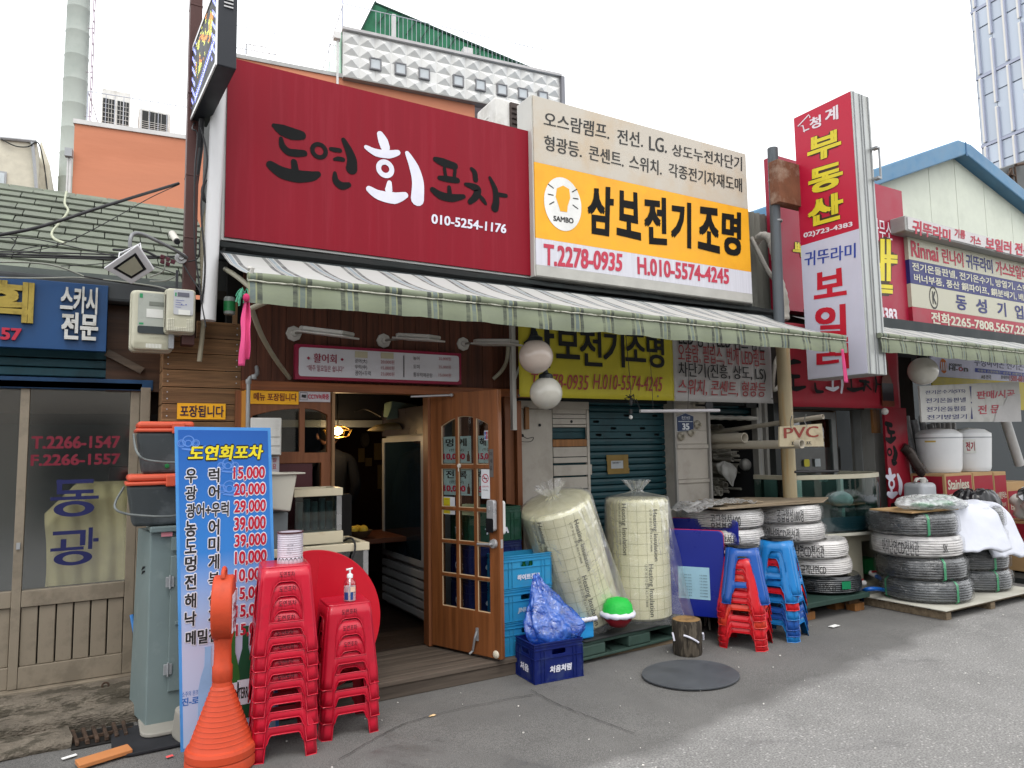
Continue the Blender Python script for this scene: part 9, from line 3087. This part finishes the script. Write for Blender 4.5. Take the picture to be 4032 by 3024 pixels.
t_=thing('white_tub','rust stained white tub tipped on its side behind the menu board','tub',(.95,4.6,1.2))
A=[(0.93,1.486),(1.098,1.464),(1.059,1.231),(0.933,1.251)]
b=MB();b.prism([A[0],A[1],A[2],A[3]],'y',4.58,4.8);b.build('tub',M_tub,t_,bev=.012,seg=3)
q=(1.098,4.6,1.467)
b=MB();b.box(q[0]-.25,q[0]+.045,4.56,4.82,q[2]-.004,q[2]+.006);b.build('lip',M_tub,t_,bev=.003)
b=MB();b.box(.80,1.07,4.7,4.95,.1,1.22);tag(b.build('grey_stand',mat('galv','#6c7274',.45,var=.2,metal=.3),bev=.004),'grey galvanised box under the white tub','box')
t_=thing('letter_box','white slatted wall box by the side window left of the doorway','letter box',(.95,5.0,1.4))
q=0.886,1.581,1.089,1.837
b=MB();b.box(q[0],q[2],5.0,5.1,q[1],q[3]);b.build('box',M_acbody,t_,bev=.008)
for k in range(3):
 b=MB();b.box(q[0]+.01,q[2]-.01,4.99,4.999,q[1]+.06*k+.006,q[1]+.06*k+.056);b.build('flap',M_acbody,t_,bev=.003)

# ---- crates
def crate(x0,y0,z0,w_,d,h,m,label,logo=None,rz=0.0,side=None,lm=None):
 t=thing('crate',label,'crate',(x0,y0,z0))
 ho=rrect(x0+w_/2-.055,z0+h-.085,x0+w_/2+.055,z0+h-.05,.012)
 hs=rrect(y0+d/2-.05,z0+h-.085,y0+d/2+.05,z0+h-.05,.012)
 sq=lambda a,c:[(a,z0),(c,z0),(c,z0+h),(a,z0+h)]
 b=MB()
 for yy in(y0,y0+d-.006):
  b.plate(sq(x0,x0+w_),[ho],'y',yy,yy+.006)
 for xx in(x0,x0+w_-.006):
  b.plate(sq(y0+.0065,y0+d-.0065),[hs],'x',xx,xx+.006)
 b.box(x0+.007,x0+w_-.007,y0+.007,y0+d-.007,z0+.004,z0+.01)
 b.build('body',m,t)
 b=MB();e=.006
 for z in(z0,z0+h*.60,z0+h-.045,z0+h-.022,z0+h-.006):
  b.plate([(x0-e,y0-e),(x0+w_+e,y0-e),(x0+w_+e,y0+d+e),(x0-e,y0+d+e)],[[(x0-.0005,y0-.0005),(x0+w_+.0005,y0-.0005),(x0+w_+.0005,y0+d+.0005),(x0-.0005,y0+d+.0005)]],'z',z,z+.005)
 for k in(0,.13,.2,.8,.87,1):
  xx=x0+w_*k;b.box(xx-.002,xx+.002,y0-e,y0-.0005,z0+.006,z0+h-.05)
  yy=y0+d*k;b.box(x0-e,x0-.0005,yy-.002,yy+.002,z0+.006,z0+h-.05)
 b.build('ribs',m,t)
 if logo:
  lt=Lt(PY(y0),.004);lt.add(logo,x0+w_*.3,z0+h*.22,x0+w_*.76,z0+h*.40,.045,shear=.1);lt.build(lm or M_signw,t,'logo')
  lt=Lt(PX(x0),.004);s2=side or logo[:4];lt.add(s2,y0+d*.75,z0+h*.22,y0+d*.3,z0+h*.42,.045);lt.build(lm or M_signw,t,'side_logo')
 t.rotation_euler[2]=rz
 return t
def cm(n_,c_):
 return mat('crate_'+n_,c_,.4,var=.06,dirt='#5c6a70',dirt_amt=.15,ds=8)
LB,NV,GR,DB,RD=cm('sky','#2a86b3'),cm('navy','#151f52'),cm('green','#123d2c'),cm('dark_blue','#0f1d5c'),cm('red','#8a1622')
for k,(m_,lab,lg)in enumerate(((RD,'red crate at the bottom behind the glazed door',None),(NV,'lower navy crate lettered with a white logo behind the glazed door','CASS'),(NV,'upper navy crate behind the glazed door, under the green crate','CASS'),(GR,'dark green crate lettered TERRA on top behind the glazed door','TERRA'))):
 crate(2.40,4.78,.118+.262*k,.45,.30,.258,m_,lab,lg)
for k in range(3):
 t_=crate(2.555,4.56,.118+.236*k,.42,.215,.232,LB,['bottom','middle','top'][k]+' light blue crate of the stack beside the open door',['하이트진로','JINRO SOJU','하이트진로'][k],lm=mat('logo_grey','#a9b9c0',.5)if k==1 else None)
for k in range(6):
 b=MB();x,y=2.62+.06*k,4.66;b.lathe([(.028,.60),(.028,.70),(.012,.74),(.012,.775),(.0001,.775)],12,Matrix.Translation((x,y,0)));tag(b.build('green_bottle',mat('green_glass','#0f5a2c',.1),smooth=50),['first','second','third','fourth','fifth','sixth'][k]+' green glass bottle from the left in the top light blue crate','bottle','bottles in the top light blue crate')
t_=crate(2.62,4.24,.003,.385,.27,.262,DB,'dark blue crate standing on the road holding a crumpled blue bag','처음처럼',-.05,'처음')
def bluebag(u,v):
 a=2*PI*u
 path=catmull([V((2.86,4.38,.19)),V((2.87,4.38,.30)),V((2.84,4.42,.44)),V((2.80,4.45,.60)),V((2.78,4.46,.69))],8)
 f=v*(len(path)-1);i=min(int(f),len(path)-2);c=path[i].lerp(path[i+1],f-i)
 r=(.13+.06*sin(v*5.5))*(1-v**4*.85)*min(1,.3+v*5)*(1+.4*max(0,cos(a))*(1-abs(v-.4)*2))
 k=1+.22*noise.noise(V((cos(a)*2.5,sin(a)*2.5,v*4)))+.10*abs(noise.noise(V((cos(a)*6,sin(a)*6,v*6))))+.10*sin(a*7+v*3)*(.3+v)
 return c+V((r*k*cos(a),r*k*sin(a)*.6,.02*noise.noise(V((a*2,v*12,0)))))
b=MB();b.grid(bluebag,120,60);tag(b.build('blue_bag',film_mat('blue_film',(.05,.22,.85),.5,.30,.2,12,.8),smooth=180),'crumpled translucent blue plastic bag stuffed in the dark blue crate','bag')

# ---- plastic pallet with insulation rolls
M_pal=mat('pallet_plastic','#3c5149',.55,var=.12,dirt='#2a3833',dirt_amt=.4,ds=6)
t_=thing('plastic_pallet','grey green plastic pallet carrying the insulation rolls','pallet',(3.14,4.42,0),.08)
b=MB();b.box(0,1.22,0,.85,.135,.165);b.build('top_deck',M_pal,t_,local=True,bev=.006)
b=MB();b.box(0,1.22,0,.85,.03,.05);b.build('bottom_deck',M_pal,t_,local=True,bev=.004)
for x in(0,.48,.98):
 b=MB();b.box(x,x+.24,0,.8,.051,.134);b.build('block',M_pal,t_,local=True,bev=.012)
for k in range(12):
 b=MB();b.beam((.26+.018*k+(.30 if k>5 else 0),.01,.052),(.30+.018*k+(.30 if k>5 else 0),.12,.052),.004,.012);
 if k%3==0:
  b.build('rib',M_pal,t_,local=True)
b=MB();b.box(3.3,4.2,4.5,5.0,.0,.029);tag(b.build('wood_bearer',M_palw),'dark wooden bearer under the plastic pallet','board')
b=MB();b.grid(lambda u,v:(3.16+1.2*u-.08*v,4.40+.1*u+.86*v,.172+.006*noise.noise(V((u*5,v*4,2)))),30,16);tag(b.build('black_mat',mat('mat_black','#232526',.6,var=.3),smooth=180,solid=.006),'black rubber sheet spread on the plastic pallet','mat')
M_foam=mat('foam_cream','#dbd7b4',.7,var=.05,dirt='#b5b48d',dirt_amt=.3,ds=3)
def roll(base,r,h,tilt_y,tilt_x,label,a_t,sd):
 t=thing('insulation_roll',label,'insulation roll',base)
 M=Matrix.Rotation(tilt_y,4,'Y')@Matrix.Rotation(tilt_x,4,'X')
 b=MB();b.lathe([(.0001,0),(r-.02,0),(r,.02),(r,h-.02),(r-.02,h),(.0001,h)],56,M);b.build('foam',M_foam,t,smooth=40,local=True)
 g_=MB()
 for k in range(22):
  a=2*PI*k/22;g_.tube([M@V(((r+.001)*cos(a),(r+.001)*sin(a),z))for z in(.02,h-.02)],.0012,4)
 for k in range(1,11):
  g_.tube([M@V(((r+.001)*cos(2*PI*j/56),(r+.001)*sin(2*PI*j/56),h*k/11))for j in range(56)],.0012,4,closed=True)
 g_.build('printed_grid',mat('grid_ink','#8f8d6c',.7),t,local=True,fix=False)
 for i,(a0,z0)in enumerate(((a_t-.45,.55),(a_t+.55,.5),(a_t+.35,.05))):
  b=MB()
  for s_,da,hh,ln_ in(('Heating Insulation',0,.055,.42),('난연 보온단열재 KS M 3808',-.14,.022,.34)):
   vs,fs=text_geo(s_,.012 if da==0 else 0,2)
   b.add([M@V(((r+.003)*cos(a_t*0+a0+da+(v_-.5)*hh/r),(r+.003)*sin(a0+da+(v_-.5)*hh/r),h*(z0+.42)-u_*ln_))for u_,v_ in vs],fs)
  b.build('print',mat('print_grey','#4a4a40',.7),t,local=True,fix=False)
 def filmf(u,v):
  a=2*PI*u
  zz_=-.01+v*(h+.16)
  if v<.84:
   rr=r+.012+(.02+(.17 if sd==5 else.05)*max(0,cos(a-a_t-1.3))**3)*max(0,1-v*1.15)**1.3
  else:
   q_=(v-.84)/.16
   rr=(r+.012)*(1-q_*1.7)if q_<.5 else(.035+.10*(q_-.5))
   rr=max(rr,.03+.08*max(0,q_-.5)*2)
   zz_=h+.005+(.05*q_*2 if q_<.5 else.05+.10*(q_-.5)*2)
  k=1+.03*noise.noise(V((cos(a)*3,sin(a)*3,v*5+sd)))+(.22*sin(a*9+sd)*(v>.9))+.012*sin(a*23+v*8)
  return M@V((rr*k*cos(a),rr*k*sin(a),zz_+.008*noise.noise(V((cos(a)*6,sin(a)*6,v*12)))))
 b=MB();b.grid(filmf,110,70);b.build('plastic_wrap',film_mat('wrap_film',(.9,.91,.92),.10,.20,.28,6,.5),t,smooth=180,local=True)
 return t
AT=math.atan2(-4.7,-3.9)
roll((3.46,4.80,.26),.285,.98,-.36,.10,'left insulation roll in clear plastic leaning to the left',AT,1)
roll((4.03,4.80,.18),.262,.98,0,0,'right insulation roll in clear plastic standing upright',AT,5)
c=V((3.487,4.42,0.349))
t_=thing('wrapped_strainer','green and red round bowls joined by white tape between the insulation rolls','bowl',c)
b=MB();b.lathe([(.118,0),(.11,.05),(.08,.09),(.0001,.11)],28,Matrix.Translation(c));b.build('green_bowl',mat('bowl_green','#1fae3f',.5,bump=.5,bs=60),t_,smooth=60)
b=MB();b.lathe([(.0001,-.115),(.06,-.11),(.105,-.06),(.118,-.01)],28,Matrix.Translation(c));b.build('red_bowl',mat('bowl_red','#7f1420',.4),t_,smooth=60)
b=MB();b.tube([c+V((.118*cos(a),.118*sin(a),-.02))for a in[2*PI*k/30 for k in range(30)]],[.021+.004*sin(k*2.1)for k in range(30)],8,closed=True);b.build('tape_ring',M_signw,t_,smooth=60)
b=MB();x,y,z=(3.182,4.47,0.296);b.box(x-.12,x+.1,4.45,4.66,.175,z+.01);t_=tag(b.build('blue_basin',mat('basin_blue','#2a8fd0',.4),bev=.012),'small light blue basin with a taped white rim on the pallet corner','basin')
b=MB();b.tube([(x+(k-12)*.0095,4.44,z+.02)for k in range(25)],[.017+.003*sin(k*1.9)for k in range(25)],8);b.build('taped_rim',M_signw,t_,smooth=60)

# log stool, folding tables, round road plate
c=V((4.0,4.22,0))
t_=thing('log_stool','short weathered log with a white rope handle beside the pallet','log',c)
M_bark=mat('log_bark','#5b5348',.9,var=.35,vs=10,dirt='#24201b',dirt_amt=.85,ds=11,dpos=.46,dw=.08,stretch=(2,2,.35),bump=1,bs=22)
b=MB();b.lathe([(.0001,0),(.105,0),(.112,.02),(.110,.12),(.113,.24),(.106,.262),(.098,.264)],48,Matrix.Translation(c),fn=lambda a,z:1+.03*noise.noise(V((cos(a)*2,sin(a)*2,z*3)))+.03*noise.noise(V((cos(a)*12,sin(a)*12,z*6))));b.build('bark',M_bark,t_,smooth=50)
b=MB();b.lathe([(.0001,.2655),(.10,.2645),(.106,.262)],40,Matrix.Translation(c));b.build('cut_face',mat('log_face','#8a6c44',.8,dirt='#3b2b1c',dirt_amt=.7,ds=9),t_)
AL=math.atan2(-4.2,-4.0)
for a0,a1 in((AL+-.2,AL+.75),(AL+1.35,AL+1.6),(AL-1.1,AL-.9)):
 b=MB();b.tube(catmull([c+V((.122*cos(a0+(a1-a0)*k/6),.122*sin(a0+(a1-a0)*k/6),.165-.055*(k/6)**1.5))for k in range(7)],3),.008,8);b.build('rope_handle',M_signw,t_,smooth=60)
M_tb=mat('table_blue','#10207e',.3,var=.05,coat=.2);M_tr2=mat('table_edge_red','#b31c38',.4)
def fold(N,d,ln_,z0,z1,mf,mb_,label):
 ang=math.atan2(d[1],d[0])
 t=thing('folding_table',label,'table',(N[0],N[1],0),ang)
 b=MB();b.prism(rrect(0,z0,ln_,z1,.04),'y',0,.022);b.build('tabletop',mf,t,local=True,bev=.006,smooth=40)
 b=MB();b.prism(rrect(.004,z0-.0,ln_,z1+.0,.04),'y',-.045,-.024);b.build('underside',mb_,t,local=True,bev=.006)
 for x in(.05,.30):
  b=MB();b.tube([(x,-.01,z0+.04),(x-.03,.06,.0)],.011,8);b.tube([(x,-.04,z0+.04),(x+.04,-.07,.0)],.011,8);b.build('leg',mat('rusty_leg','#8f8a80',.5,dirt='#5c3a20',dirt_amt=.8,ds=16),t,local=True)
 return t
t_=fold((4.46,4.24),(-.54,.84),.62,.20,.90,M_tb,M_tr2,'nearer blue folded table with a red table behind it')
b=MB();b.box(.12,.38,.0225,.024,.34,.60);nt=b.build('notice',mat('notice_pale','#8fb4c6',.5),t_,local=True)
lt=Lt(lambda u,v,o=0:(u,.0245+o,v),.001)
for k in range(8):
 lt.add('우럭 광어 멍게',.36,.36+.024*k,.27,.371+.024*k);lt.add('15,000',.20,.36+.024*k,.14,.371+.024*k)
lt.build(M_ink,nt,'print',local=True)
fold((4.86,4.44),(-.54,.84),.62,.2,.95,M_tb,M_tr2,'farther blue folded table with a red edge before the coils')
c=V((3.63,3.81,.0))
b=MB();n=64
b.prism([(c.x+.35*(1+.012*sin(5*a))*cos(a),c.y+.31*(1+.01*sin(3*a))*sin(a))for a in[2*PI*k/n for k in range(n)]],'z',.008,.02)
tag(b.build('rubber_disc',mat('disc_rubber','#46494d',.6,var=.25,vs=5,dirt='#4a4c50',dirt_amt=.5,ds=7),bev=.003),'round dark rubber disc lying on the road before the log stool','disc')

bpy.data.objects.remove(_fo)
bpy.data.curves.remove(_fc)
bpy.data.scenes.remove(_ts)
